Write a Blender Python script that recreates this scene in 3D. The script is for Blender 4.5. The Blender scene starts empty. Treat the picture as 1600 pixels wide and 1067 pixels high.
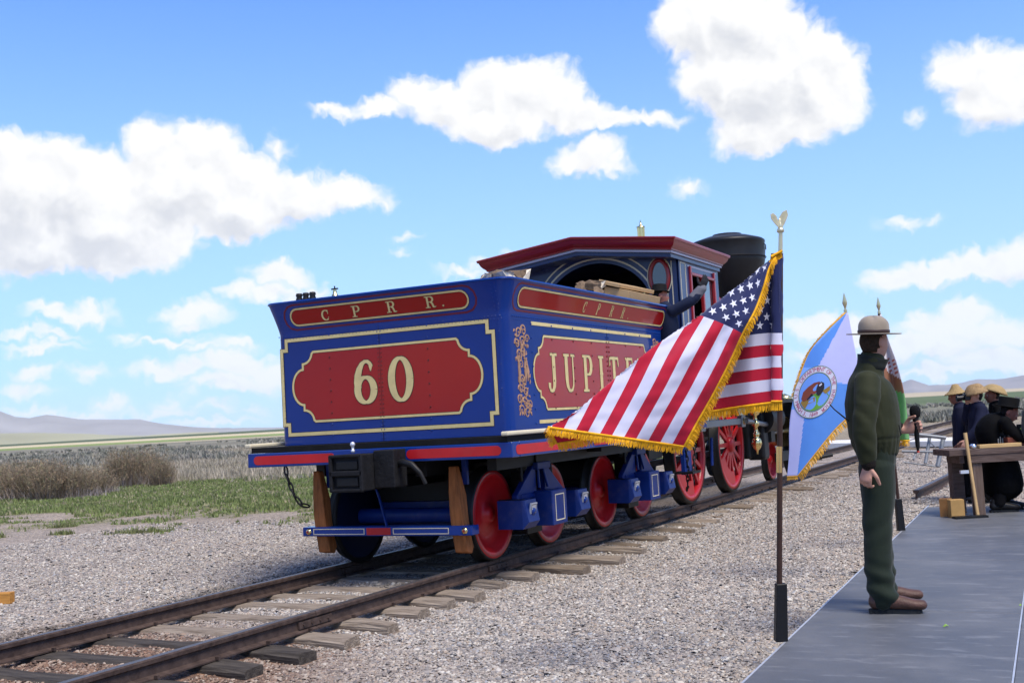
import bpy, bmesh, math, random
import numpy as np
from mathutils import Vector, Matrix, noise as mnoise
random.seed(7)
rng = np.random.default_rng(7)
SC = bpy.context.scene
COL = SC.collection
PI = math.pi
R = math.radians

# ---------------------------------------------------------------- camera, world, sun, exposure
CAM = Vector((6.0767, -9.3966, 1.3375))
FW = Vector((-0.44744807, 0.89183859, 0.06643902))
RT = Vector((0.89076633, 0.45105044, -0.05557736))
UP = Vector((0.07953339, -0.03431366, 0.99624144))
cd = bpy.data.cameras.new('camera')
cam = bpy.data.objects.new('camera', cd)
COL.objects.link(cam)
m = Matrix.Identity(4)
for i, v in enumerate((RT, UP, -FW)):
    for j in range(3):
        m[j][i] = v[j]
for j in range(3):
    m[j][3] = CAM[j]
cam.matrix_world = m
cd.sensor_width = 36
cd.lens = 1808.67 / 1600 * 36
cd.clip_end = 60000
cd.clip_start = 0.05
cd.dof.use_dof = True
cd.dof.focus_distance = 8.2
cd.dof.aperture_fstop = 6.3
SC.camera = cam

SUN_EL, SUN_AZ = R(60), R(118)      # azimuth clockwise from +Y (the way the train points)
EXPOSURE = 1.02
world = bpy.data.worlds.new("World")
SC.world = world
world.use_nodes = True
WT = world.node_tree
for n in list(WT.nodes):
    WT.nodes.remove(n)

def gn(t, typ, **k):
    n = t.nodes.new(typ)
    for a, b in k.items():
        setattr(n, a, b)
    return n

def mth(t, op, a, b=None, c=None, clamp=False):
    n = t.nodes.new('ShaderNodeMath')
    n.operation = op
    n.use_clamp = clamp
    for i, v in enumerate((a, b, c)):
        if v is None:
            continue
        if isinstance(v, (int, float)):
            n.inputs[i].default_value = v
        else:
            t.links.new(v, n.inputs[i])
    return n.outputs[0]

def vmth(t, op, a, b=None):
    n = t.nodes.new('ShaderNodeVectorMath')
    n.operation = op
    for i, v in enumerate((a, b)):
        if v is None:
            continue
        if isinstance(v, (tuple, list)):
            n.inputs[i].default_value = v
        else:
            t.links.new(v, n.inputs[i])
    return n.outputs['Value'] if op in ('LENGTH', 'DISTANCE', 'DOT_PRODUCT') else n.outputs[0]

def ramp(t, fac, stops, interp='LINEAR'):
    n = t.nodes.new('ShaderNodeValToRGB')
    n.color_ramp.interpolation = interp
    e = n.color_ramp.elements
    while len(e) > 1:
        e.remove(e[-1])
    e[0].position = stops[0][0]
    e[0].color = (*stops[0][1], 1) if len(stops[0][1]) == 3 else stops[0][1]
    for p, c in stops[1:]:
        x = e.new(p)
        x.color = (*c, 1) if len(c) == 3 else c
    if fac is not None:
        t.links.new(fac, n.inputs[0])
    return n.outputs[0]

# clouds: (azimuth from +Y in degrees clockwise, elevation, half width, half height) of each puff, degrees
CLOUDS = [(-49.58, 11.24, 3.59, 3.25, 1.0), (-47.37, 11.57, 3.59, 2.57, 1.0), (-48.81, 9.37, 3.92, 1.71, 1.0), (-45.71, 10.12, 4.24, 2.57, 1.0), (-43.13, 13.54, 1.96, 1.71, 1.0), (-41.18, 13.71, 2.12, 1.54, 1.0), (-42.15, 11.76, 3.92, 2.23, 1.0), (-39.13, 12.05, 2.29, 1.54, 1.0), (-39.78, 10.99, 3.92, 1.71, 1.0), (-37.52, 13.55, 0.72, 0.62, 1.0), (-36.7, 11.25, 2.94, 1.3, 1.0), (-34.35, 11.34, 2.12, 0.86, 1.0), (-32.63, 10.88, 0.72, 0.34, 1.0), (-52.0, 10.61, 3.92, 3.42, 1.0), (-34.94, 15.41, 1.47, 0.41, 1.0), (-32.72, 15.43, 1.96, 0.62, 1.0), (-30.76, 16.13, 1.63, 0.96, 1.0), (-29.19, 15.61, 2.29, 1.2, 1.0), (-27.22, 16.13, 2.12, 1.54, 1.0), (-24.95, 16.31, 1.96, 1.44, 1.0), (-23.71, 15.63, 1.63, 1.54, 1.0), (-26.66, 14.73, 3.27, 1.3, 1.0), (-22.81, 14.65, 2.29, 0.86, 1.0), (-20.91, 14.27, 1.96, 0.62, 1.0), (-19.0, 14.2, 1.47, 0.48, 1.0), (-17.74, 14.18, 0.49, 0.24, 1.0), (-22.29, 12.62, 1.96, 1.03, 1.0), (-23.27, 12.37, 1.31, 0.68, 1.0), (-21.06, 12.0, 1.14, 0.51, 1.0), (-17.36, 10.59, 0.98, 0.48, 1.0), (-17.97, 10.83, 0.46, 0.27, 1.0), (-16.51, 18.3, 2.45, 2.05, 1.0), (-14.62, 18.38, 2.94, 2.4, 1.0), (-13.15, 17.33, 2.29, 2.05, 1.0), (-15.41, 16.12, 2.45, 2.05, 1.0), (-13.61, 15.32, 3.27, 2.74, 1.0), (-11.47, 15.37, 2.61, 2.4, 1.0), (-9.99, 15.18, 1.63, 1.71, 1.0), (-14.07, 13.28, 2.61, 1.37, 1.0), (-12.23, 13.38, 2.29, 1.37, 1.0), (-10.68, 13.94, 1.63, 1.2, 1.0), (-4.82, 14.73, 1.31, 1.2, 1.0), (-3.45, 14.51, 1.96, 1.64, 1.0), (-3.02, 13.02, 2.12, 1.54, 1.0), (-1.62, 13.65, 1.63, 1.71, 1.0), (-6.66, 12.89, 0.46, 0.34, 1.0), (-7.62, 7.92, 0.91, 0.34, 1.0), (-6.34, 7.87, 0.46, 0.24, 1.0), (-2.73, 6.5, 0.91, 0.41, 1.0), (-8.09, 5.41, 1.8, 0.55, 1.0), (-6.09, 5.59, 2.61, 0.75, 1.0), (-3.6, 5.72, 2.94, 0.89, 1.0), (-2.26, 5.73, 1.63, 1.03, 1.0), (-11.73, 3.58, 1.96, 0.86, 1.0), (-10.29, 3.17, 1.96, 0.86, 1.0), (-5.13, 3.66, 1.63, 0.62, 1.0), (-6.29, 3.01, 2.29, 0.75, 1.0), (-3.84, 2.67, 1.96, 0.86, 1.0), (-7.19, 2.18, 2.94, 0.68, 1.0), (-4.2, 1.52, 2.61, 0.62, 1.0), (-11.84, 2.05, 1.63, 0.48, 1.0), (-6.43, 1.09, 2.94, 0.31, 1.0), (-37.79, 7.41, 1.63, 0.75, 1.0), (-39.65, 6.7, 1.14, 0.48, 1.0), (-36.27, 6.74, 0.82, 0.48, 1.0), (-38.44, 6.51, 1.63, 0.48, 1.0), (-46.69, 6.06, 1.24, 0.55, 1.0), (-48.36, 6.06, 1.31, 0.34, 1.0), (-47.81, 5.84, 1.96, 0.31, 1.0), (-41.78, 5.84, 1.47, 0.75, 1.0), (-42.1, 5.24, 1.14, 0.34, 1.0), (-42.96, 5.81, 0.82, 0.27, 1.0), (-31.45, 9.15, 0.65, 0.24, 1.0), (-31.81, 8.29, 0.39, 0.34, 1.0), (-28.99, 7.47, 1.47, 0.34, 1.0), (-27.69, 7.94, 1.14, 0.34, 1.0), (-49.74, 5.09, 1.47, 0.24, 1.0), (-48.39, 4.91, 1.31, 0.24, 1.0), (-45.16, 4.88, 0.78, 0.27, 1.0), (-40.04, 4.4, 1.31, 0.41, 1.0), (-43.3, 4.52, 1.96, 0.24, 1.0), (-48.95, 4.4, 1.96, 0.24, 1.0), (-41.54, 4.15, 1.63, 0.24, 1.0), (-49.12, 3.14, 1.24, 0.48, 1.0), (-46.78, 3.05, 0.91, 0.48, 1.0), (-43.63, 3.17, 1.8, 0.41, 1.0), (-42.46, 3.27, 1.47, 0.62, 1.0), (-40.08, 3.32, 1.96, 0.86, 1.0), (-38.59, 2.79, 1.31, 0.75, 1.0), (-40.42, 2.41, 2.61, 0.41, 1.0), (-49.94, 2.47, 0.98, 0.34, 1.0), (-49.0, 2.26, 0.98, 0.24, 1.0), (-45.97, 1.67, 1.24, 0.34, 1.0), (-49.56, 1.5, 1.31, 0.27, 1.0), (-43.25, 1.57, 0.82, 0.38, 1.0), (-43.7, 1.2, 1.96, 0.27, 1.0), (-41.2, 1.41, 0.91, 0.31, 1.0), (-39.41, 1.19, 0.78, 0.27, 1.0), (-42.21, 2.04, 0.49, 0.24, 1.0), (-47.39, 1.24, 2.61, 0.27, 1.0), (-41.38, 0.62, 2.61, 0.24, 1.0), (-31.64, 5.45, 0.33, 0.24, 1.0)]

def build_world():
    t = WT
    sky = gn(t, 'ShaderNodeTexSky', sky_type='NISHITA', sun_disc=False)
    sky.sun_elevation = SUN_EL
    sky.sun_rotation = SUN_AZ
    sky.altitude = 1500
    sky.air_density = 1.0
    sky.dust_density = 0.0
    sky.ozone_density = 3.5
    geo = gn(t, 'ShaderNodeTexCoord')
    sep = gn(t, 'ShaderNodeSeparateXYZ')
    t.links.new(geo.outputs['Generated'], sep.inputs[0])
    # equirectangular degrees
    az = mth(t, 'MULTIPLY', mth(t, 'ARCTAN2', sep.outputs[0], sep.outputs[1]), 180 / PI)
    el = mth(t, 'MULTIPLY', mth(t, 'ARCSINE', sep.outputs[2]), 180 / PI)
    # the same weather goes on all round: the cloud field repeats every 72 degrees
    az2 = mth(t, 'SUBTRACT', mth(t, 'MODULO', mth(t, 'ADD', az, 720 + 26.6 + 36), 72), 26.6 + 36)
    cmb = gn(t, 'ShaderNodeCombineXYZ')
    t.links.new(az2, cmb.inputs[0])
    t.links.new(el, cmb.inputs[1])
    # cloud field group
    g = bpy.data.node_groups.new('cloud_field', 'ShaderNodeTree')
    g.interface.new_socket('P', in_out='INPUT', socket_type='NodeSocketVector')
    g.interface.new_socket('Field', in_out='OUTPUT', socket_type='NodeSocketFloat')
    gi = g.nodes.new('NodeGroupInput')
    go = g.nodes.new('NodeGroupOutput')
    p = gi.outputs[0]
    def warp(p, scale, amp, det, seed):
        n = gn(g, 'ShaderNodeTexNoise', noise_dimensions='3D')
        n.inputs['Scale'].default_value = scale
        n.inputs['Detail'].default_value = det
        n.inputs['Roughness'].default_value = 0.62
        off = vmth(g, 'ADD', p, (seed, seed * 1.7, seed * 3.1))
        g.links.new(off, n.inputs['Vector'])
        d = vmth(g, 'SUBTRACT', n.outputs['Color'], (0.5, 0.5, 0.5))
        d = vmth(g, 'MULTIPLY', d, (amp, amp, 0))
        return vmth(g, 'ADD', p, d)
    pw = warp(p, 0.42, 2.3, 3, 3.3)
    pw = warp(pw, 1.5, 1.1, 9, 9.1)
    cur = None
    for (a, e, rx, ry, s) in CLOUDS:
        d = vmth(g, 'SUBTRACT', pw, (a, e, 0))
        d = vmth(g, 'MULTIPLY', d, (1 / rx, 1 / ry, 0))
        l = mth(g, 'MULTIPLY_ADD', vmth(g, 'LENGTH', d), -1.0 , s)
        l = mth(g, 'MULTIPLY', l, math.sqrt(rx * ry))
        cur = l if cur is None else mth(g, 'SMOOTH_MAX', cur, l, 0.25)
    # high clouds above the picture, same kind
    n = gn(g, 'ShaderNodeTexNoise')
    n.inputs['Scale'].default_value = 0.07
    n.inputs['Detail'].default_value = 7
    g.links.new(pw, n.inputs['Vector'])
    sp = gn(g, 'ShaderNodeSeparateXYZ')
    g.links.new(p, sp.inputs[0])
    hi = mth(g, 'MULTIPLY', mth(g, 'SUBTRACT', n.outputs[0], 0.54), 14)
    mr = gn(g, 'ShaderNodeMapRange')
    mr.inputs[1].default_value = 24; mr.inputs[2].default_value = 32
    mr.inputs[3].default_value = -5; mr.inputs[4].default_value = 0
    g.links.new(sp.outputs[1], mr.inputs[0])
    hi = mth(g, 'ADD', hi, mr.outputs[0])
    cur = mth(g, 'MAXIMUM', cur, hi)
    g.links.new(cur, go.inputs[0])
    def field(pp):
        n = gn(t, 'ShaderNodeGroup')
        n.node_tree = g
        t.links.new(pp, n.inputs[0])
        return n.outputs[0]
    f0 = field(cmb.outputs[0])
    up = vmth(t, 'ADD', cmb.outputs[0], (0.35, 0.9, 0))
    f1 = field(up)
    al = gn(t, 'ShaderNodeMapRange', interpolation_type='SMOOTHSTEP')
    al.inputs[1].default_value = -0.22; al.inputs[2].default_value = 0.60
    t.links.new(f0, al.inputs[0])
    # shade: base of a cloud is greyer than its top
    sh = gn(t, 'ShaderNodeMapRange', interpolation_type='SMOOTHSTEP')
    sh.inputs[1].default_value = 0.1; sh.inputs[2].default_value = 2.2
    t.links.new(mth(t, 'MULTIPLY_ADD', mth(t, 'SUBTRACT', f1, f0), 1.1, mth(t, 'MULTIPLY', f0, 0.5)), sh.inputs[0])
    def puff(off, sc_):
        nz = gn(t, 'ShaderNodeTexNoise')
        nz.inputs['Scale'].default_value = sc_; nz.inputs['Detail'].default_value = 7; nz.inputs['Roughness'].default_value = .55
        nz.inputs['Distortion'].default_value = .6
        t.links.new(vmth(t, 'ADD', cmb.outputs[0], off), nz.inputs['Vector'])
        return nz.outputs[0]
    n_a = puff((0, 0, 0), .55); n_b = puff((.45, .75, 0), .55)
    relief = mth(t, 'MULTIPLY', mth(t, 'SUBTRACT', n_b, n_a), 1.5)
    body = gn(t, 'ShaderNodeMapRange'); body.inputs[1].default_value = .1; body.inputs[2].default_value = 1.2
    t.links.new(f0, body.inputs[0])
    shn = mth(t, 'ADD', mth(t, 'MULTIPLY', sh.outputs[0], mth(t, 'MULTIPLY_ADD', n_a, 1.2, 0.35)), mth(t, 'MULTIPLY', relief, body.outputs[0]), clamp=True)
    lit = CLOUD_LIT
    cc = ramp(t, shn, [(0, (lit, lit, lit)), (1, (lit * .73, lit * .75, lit * .80))])
    # low clouds fade into the pale horizon air
    hz = gn(t, 'ShaderNodeMapRange', interpolation_type='SMOOTHSTEP')
    hz.inputs[1].default_value = 0.0; hz.inputs[2].default_value = 13.0
    hz.inputs[3].default_value = 0.85; hz.inputs[4].default_value = 1.0
    t.links.new(el, hz.inputs[0])
    a = mth(t, 'MULTIPLY', al.outputs[0], hz.outputs[0], clamp=True)
    mx = gn(t, 'ShaderNodeMix', data_type='RGBA')
    t.links.new(a, mx.inputs[0])
    hm = gn(t, 'ShaderNodeMapRange', interpolation_type='SMOOTHSTEP')
    hm.inputs[1].default_value = -3.0; hm.inputs[2].default_value = 25.0
    hm.inputs[3].default_value = 0.85; hm.inputs[4].default_value = 0.0
    t.links.new(el, hm.inputs[0])
    pale = gn(t, 'ShaderNodeMix', data_type='RGBA')
    t.links.new(hm.outputs[0], pale.inputs[0])
    sk = gn(t, 'ShaderNodeMix', data_type='RGBA', blend_type='MULTIPLY')
    sk.inputs[0].default_value = 1
    sk.inputs[7].default_value = (.62, .84, 1.22, 1)
    t.links.new(sky.outputs[0], sk.inputs[6])
    t.links.new(sk.outputs[2], pale.inputs[6])
    pale.inputs[7].default_value = (2.1, 2.98, 3.9, 1)
    t.links.new(pale.outputs[2], mx.inputs[6])
    t.links.new(cc, mx.inputs[7])
    bg = gn(t, 'ShaderNodeBackground')
    bg.inputs[1].default_value = SKY_STRENGTH
    t.links.new(mx.outputs[2], bg.inputs[0])
    out = gn(t, 'ShaderNodeOutputWorld')
    t.links.new(bg.outputs[0], out.inputs[0])
SKY_STRENGTH = 0.12
CLOUD_LIT = 4.3
build_world()
world.cycles.sampling_method = 'MANUAL'
world.cycles.sample_map_resolution = 1024

sd = bpy.data.lights.new('sun', 'SUN')
sun = bpy.data.objects.new('sun', sd)
COL.objects.link(sun)
sd.energy = 2.5
sd.angle = R(28)            # a thin cloud edge over the site softens the sun
sd.color = (1.0, 0.92, 0.80)
sdir = Vector((math.sin(SUN_AZ) * math.cos(SUN_EL), math.cos(SUN_AZ) * math.cos(SUN_EL), math.sin(SUN_EL)))
sun.rotation_euler = sdir.to_track_quat('Z', 'Y').to_euler()
sun.location = (0, 0, 30)
SC.view_settings.view_transform = 'Standard'
SC.view_settings.look = 'None'
SC.view_settings.gamma = 1
SC.view_settings.use_curve_mapping = False
SC.view_settings.exposure = EXPOSURE
SC.cycles.use_denoising = True
SC.cycles.max_bounces = 6
SC.cycles.diffuse_bounces = 3
SC.cycles.glossy_bounces = 3
SC.cycles.transmission_bounces = 4
SC.cycles.sample_clamp_indirect = 6

# ---------------------------------------------------------------- materials
MATS = {}
def mat(name, col, rough=0.6, metal=0.0, coat=0.0, var=0.0, vscale=8.0, bump=0.0, bscale=60.0, col2=None, spec=None,
        stretch=None, attr=None, coatrough=0.08, sheen=0.0, dirt=0.0, trans=0.0, coatior=1.5):
    if name in MATS:
        return MATS[name]
    mt = bpy.data.materials.new(name)
    mt.use_nodes = True
    t = mt.node_tree
    b = t.nodes['Principled BSDF']
    b.inputs['Base Color'].default_value = (*col, 1)
    b.inputs['Roughness'].default_value = rough
    b.inputs['Metallic'].default_value = metal
    b.inputs['Specular IOR Level'].default_value = spec if spec is not None else (.5 if metal > .3 else (.13 if rough >= .6 else .28))
    if coat:
        b.inputs['Coat Weight'].default_value = coat
        b.inputs['Coat Roughness'].default_value = coatrough
        b.inputs['Coat IOR'].default_value = coatior
    if sheen:
        b.inputs['Sheen Weight'].default_value = sheen
    tc = t.nodes.new('ShaderNodeTexCoord')
    vec = tc.outputs['Object']
    if stretch:
        mp = t.nodes.new('ShaderNodeMapping')
        mp.inputs['Scale'].default_value = stretch
        t.links.new(vec, mp.inputs[0])
        vec = mp.outputs[0]
    base = None
    if attr:
        at = t.nodes.new('ShaderNodeAttribute')
        at.attribute_name = attr
        base = at.outputs['Color']
    if var or col2:
        n = t.nodes.new('ShaderNodeTexNoise')
        n.inputs['Scale'].default_value = vscale
        n.inputs['Detail'].default_value = 6
        n.inputs['Roughness'].default_value = 0.6
        t.links.new(vec, n.inputs['Vector'])
        if col2:
            c = ramp(t, n.outputs[0], [(0.32, col), (0.68, col2)])
        else:
            lo = tuple(x * (1 - var) for x in col); hi = tuple(min(1, x * (1 + var)) for x in col)
            c = ramp(t, n.outputs[0], [(0.3, lo), (0.7, hi)])
        if attr:
            mx = gn(t, 'ShaderNodeMix', data_type='RGBA', blend_type='MULTIPLY')
            mx.inputs[0].default_value = 1
            t.links.new(base, mx.inputs[6]); 
            c2 = ramp(t, n.outputs[0], [(0.3, (1 - var,) * 3), (0.7, (1 + var,) * 3)])
            t.links.new(c2, mx.inputs[7])
            c = mx.outputs[2]
        base = c
        r = gn(t, 'ShaderNodeMapRange')
        r.inputs[3].default_value = max(0.02, rough - 0.08); r.inputs[4].default_value = min(1, rough + 0.08)
        t.links.new(n.outputs[0], r.inputs[0])
        t.links.new(r.outputs[0], b.inputs['Roughness'])
    if dirt:
        n2 = t.nodes.new('ShaderNodeTexNoise')
        n2.inputs['Scale'].default_value = 3.1
        n2.inputs['Detail'].default_value = 8
        n2.inputs['Roughness'].default_value = 0.7
        t.links.new(tc.outputs['Object'], n2.inputs['Vector'])
        f = gn(t, 'ShaderNodeMapRange', interpolation_type='SMOOTHSTEP')
        f.inputs[1].default_value = 0.50; f.inputs[2].default_value = 0.78; f.inputs[4].default_value = dirt
        t.links.new(n2.outputs[0], f.inputs[0])
        mx = gn(t, 'ShaderNodeMix', data_type='RGBA')
        t.links.new(f.outputs[0], mx.inputs[0])
        if base is not None:
            t.links.new(base, mx.inputs[6])
        else:
            mx.inputs[6].default_value = (*col, 1)
        mx.inputs[7].default_value = (0.16, 0.13, 0.10, 1)
        base = mx.outputs[2]
    if base is not None:
        t.links.new(base, b.inputs['Base Color'])
    if bump:
        n = t.nodes.new('ShaderNodeTexNoise')
        n.inputs['Scale'].default_value = bscale
        n.inputs['Detail'].default_value = 5
        t.links.new(vec, n.inputs['Vector'])
        bp = t.nodes.new('ShaderNodeBump')
        bp.inputs['Strength'].default_value = bump
        bp.inputs['Distance'].default_value = 0.02
        t.links.new(n.outputs[0], bp.inputs['Height'])
        t.links.new(bp.outputs[0], b.inputs['Normal'])
    MATS[name] = mt
    return mt

# ---------------------------------------------------------------- object helpers
def tag(o, label=None, cat=None, group=None, kind=None):
    if label: o['label'] = label
    if cat: o['category'] = cat
    if group: o['group'] = group
    if kind: o['kind'] = kind
    return o

def empty(name, loc=(0, 0, 0), rz=0.0, label=None, cat=None, group=None, kind=None):
    o = bpy.data.objects.new(name, None)
    o.empty_display_size = 0.2
    o.location = loc
    o.rotation_euler = (0, 0, rz)
    COL.objects.link(o)
    return tag(o, label, cat, group, kind)

def link(name, me, parent=None, loc=None, rot=None):
    o = bpy.data.objects.new(name, me)
    COL.objects.link(o)
    if parent is not None:
        o.parent = parent
    if loc is not None: o.location = loc
    if rot is not None: o.rotation_euler = rot
    return o

def copy_tree(o, parent=None):
    c = o.copy()
    COL.objects.link(c)
    c.parent = parent
    if parent is not None:
        c.matrix_parent_inverse = o.matrix_parent_inverse.copy()
    for ch in list(o.children):
        copy_tree(ch, c)
    return c

class MB:
    """mesh builder"""
    def __init__(s):
        s.v = []; s.f = []; s.mi = []; s.sm = []; s.mats = []
    def _m(s, m):
        if m is None: return 0
        if m not in s.mats: s.mats.append(m)
        return s.mats.index(m)
    def add(s, vs, fs, m=None, smooth=False, xf=None):
        b = len(s.v)
        if xf is not None:
            vs = [xf @ Vector(q) for q in vs]
        s.v.extend([tuple(q) for q in vs])
        k = s._m(m)
        for f in fs:
            s.f.append(tuple(b + i for i in f)); s.mi.append(k); s.sm.append(smooth)
        return s
    def box(s, c, d, m=None, xf=None, top=None, rot=None):
        """centre c, size d; top=(sx,sy) scales the top face"""
        hx, hy, hz = d[0] / 2, d[1] / 2, d[2] / 2
        tx, ty = top or (1, 1)
        vs = [(-hx, -hy, -hz), (hx, -hy, -hz), (hx, hy, -hz), (-hx, hy, -hz),
              (-hx * tx, -hy * ty, hz), (hx * tx, -hy * ty, hz), (hx * tx, hy * ty, hz), (-hx * tx, hy * ty, hz)]
        M = Matrix.Translation(c)
        if rot is not None:
            M = M @ rot.to_4x4()
        if xf is not None: M = xf @ M
        return s.add(vs, [(0, 3, 2, 1), (4, 5, 6, 7), (0, 1, 5, 4), (1, 2, 6, 5), (2, 3, 7, 6), (3, 0, 4, 7)], m, xf=M)
    def cyl(s, p0, p1, r0, r1=None, m=None, seg=16, caps=True, smooth=True, xf=None):
        r1 = r0 if r1 is None else r1
        p0 = Vector(p0); p1 = Vector(p1)
        d = (p1 - p0).normalized()
        a = d.orthogonal().normalized(); b = d.cross(a)
        vs = []
        for p, r in ((p0, r0), (p1, r1)):
            for i in range(seg):
                t = 2 * PI * i / seg
                vs.append(p + (a * math.cos(t) + b * math.sin(t)) * r)
        fs = [(i, (i + 1) % seg, seg + (i + 1) % seg, seg + i) for i in range(seg)]
        s.add(vs, fs, m, smooth, xf)
        if caps:
            s.add(vs, [tuple(reversed(range(seg))), tuple(range(seg, 2 * seg))], m, False, xf)
        return s
    def tube(s, pts, r, m=None, seg=8, xf=None, caps=True, flat=1.0, closed=False):
        pts = [Vector(p) for p in pts]
        n = len(pts)
        rr = r if isinstance(r, (list, tuple)) else [r] * n
        vs = []
        a = None
        for i in range(n):
            if closed:
                d = (pts[(i + 1) % n] - pts[i - 1]).normalized()
            else:
                d = (pts[min(i + 1, n - 1)] - pts[max(i - 1, 0)]).normalized()
            if a is None:
                a = d.orthogonal().normalized()
            a = (a - d * a.dot(d))
            if a.length < 1e-6: a = d.orthogonal()
            a.normalize()
            b = d.cross(a)
            for k in range(seg):
                t = 2 * PI * k / seg
                vs.append(pts[i] + (a * math.cos(t) + b * math.sin(t) * flat) * rr[i])
        fs = []
        for i in range(n if closed else n - 1):
            j = (i + 1) % n
            for k in range(seg):
                fs.append((i * seg + k, i * seg + (k + 1) % seg, j * seg + (k + 1) % seg, j * seg + k))
        s.add(vs, fs, m, True, xf)
        if caps and not closed:
            s.add(vs, [tuple(reversed(range(seg))), tuple(range((n - 1) * seg, n * seg))], m, False, xf)
        return s
    def lathe(s, prof, m=None, seg=32, xf=None, smooth=True):
        """profile of (r, z) revolved about z"""
        vs = []
        for r, z in prof:
            for i in range(seg):
                t = 2 * PI * i / seg
                vs.append((r * math.cos(t), r * math.sin(t), z))
        fs = []
        for j in range(len(prof) - 1):
            for i in range(seg):
                fs.append((j * seg + i, j * seg + (i + 1) % seg, (j + 1) * seg + (i + 1) % seg, (j + 1) * seg + i))
        return s.add(vs, fs, m, smooth, xf)
    def prism(s, poly, place, h0, h1, m=None):
        """polygon in (a,b), extruded between heights h0 and h1 through place(a,b,h)"""
        n = len(poly)
        vs = [place(a, b, h0) for a, b in poly] + [place(a, b, h1) for a, b in poly]
        fs = [tuple(range(n, 2 * n)), tuple(reversed(range(n)))]
        fs += [(i, (i + 1) % n, n + (i + 1) % n, n + i) for i in range(n)]
        return s.add(vs, fs, m)
    def strip(s, pts, w, place, h, m=None, closed=False, h0=0.0):
        """raised ribbon of width w (or list) along a 2d path"""
        n = len(pts)
        W = w if isinstance(w, (list, tuple)) else [w] * n
        P = [Vector((p[0], p[1])) for p in pts]
        L = []; Rr = []
        for i in range(n):
            if closed:
                p, q = P[i - 1], P[(i + 1) % n]
            else:
                p, q = P[max(i - 1, 0)], P[min(i + 1, n - 1)]
            d1 = (P[i] - p); d2 = (q - P[i])
            if d1.length < 1e-9: d1 = d2
            if d2.length < 1e-9: d2 = d1
            d1.normalize(); d2.normalize()
            d = (d1 + d2)
            if d.length < 1e-6: d = d1
            d.normalize()
            nn = Vector((-d.y, d.x))
            c = max(0.45, abs(nn.dot(Vector((-d1.y, d1.x)))))
            L.append(P[i] + nn * W[i] / 2 / c); Rr.append(P[i] - nn * W[i] / 2 / c)
        vs = []
        for i in range(n):
            vs += [place(L[i].x, L[i].y, h0), place(L[i].x, L[i].y, h), place(Rr[i].x, Rr[i].y, h), place(Rr[i].x, Rr[i].y, h0)]
        fs = []
        for i in range(n if closed else n - 1):
            a = i * 4; b = ((i + 1) % n) * 4
            for k in range(3):
                fs.append((a + k, b + k, b + k + 1, a + k + 1))
        if not closed:
            fs += [(0, 1, 2, 3), ((n - 1) * 4 + 3, (n - 1) * 4 + 2, (n - 1) * 4 + 1, (n - 1) * 4)]
        return s.add(vs, fs, m)
    def mesh(s, name):
        me = bpy.data.meshes.new(name)
        me.from_pydata(s.v, [], s.f)
        for mm in s.mats: me.materials.append(mm)
        if s.mats and s.f:
            me.polygons.foreach_set('material_index', s.mi)
        if s.f:
            me.polygons.foreach_set('use_smooth', s.sm)
        bm = bmesh.new(); bm.from_mesh(me)
        bmesh.ops.recalc_face_normals(bm, faces=bm.faces)
        bm.to_mesh(me); bm.free()
        me.update()
        return me
    def build(s, name, parent=None, bevel=0, loc=None, rot=None, seg=1):
        o = link(name, s.mesh(name), parent, loc, rot)
        if bevel:
            b = o.modifiers.new('bevel', 'BEVEL')
            b.width = bevel; b.segments = seg; b.limit_method = 'ANGLE'; b.angle_limit = R(40)
        return o

def fast_mesh(name, V, F, material, cols=None, smooth=False):
    """V (n,3), F (m,k) numpy; cols per-vertex (n,3)"""
    me = bpy.data.meshes.new(name)
    n, mm, k = len(V), len(F), F.shape[1]
    me.vertices.add(n); me.loops.add(mm * k); me.polygons.add(mm)
    me.vertices.foreach_set('co', np.ascontiguousarray(V, dtype=np.float32).ravel())
    me.loops.foreach_set('vertex_index', np.ascontiguousarray(F, dtype=np.int32).ravel())
    me.polygons.foreach_set('loop_start', np.arange(0, mm * k, k, dtype=np.int32))
    if smooth: me.polygons.foreach_set('use_smooth', np.ones(mm, dtype=bool))
    me.update(calc_edges=True)
    if cols is not None:
        at = me.color_attributes.new('tint', 'FLOAT_COLOR', 'POINT')
        c = np.ones((n, 4), dtype=np.float32); c[:, :3] = cols
        at.data.foreach_set('color', c.ravel())
    me.materials.append(material)
    return me

def scatter_mesh(V0, F0, pos, scale, rotz, tilt=None):
    """many copies of a small mesh as one numpy mesh"""
    n = len(pos); k = len(V0)
    c, s_ = np.cos(rotz)[:, None], np.sin(rotz)[:, None]
    P = V0[None, :, :] * scale[:, None, :]
    if tilt is not None:
        ct, st = np.cos(tilt)[:, None], np.sin(tilt)[:, None]
        y = P[:, :, 1] * ct - P[:, :, 2] * st
        z = P[:, :, 1] * st + P[:, :, 2] * ct
        P = np.stack([P[:, :, 0], y, z], -1)
    x = P[:, :, 0] * c - P[:, :, 1] * s_
    y = P[:, :, 0] * s_ + P[:, :, 1] * c
    Q = np.stack([x, y, P[:, :, 2]], -1) + pos[:, None, :]
    F = F0[None, :, :] + (np.arange(n) * k)[:, None, None]
    return Q.reshape(-1, 3), F.reshape(-1, F0.shape[1])

def fbm(x, y, s, o=0.0, oct=4):
    v = 0; a = 1; t = 0
    for i in range(oct):
        v += a * mnoise.noise(Vector((x * s + o, y * s - o, o * 1.3))); t += a
        a *= .5; s *= 2.1
    return v / t

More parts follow.
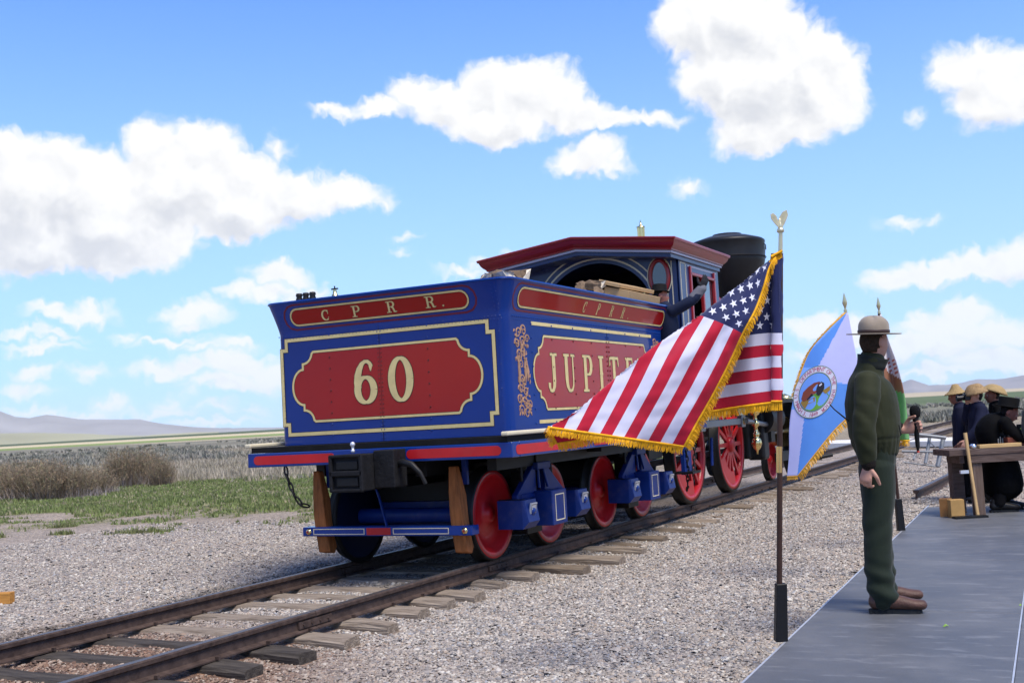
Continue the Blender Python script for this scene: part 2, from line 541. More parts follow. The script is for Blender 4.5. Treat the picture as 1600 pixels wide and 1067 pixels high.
# ================================================================ ground, fields, hills
GZ = -0.20
def vnoise(x, y, s, seed=0):
    """vectorised value noise, 0..1"""
    x = np.asarray(x) * s + seed * 17.13; y = np.asarray(y) * s + seed * 5.71
    xi = np.floor(x).astype(np.int64); yi = np.floor(y).astype(np.int64)
    xf = x - xi; yf = y - yi
    xf = xf * xf * (3 - 2 * xf); yf = yf * yf * (3 - 2 * yf)
    def h(a, b):
        n = (a * 374761393 + b * 668265263 + seed * 974711) & 0x7fffffff
        n = ((n ^ (n >> 13)) * 1274126177) & 0x7fffffff
        return ((n ^ (n >> 16)) & 0xffff) / 65535.0
    a = h(xi, yi) * (1 - xf) + h(xi + 1, yi) * xf
    b = h(xi, yi + 1) * (1 - xf) + h(xi + 1, yi + 1) * xf
    return a * (1 - yf) + b * yf
def vfbm(x, y, s, seed=0, oct=4):
    v = 0; a = 1; t = 0
    for i in range(oct):
        v = v + a * vnoise(x, y, s, seed + i); t += a; a *= .5; s *= 2.07
    return v / t
def sstep(a, b, x):
    t = np.clip((x - a) / (b - a), 0, 1)
    return t * t * (3 - 2 * t)

def zone_s(x, y):
    """metres beyond the near edge of the grass, left of the track"""
    return -.141 * (x + 8.1) + .99 * (y - 8.78)
def grass_mask(x, y):
    n = (vfbm(x, y, .35, 3) - .5)
    s = zone_s(x, y) + n * 5.0
    g = sstep(0.0, 1.2, s) * (1 - sstep(13.0, 17.0, s + n * 3)) * (1 - sstep(-6.5, -4.5, x + n * 3))
    sparse = sstep(.52, .60, vfbm(x, y, .9, 21)) * sstep(-3.6, -1.2, s) * (1 - sstep(-6, -4.5, x)) * .7
    return np.maximum(g, sparse)
def ground_z(x, y):
    ax = np.abs(x)
    z = GZ + 0.018 * (1 - sstep(.95, 1.3, ax)) * (1 - sstep(30, 45, y))
    z = z + .027 * (1 - sstep(.60, .72, ax)) - .022 * sstep(.80, 1.0, ax) * (1 - sstep(1.6, 2.0, ax))
    z = z + (vfbm(x, y, 1.3, 5) - .5) * .05 * sstep(.8, 2.2, ax)
    z = z + (vfbm(x, y, 5.0, 6, 2) - .5) * .015
    # dirt berm by the grass, and slightly lower plain
    return z
def ground_cols(x, y):
    n = vfbm(x, y, .8, 11); n2 = vfbm(x, y, 6, 12); n3 = vfbm(x, y, .25, 13)
    grav = np.stack([.33 + .1 * (n2 - .5), .29 + .1 * (n2 - .5), .255 + .1 * (n2 - .5)], -1)
    # redder, browner stone inside the track near the camera
    red = ((1 - sstep(.9, 1.9, np.abs(x))) * (1 - sstep(-3.0, -1.2, y)))[..., None]
    grav = grav * (1 - red) + np.array([.22, .14, .10]) * (.8 + .5 * n2[..., None]) * red
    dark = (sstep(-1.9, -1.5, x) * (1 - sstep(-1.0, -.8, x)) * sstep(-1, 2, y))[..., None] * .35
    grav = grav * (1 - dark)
    dirt = np.stack([.31 + 0 * n, .265 + 0 * n, .215 + 0 * n], -1) * (.85 + .35 * n[..., None])
    s = zone_s(x, y)
    dm = (sstep(-4.5, -2.0, s + (n3 - .5) * 4) * (1 - sstep(-4.5, -3, x)))[..., None]
    c = grav * (1 - dm) + dirt * dm
    g = grass_mask(x, y)[..., None]
    grass = np.array([.15, .155, .07]) * (.75 + .6 * n2[..., None])
    grass = grass * (1 - .35 * sstep(.5, .7, n)[..., None]) + np.array([.2, .16, .1]) * .35 * sstep(.5, .7, n)[..., None]
    c = c * (1 - g) + grass * g
    # dry plain
    pl = (np.maximum(sstep(13, 17, s) * (1 - sstep(-4, 0, x)), sstep(44, 52, y)))[..., None]
    plain = np.array([.30, .26, .19]) * (.7 + .6 * n3[..., None]) * (.85 + .3 * n2[..., None])
    return c * (1 - pl) + plain * pl

def ground_material():
    mt = bpy.data.materials.new('ground_gravel')
    mt.use_nodes = True
    t = mt.node_tree; b = t.nodes['Principled BSDF']
    b.inputs['Roughness'].default_value = .95
    b.inputs['Specular IOR Level'].default_value = .15
    at = gn(t, 'ShaderNodeAttribute', attribute_name='tint')
    tc = gn(t, 'ShaderNodeTexCoord')
    v = gn(t, 'ShaderNodeTexVoronoi'); v.inputs['Scale'].default_value = 26
    t.links.new(tc.outputs['Object'], v.inputs['Vector'])
    v2 = gn(t, 'ShaderNodeTexVoronoi'); v2.inputs['Scale'].default_value = 55
    t.links.new(tc.outputs['Object'], v2.inputs['Vector'])
    hs = gn(t, 'ShaderNodeSeparateXYZ'); t.links.new(v.outputs['Color'], hs.inputs[0])
    c1 = ramp(t, hs.outputs[0], [(0, (.45, .42, .42)), (.35, (.8, .76, .74)), (.6, (1.0, .95, .9)), (.85, (1.35, 1.25, 1.15)), (1, (1.6, 1.5, 1.45))])
    mx = gn(t, 'ShaderNodeMix', data_type='RGBA', blend_type='MULTIPLY'); mx.inputs[0].default_value = .75
    t.links.new(at.outputs['Color'], mx.inputs[6]); t.links.new(c1, mx.inputs[7])
    t.links.new(mx.outputs[2], b.inputs['Base Color'])
    h = mth(t, 'ADD', mth(t, 'MULTIPLY', v.outputs['Distance'], -1.0), mth(t, 'MULTIPLY', v2.outputs['Distance'], -.5))
    bp = gn(t, 'ShaderNodeBump'); bp.inputs['Strength'].default_value = .9; bp.inputs['Distance'].default_value = .03
    t.links.new(h, bp.inputs['Height']); t.links.new(bp.outputs[0], b.inputs['Normal'])
    return mt
def attr_mat(name, rough=.9, spec=.2, mult=(1, 1, 1), bscale=0, trans=0.0):
    mt = bpy.data.materials.new(name)
    mt.use_nodes = True
    t = mt.node_tree; b = t.nodes['Principled BSDF']
    b.inputs['Roughness'].default_value = rough
    b.inputs['Specular IOR Level'].default_value = spec
    at = gn(t, 'ShaderNodeAttribute', attribute_name='tint')
    t.links.new(at.outputs['Color'], b.inputs['Base Color'])
    return mt

def grid_xy(xs, ys):
    X, Y = np.meshgrid(xs, ys)
    nx, ny = len(xs), len(ys)
    i = np.arange(ny - 1)[:, None] * nx + np.arange(nx - 1)[None, :]
    F = np.stack([i, i + 1, i + nx + 1, i + nx], -1).reshape(-1, 4)
    return X.ravel(), Y.ravel(), F
xs = np.concatenate([np.linspace(-80, -60, 12)[:-1], np.linspace(-60, -20, 110)[:-1], np.arange(-20, 9, .16), np.linspace(9, 80, 70)])
ys = np.concatenate([np.linspace(-85, -22, 26)[:-1], np.linspace(-22, -6, 25)[:-1], np.arange(-6, 26, .16), np.linspace(26, 90, 150)])
X, Y, F = grid_xy(xs, ys)
V = np.stack([X, Y, ground_z(X, Y)], -1)
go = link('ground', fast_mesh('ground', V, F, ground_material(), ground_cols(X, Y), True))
tag(go, kind='structure')

# the plain, fields and rising land out to the horizon, one sheet in polar rows
def ray_land(r, az):
    """height of the land at distance r (m) and azimuth (deg from +Y, left negative)"""
    z = np.full_like(r, GZ)
    # left: near flat, fields tilt up very gently, dark bench behind
    left = 1 - sstep(-34, -28, az)
    rise = np.where(r < 600, 0, (r - 600) * (.0003 + .0022 * sstep(1800, 3800, r)))
    z = z + left * rise * (1 - .0 * az)
    right = 1 - left
    z = z + right * np.where(r < 500, 0, (r - 500) * (.0005 + .0028 * sstep(2500, 6500, r) * (1 - .55 * sstep(-8, -1, az))))
    z = z + (vfbm(r * np.sin(np.radians(az)), r * np.cos(np.radians(az)), .0006, 40) - .5) * np.clip((r - 1500) / 1500, 0, 1) * 6
    return z
rs = np.concatenate([np.geomspace(55, 600, 60)[:-1], np.geomspace(600, 7500, 150)])
azs = np.concatenate([np.arange(-180, -62, 4.), np.arange(-62, 12, .4), np.arange(12, 181, 4.)])
A2, R2 = np.meshgrid(azs, rs)
rr = R2.ravel(); aa = A2.ravel()
px = CAM.x + rr * np.sin(np.radians(aa)); py = CAM.y + rr * np.cos(np.radians(aa))
zz = ray_land(rr, aa) - .02 - .25 * (1 - sstep(55, 85, rr))
i = np.arange(len(rs) - 1)[:, None] * len(azs) + np.arange(len(azs) - 1)[None, :]
F = np.stack([i, i + 1, i + len(azs) + 1, i + len(azs)], -1).reshape(-1, 4)
def land_cols(r, az, x, y):
    n = vfbm(x, y, .02, 31); n2 = vfbm(x, y, .004, 32); n4 = vfbm(x, y, .0012, 34)
    sage = np.stack([.20 + .06 * n, .19 + .05 * n, .145 + .04 * n], -1) * (.75 + .5 * n2[..., None])
    sage = sage * (1 - .3 * sstep(.5, .62, n)[..., None])
    pale = np.array([.50, .42, .27]) * (.9 + .2 * n2[..., None])
    green = np.array([.20, .25, .09]) * (.9 + .2 * n2[..., None])
    dk = np.array([.085, .11, .06]) * (.85 + .3 * n2[..., None])
    tan = np.array([.40, .34, .235]) * (.8 + .35 * n4[..., None])
    left = (1 - sstep(-34, -30, az))[..., None]
    L = sage.copy()
    def put(c, m):
        return lambda base: base * (1 - m[..., None]) + c * m[..., None]
    w = (n4 - .5) * 260 + (az + 45) * 14
    L = put(green, sstep(480, 520, r + w * .4))(L)
    L = put(pale, sstep(380, 400, r + w * .3) * (1 - sstep(440, 470, r + w * .3)) * sstep(-47, -43, az))(L)
    L = put(pale, sstep(1000, 1080, r + w))(L)
    L = put(dk, sstep(2500, 2700, r + w))(L)
    Rr = sage * .8
    Rr = put(dk * 1.3, sstep(250, 420, r + w * .3))(Rr)
    Rr = put(tan, sstep(1900, 2200, r + w))(Rr)
    return L * left + Rr * (1 - left)
land = link('plain', fast_mesh('plain', np.stack([px, py, zz], -1), F, attr_mat('plain_ground', 1.0, .05), land_cols(rr, aa, px, py), True))
tag(land, kind='structure')

def hills(name, r0, depth, prof, col, seed, rough=.12, rows=26, base=-2):
    """range of hills: prof = [(az, elevation deg)] of its skyline"""
    a = np.arange(prof[0][0], prof[-1][0] + .01, .12)
    e = np.interp(a, [p[0] for p in prof], [p[1] for p in prof])
    V = []; C = []
    for j in range(rows):
        u = j / (rows - 1)
        r = r0 + depth * u
        shape = np.sin(min(1, u * 1.35) * PI / 2) if u < .74 else 1 - (u - .74) * 2.6
        x = CAM.x + r * np.sin(np.radians(a)); y = CAM.y + r * np.cos(np.radians(a))
        n = vfbm(x, y, 1 / 900, seed, 5) - .5
        ridg = 1 - 2 * np.abs(vfbm(x, y, 1 / 1400, seed + 9, 4) - .5)
        z = (r0 + depth * .74) * np.tan(np.radians(e)) * shape * (1 + rough * 2 * n * (1 - u * .6)) + (ridg - .7) * 70 * np.sin(PI * min(1, u * 1.2)) + base
        V.append(np.stack([x, y, z], -1))
        k = .85 + .5 * vfbm(x, y, 1 / 500, seed + 3, 4)[:, None]
        C.append(np.array(col) * k)
    V = np.concatenate(V); C = np.concatenate(C)
    na = len(a)
    i = np.arange(rows - 1)[:, None] * na + np.arange(na - 1)[None, :]
    F = np.stack([i, i + 1, i + na + 1, i + na], -1).reshape(-1, 4)
    o = link(name, fast_mesh(name, V, F, attr_mat(name + '_ground', 1.0, .05), C, True))
    return tag(o, kind='structure')
hills('hills', 7000, 4500, [(-80, 1.6), (-66, 1.2), (-56, 1.7), (-52, 1.72), (-50.6, 1.52), (-50, 1.26), (-49.4, 1.18), (-48.7, 1.28), (-47.2, 1.0), (-46, .92), (-44.6, .88), (-43.5, .62), (-42, .36), (-40, .2), (-37, .05)],
      (.27, .265, .255), 60)
hills('low_hills', 5200, 1300, [(-75, .7), (-58, .75), (-52, .72), (-49, .62), (-47, .5), (-45, .3), (-43, .1), (-41, .0)], (.30, .29, .19), 70)
hills('mountains', 16000, 5000, [(-34, .05), (-28, .3), (-20, .4), (-14, .3), (-9.5, .42), (-8.6, .44), (-8.1, .66), (-7.75, .78), (-7.4, .62), (-7.0, .44), (-6.2, .42), (-5.6, .48), (-4.9, .60), (-4.2, .55), (-3.3, .62), (-2.6, .72), (0, .9), (5, 1.1), (12, .8), (20, .9)],
      (.22, .2, .19), 80, rows=14)

# ---------------------------------------------------------------- railway track
wood_old = mat('weathered_sleeper', (.15, .115, .085), .9, var=.35, vscale=3.0, bump=.8, bscale=9, stretch=(1.2, 9, 9), col2=(.31, .255, .20))
wood_blk = mat('creosoted_sleeper', (.032, .027, .024), .85, col2=(.085, .072, .06), vscale=3, var=.3, bump=.5, bscale=9, stretch=(1.2, 9, 9))
wood_brn = mat('brown_sleeper', (.13, .095, .065), .85, var=.35, vscale=4, bump=.5, bscale=9, stretch=(1.2, 9, 9), col2=(.2, .16, .12))
rust = mat('rusty_rail', (.040, .027, .023), .65, var=.3, vscale=14, bump=.25, bscale=40, col2=(.085, .058, .048))
railtop = mat('rail_head', (.085, .075, .07), .45, metal=.4, var=.3, vscale=20)
track = empty('railway_track', (0, 0, GZ), label='railway track of rusty rails on weathered wooden sleepers under the train', cat='railway track')
def rail_section(x, y0, y1, mb=None):
    mb = mb or MB()
    # foot, web, head as one profile
    prof = [(-.055, -.128), (.055, -.128), (.055, -.118), (.012, -.105), (.009, -.045), (.031, -.034), (.033, -.010), (.026, 0.0),
            (-.026, 0.0), (-.033, -.010), (-.031, -.034), (-.009, -.045), (-.012, -.105), (-.055, -.118)]
    n = len(prof)
    ysn = [y0, y1]
    vs = [(x + a, yy, b) for yy in ysn for a, b in prof]
    for k in range(n):
        j = (k + 1) % n
        mb.add([vs[k], vs[j], vs[n + j], vs[n + k]], [(0, 1, 2, 3)], railtop if k == 7 else rust)
    mb.add(vs, [tuple(range(n)), tuple(reversed(range(n, 2 * n)))], rust)
    return mb
for sx in (-1, 1):
    ystart = -9.0
    joints = [0.35, 6.5, 12.7] if sx < 0 else [-2.33, 0.62, 6.8, 12.9]
    edges = [ystart] + joints + [21, 30, 60, 150]
    for a, b in zip(edges[:-1], edges[1:]):
        rail_section(sx * .75, a + .004, b - .004).build('rail', track).matrix_parent_inverse = Matrix.Translation((0, 0, -GZ))
    for j in joints:
        f = MB()
        for s2 in (-1, 1):
            f.box((sx * .75 + s2 * .022, j, -.075), (.018, .40, .05), rust)
            for k in (-.15, -.05, .05, .15):
                f.cyl((sx * .75 + s2 * .03, j + k, -.075), (sx * .75 + s2 * .040, j + k, -.075), .010, m=rust, seg=6)
        f.build('fishplate', track).matrix_parent_inverse = Matrix.Translation((0, 0, -GZ))
ties = [(-4.6, 1.15, 'k'), (-4.05, 1.2, 'k'), (-3.5, 1.14, 'k'), (-2.98, 1.2, 'k'), (-2.50, 1.22, 'o'), (-1.95, 1.21, 'o'), (-1.38, 1.12, 'o'), (-.92, 1.13, 'o'), (-.50, 1.18, 'o'), (.12, 1.08, 'o'), (.62, 1.16, 'o'),
        (1.2, 1.45, 'b'), (1.85, 1.56, 'o'), (2.75, 1.48, 'o'), (3.35, 1.2, 'b'), (3.88, 1.32, 'b'), (4.8, 1.38, 'b'), (5.45, 1.3, 'b')]
yy = 6.0
while yy < 62:
    ties.append((yy, 1.2 + rng.uniform(-.1, .28), 'b' if rng.random() < .7 else 'o'))
    yy += .58 + rng.uniform(-.05, .08)
def tie_mesh(seed, m_):
    r = random.Random(seed)
    mb = MB()
    L = 1.0; n = 9
    vs = []
    for i in range(n):
        x = -1 + 2 * i / (n - 1)
        e_ = .82 if i in (0, n - 1) else 1
        for (a, b) in ((-.10, -.16), (.10, -.16), (.105, -.025), (.080, 0.0), (-.080, 0.0), (-.105, -.025)):
            vs.append((x, a * e_ + r.uniform(-.013, .013), b - (.012 if e_ < 1 and b > -.1 else 0) + (r.uniform(-.014, .004) if b > -.1 else 0)))
    fs = []
    for i in range(n - 1):
        for k in range(6):
            fs.append((i * 6 + k, i * 6 + (k + 1) % 6, (i + 1) * 6 + (k + 1) % 6, (i + 1) * 6 + k))
    fs += [tuple(range(6)), tuple(reversed(range((n - 1) * 6, n * 6)))]
    mb.add(vs, fs, m_)
    return mb.mesh('sleeper')
TM = {k: [tie_mesh(i * 7 + ord(k), mm) for i in range(4)] for k, mm in (('o', wood_old), ('k', wood_blk), ('b', wood_brn))}
for i, (y, xe, k) in enumerate(ties):
    left = -(1.12 + rng.uniform(-.06, .14))
    o = link('sleeper', TM[k][i % 4], track)
    o.matrix_parent_inverse = Matrix.Translation((0, 0, -GZ))
    o.scale = ((xe - left) / 2, 1.0 + rng.uniform(-.08, .12), 1)
    o.location = ((xe + left) / 2, y, -.128 + rng.uniform(-.006, .002) - (rng.uniform(.01, .045) if y > 2.2 else 0) - (rng.uniform(.0, .03) if y > 5 else 0))
    o.rotation_euler = (rng.uniform(-.01, .01), 0, rng.uniform(-.02, .02))
# spikes: tiny, joined
sp = MB()
for (y, xe, k) in ties:
    if y < 12:
        for sx in (-1, 1):
            for s2 in (-1, 1):
                sp.box((sx * .75 + s2 * .068, y + s2 * .05, -.112), (.03, .018, .022), rust)
so = sp.build('spikes', track); so.matrix_parent_inverse = Matrix.Translation((0, 0, -GZ)); tag(so, kind='stuff')

# ---------------------------------------------------------------- crushed stone
stone_mat = attr_mat('crushed_stone', .9, .25)
def stones(name, n, xr, yr, dens_fn, size, seed, tintfn=None, lift=.0):
    r = np.random.default_rng(seed)
    x = r.uniform(*xr, n * 3); y = r.uniform(*yr, n * 3)
    keep = r.random(n * 3) < dens_fn(x, y)
    x = x[keep][:n]; y = y[keep][:n]; n = len(x)
    # irregular low-poly stone
    base = np.array([(1, 0, 0), (.3, .9, .1), (-.8, .5, -.1), (-.7, -.7, .1), (.4, -.9, -.1), (.35, .25, .75), (-.4, -.15, .65), (0, 0, -.7)], float)
    Fc = np.array([(0, 1, 5), (1, 2, 5), (2, 6, 5), (2, 3, 6), (3, 4, 6), (4, 5, 6), (4, 0, 5), (0, 7, 1), (1, 7, 2), (2, 7, 3), (3, 7, 4), (4, 7, 0)])[:8]
    d = np.hypot(x - CAM.x, y - CAM.y)
    sc = size * r.lognormal(0, .28, n) * (1 + np.clip(d - 12, 0, 30) * .02)
    S = np.stack([sc * r.uniform(.75, 1.3, n), sc * r.uniform(.6, 1.0, n), sc * r.uniform(.5, .95, n)], -1)
    z = ground_z(x, y) + lift + sc * r.uniform(-.15, .3, n)
    V, Fq = scatter_mesh(base, Fc, np.stack([x, y, z], -1), S, r.uniform(0, 2 * PI, n), r.uniform(-.8, .8, n))
    pal = np.array([(.34, .30, .27), (.42, .36, .31), (.26, .235, .225), (.48, .43, .38), (.19, .18, .185), (.38, .30, .24), (.54, .50, .45), (.30, .26, .23), (.30, .30, .32), (.17, .16, .15)])
    ci = r.choice(len(pal), n, p=[.17, .16, .14, .12, .09, .08, .08, .08, .05, .03])
    C = pal[ci] * r.uniform(.85, 1.15, (n, 1)) * np.array([.90, .905, .875])
    if tintfn is not None:
        C = tintfn(x, y, C, r)
    C = np.repeat(C, len(base), axis=0)
    o = link(name, fast_mesh(name, V, Fq, stone_mat, C))
    return tag(o, kind='stuff')
def tint(x, y, C, r):
    red = ((1 - sstep(1.1, 2.8, np.abs(x))) * (1 - sstep(-3.4, -1.5, y + .35 * x)))[:, None]
    brown = np.array([(.19, .115, .078), (.13, .08, .058), (.25, .17, .12), (.34, .27, .21), (.09, .06, .045)])[r.integers(0, 5, len(x))]
    C = C * (1 - red) + brown * red
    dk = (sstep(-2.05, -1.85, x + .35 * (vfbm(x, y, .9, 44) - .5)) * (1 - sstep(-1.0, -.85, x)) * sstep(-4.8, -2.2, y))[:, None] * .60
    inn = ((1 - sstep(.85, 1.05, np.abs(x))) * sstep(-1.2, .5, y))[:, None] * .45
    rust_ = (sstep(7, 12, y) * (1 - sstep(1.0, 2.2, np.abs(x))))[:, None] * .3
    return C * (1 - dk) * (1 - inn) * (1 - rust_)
# clear the sleepers' tops mostly
TY = np.array([t_[0] for t_ in ties]); TX = np.array([t_[1] for t_ in ties])
def on_tie(x, y):
    j = np.abs(y[:, None] - TY[None, :]).argmin(1)
    return (np.abs(y - TY[j]) < .105) & (x > -1.2) & (x < TX[j] + .02)
def dens_r(x, y):
    d = np.hypot(x - CAM.x, y - CAM.y)
    k = np.clip(9.5 / d, .05, 1) ** 1.5
    k = k * np.where(on_tie(x, y), np.where(np.abs(x) < .7, .12, .04), 1)
    k = k * np.where(np.abs(np.abs(x) - .75) < .07, 0, 1)
    k = k * np.where(x > 4.42 - .032 * (y + 3.7), 0, 1)
    return k
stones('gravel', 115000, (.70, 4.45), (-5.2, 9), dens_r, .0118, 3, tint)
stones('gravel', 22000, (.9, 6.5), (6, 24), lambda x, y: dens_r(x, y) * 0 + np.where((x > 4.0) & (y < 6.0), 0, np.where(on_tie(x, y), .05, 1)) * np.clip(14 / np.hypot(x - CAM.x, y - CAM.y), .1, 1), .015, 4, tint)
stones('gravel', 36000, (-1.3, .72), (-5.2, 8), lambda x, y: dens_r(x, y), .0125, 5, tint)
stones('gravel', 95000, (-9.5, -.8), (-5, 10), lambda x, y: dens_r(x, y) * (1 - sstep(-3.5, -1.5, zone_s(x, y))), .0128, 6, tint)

# ---------------------------------------------------------------- vegetation
veg = attr_mat('foliage', .85, .15)
def blades(name, x, y, h, w, n_per, cols, seed, spread=.05, lean=.5, z=None, rise=0.0):
    r = np.random.default_rng(seed)
    n = len(x); N = n * n_per
    X = np.repeat(x, n_per) + r.normal(0, 1, N) * np.repeat(spread if np.ndim(spread) else np.full(n, spread), n_per)
    Y = np.repeat(y, n_per) + r.normal(0, 1, N) * np.repeat(spread if np.ndim(spread) else np.full(n, spread), n_per)
    H = np.repeat(h, n_per) * r.uniform(.5, 1.1, N)
    Z = ground_z(X, Y) - .01 if z is None else np.repeat(z, n_per)
    Z = Z + rise * H * r.random(N)
    W = np.repeat(w, n_per)
    a = r.uniform(0, 2 * PI, N); b = r.uniform(0, 2 * PI, N)
    lx = np.cos(b) * H * lean * r.random(N); ly = np.sin(b) * H * lean * r.random(N)
    dx = np.cos(a) * W; dy = np.sin(a) * W
    V = np.stack([np.stack([X - dx, Y - dy, Z], -1), np.stack([X + dx, Y + dy, Z], -1), np.stack([X + lx, Y + ly, Z + H], -1)], 1).reshape(-1, 3)
    F = np.arange(N * 3).reshape(-1, 3)
    C = np.repeat(cols, n_per, axis=0) * r.uniform(.7, 1.3, (N, 1))
    C = np.repeat(C, 3, axis=0)
    return fast_mesh(name, V, F, veg, C)
def pick(n, xr, yr, fn, seed):
    r = np.random.default_rng(seed)
    x = r.uniform(*xr, n); y = r.uniform(*yr, n)
    k = r.random(n) < fn(x, y)
    return x[k], y[k]
x, y = pick(60000, (-45, -5), (2, 34), lambda x, y: grass_mask(x, y), 11)
d = np.hypot(x - CAM.x, y - CAM.y)
r_ = np.random.default_rng(12)
gc = np.array([(.15, .19, .065), (.19, .225, .085), (.135, .165, .06), (.30, .27, .17)])[r_.choice(4, len(x), p=[.40, .25, .20, .15])]
tag(link('grass', blades('grass', x, y, .04 + .09 * vfbm(x, y, .7, 14) ** 2 * 2, .010 + d * .0006, 5, gc, 13, .06)), kind='stuff')
# dry grey weeds between the grass and the sage
x, y = pick(42000, (-75, -10), (14, 80), lambda x, y: sstep(12.0, 15, zone_s(x, y)) * (1 - sstep(45, 70, zone_s(x, y)) * .6), 15)
gc = np.array([(.36, .315, .235), (.29, .25, .19), (.42, .37, .29), (.25, .225, .16)])[np.random.default_rng(16).choice(4, len(x))]
d = np.hypot(x - CAM.x, y - CAM.y)
tag(link('dry_weeds', blades('dry_weeds', x, y, .18 + .5 * vfbm(x, y, .25, 17) ** 2, .01 + d * .00045, 6, gc, 18, .14)), kind='stuff')
# sagebrush over the plain, left and right
def sage(name, n, azr, rr_, seed, hh=(.5, .95), col=((.20, .20, .165), (.25, .24, .195), (.15, .155, .125), (.28, .26, .22))):
    r = np.random.default_rng(seed)
    a = r.uniform(*azr, n); rad = rr_[0] * (rr_[1] / rr_[0]) ** r.random(n)
    x = CAM.x + rad * np.sin(np.radians(a)); y = CAM.y + rad * np.cos(np.radians(a))
    k = vfbm(x, y, .03, seed) > .38
    x, y, rad = x[k], y[k], rad[k]
    h = r.uniform(*hh, len(x))
    C = np.array(col)[r.choice(len(col), len(x))]
    me = blades(name, x, y, h * .8, .03 + rad * .0007, 26, C, seed + 1, spread=h * .38, lean=.9, z=np.full(len(x), GZ - .02), rise=.35)
    return tag(link(name, me), kind='stuff')
sage('sagebrush', 2600, (-56, -30), (68, 260), 21, (.35, .6))
sage('sagebrush', 800, (-14, 2), (70, 240), 23, (.35, .6))

# tall willow-like brush, plants one can tell apart
bm_brown = attr_mat('brown_brush', .9, .1)
def shrub_mesh(seed, h, w, n):
    r = np.random.default_rng(seed)
    N = n
    bx = r.normal(0, w * .20, N); by = r.normal(0, w * .16, N)
    hh = h * r.uniform(.45, 1.0, N) * (1 - .35 * (np.abs(bx) / w) ** 1.2)
    tx = bx * 1.7 + r.normal(0, .12, N) * h; ty = by * 1.7 + r.normal(0, .12, N) * h
    a = r.uniform(0, PI, N); wd = .011
    V = np.stack([np.stack([bx - np.cos(a) * wd, by - np.sin(a) * wd, 0 * bx], -1), np.stack([bx + np.cos(a) * wd, by + np.sin(a) * wd, 0 * bx], -1), np.stack([tx, ty, hh], -1)], 1).reshape(-1, 3)
    C = np.array([(.25, .19, .135), (.20, .155, .115), (.30, .23, .16), (.23, .20, .13)])[r.choice(4, N)] * r.uniform(.7, 1.3, (N, 1))
    # side twigs / leaves
    M = n * 4
    k = r.integers(0, N, M); t = r.uniform(.25, 1, M)
    p = np.stack([bx[k] + (tx[k] - bx[k]) * t, by[k] + (ty[k] - by[k]) * t, hh[k] * t], -1)
    dv = r.normal(0, 1, (M, 3)); dv /= np.linalg.norm(dv, axis=1)[:, None]; dv[:, 2] = np.abs(dv[:, 2])
    sd = r.normal(0, 1, (M, 3)); sd /= np.linalg.norm(sd, axis=1)[:, None]
    l = r.uniform(.06, .16, M)[:, None]
    V2 = np.stack([p - sd * .011, p + sd * .011, p + dv * l], 1).reshape(-1, 3)
    C2 = np.array([(.24, .18, .11), (.28, .20, .13), (.19, .18, .10), (.16, .125, .09)])[r.choice(4, M)] * r.uniform(.7, 1.3, (M, 1))
    # pale purple-grey dead skirt
    Q = n
    qx = r.normal(0, w * .30, Q); qy = r.normal(0, w * .22, Q) ; qh = r.uniform(.12, .4, Q) * h
    V3 = np.stack([np.stack([qx - .011, qy, 0 * qx], -1), np.stack([qx + .011, qy, 0 * qx], -1), np.stack([qx + r.normal(0, .14, Q), qy + r.normal(0, .14, Q), qh], -1)], 1).reshape(-1, 3)
    C3 = np.array([(.30, .26, .25), (.36, .32, .30), (.22, .19, .18)])[r.choice(3, Q)] * r.uniform(.8, 1.2, (Q, 1))
    VV = np.concatenate([V, V2, V3]); CC = np.repeat(np.concatenate([C, C2, C3]), 3, axis=0)
    return fast_mesh('shrub', VV, np.arange(len(VV)).reshape(-1, 3), bm_brown, CC)
SHM = [shrub_mesh(300 + i, 1.3, 1.5, 900) for i in range(3)]
def px_ground(u, v, z):
    d = FW + RT * ((u - 800) / 1808.67) - UP * ((v - 533.5) / 1808.67)
    p = CAM + d * ((z - CAM.z) / d.z); return p.x, p.y
shr = [(*px_ground(u, v, GZ), s, w) for u, v, s, w in ((-10, 782, .85, .9), (35, 781, .92, .85), (78, 780, .95, .9), (118, 777, .8, .75), (60, 771, .95, .95), (5, 773, .9, .95), (150, 771, .65, .7), (190, 760, 1.12, .8), (226, 757, 1.08, .75), (252, 758, .85, .6))]
SHL = ['brown bush at the far left edge of the left brush patch, front row', 'brown bush second from the left edge in the front row of the left patch', 'reddish-brown bush in the middle of the left patch, front row', 'lower brown bush at the right end of the left patch, front row',
       'brown bush of the left patch, back row centre', 'brown bush of the left patch, back row at the left edge', 'smallest brown bush, in the gap between left patch and right clump',
       'tallest bush, left one of the separate dark brown clump nearer the train', 'big bush at the back of the separate dark brown clump', 'rightmost bush of the separate dark brown clump nearest the train']
for i, (x, y, s, w) in enumerate(shr):
    o = link('shrub', SHM[i % 3], loc=(x, y, float(ground_z(np.array([x]), np.array([y]))[0]) - .02), rot=(0, 0, i * 1.3))
    o.scale = (w, w, s)
    left_patch = i < 7
    tag(o, SHL[i], 'bush', 'tall brown bushes beyond the grass')
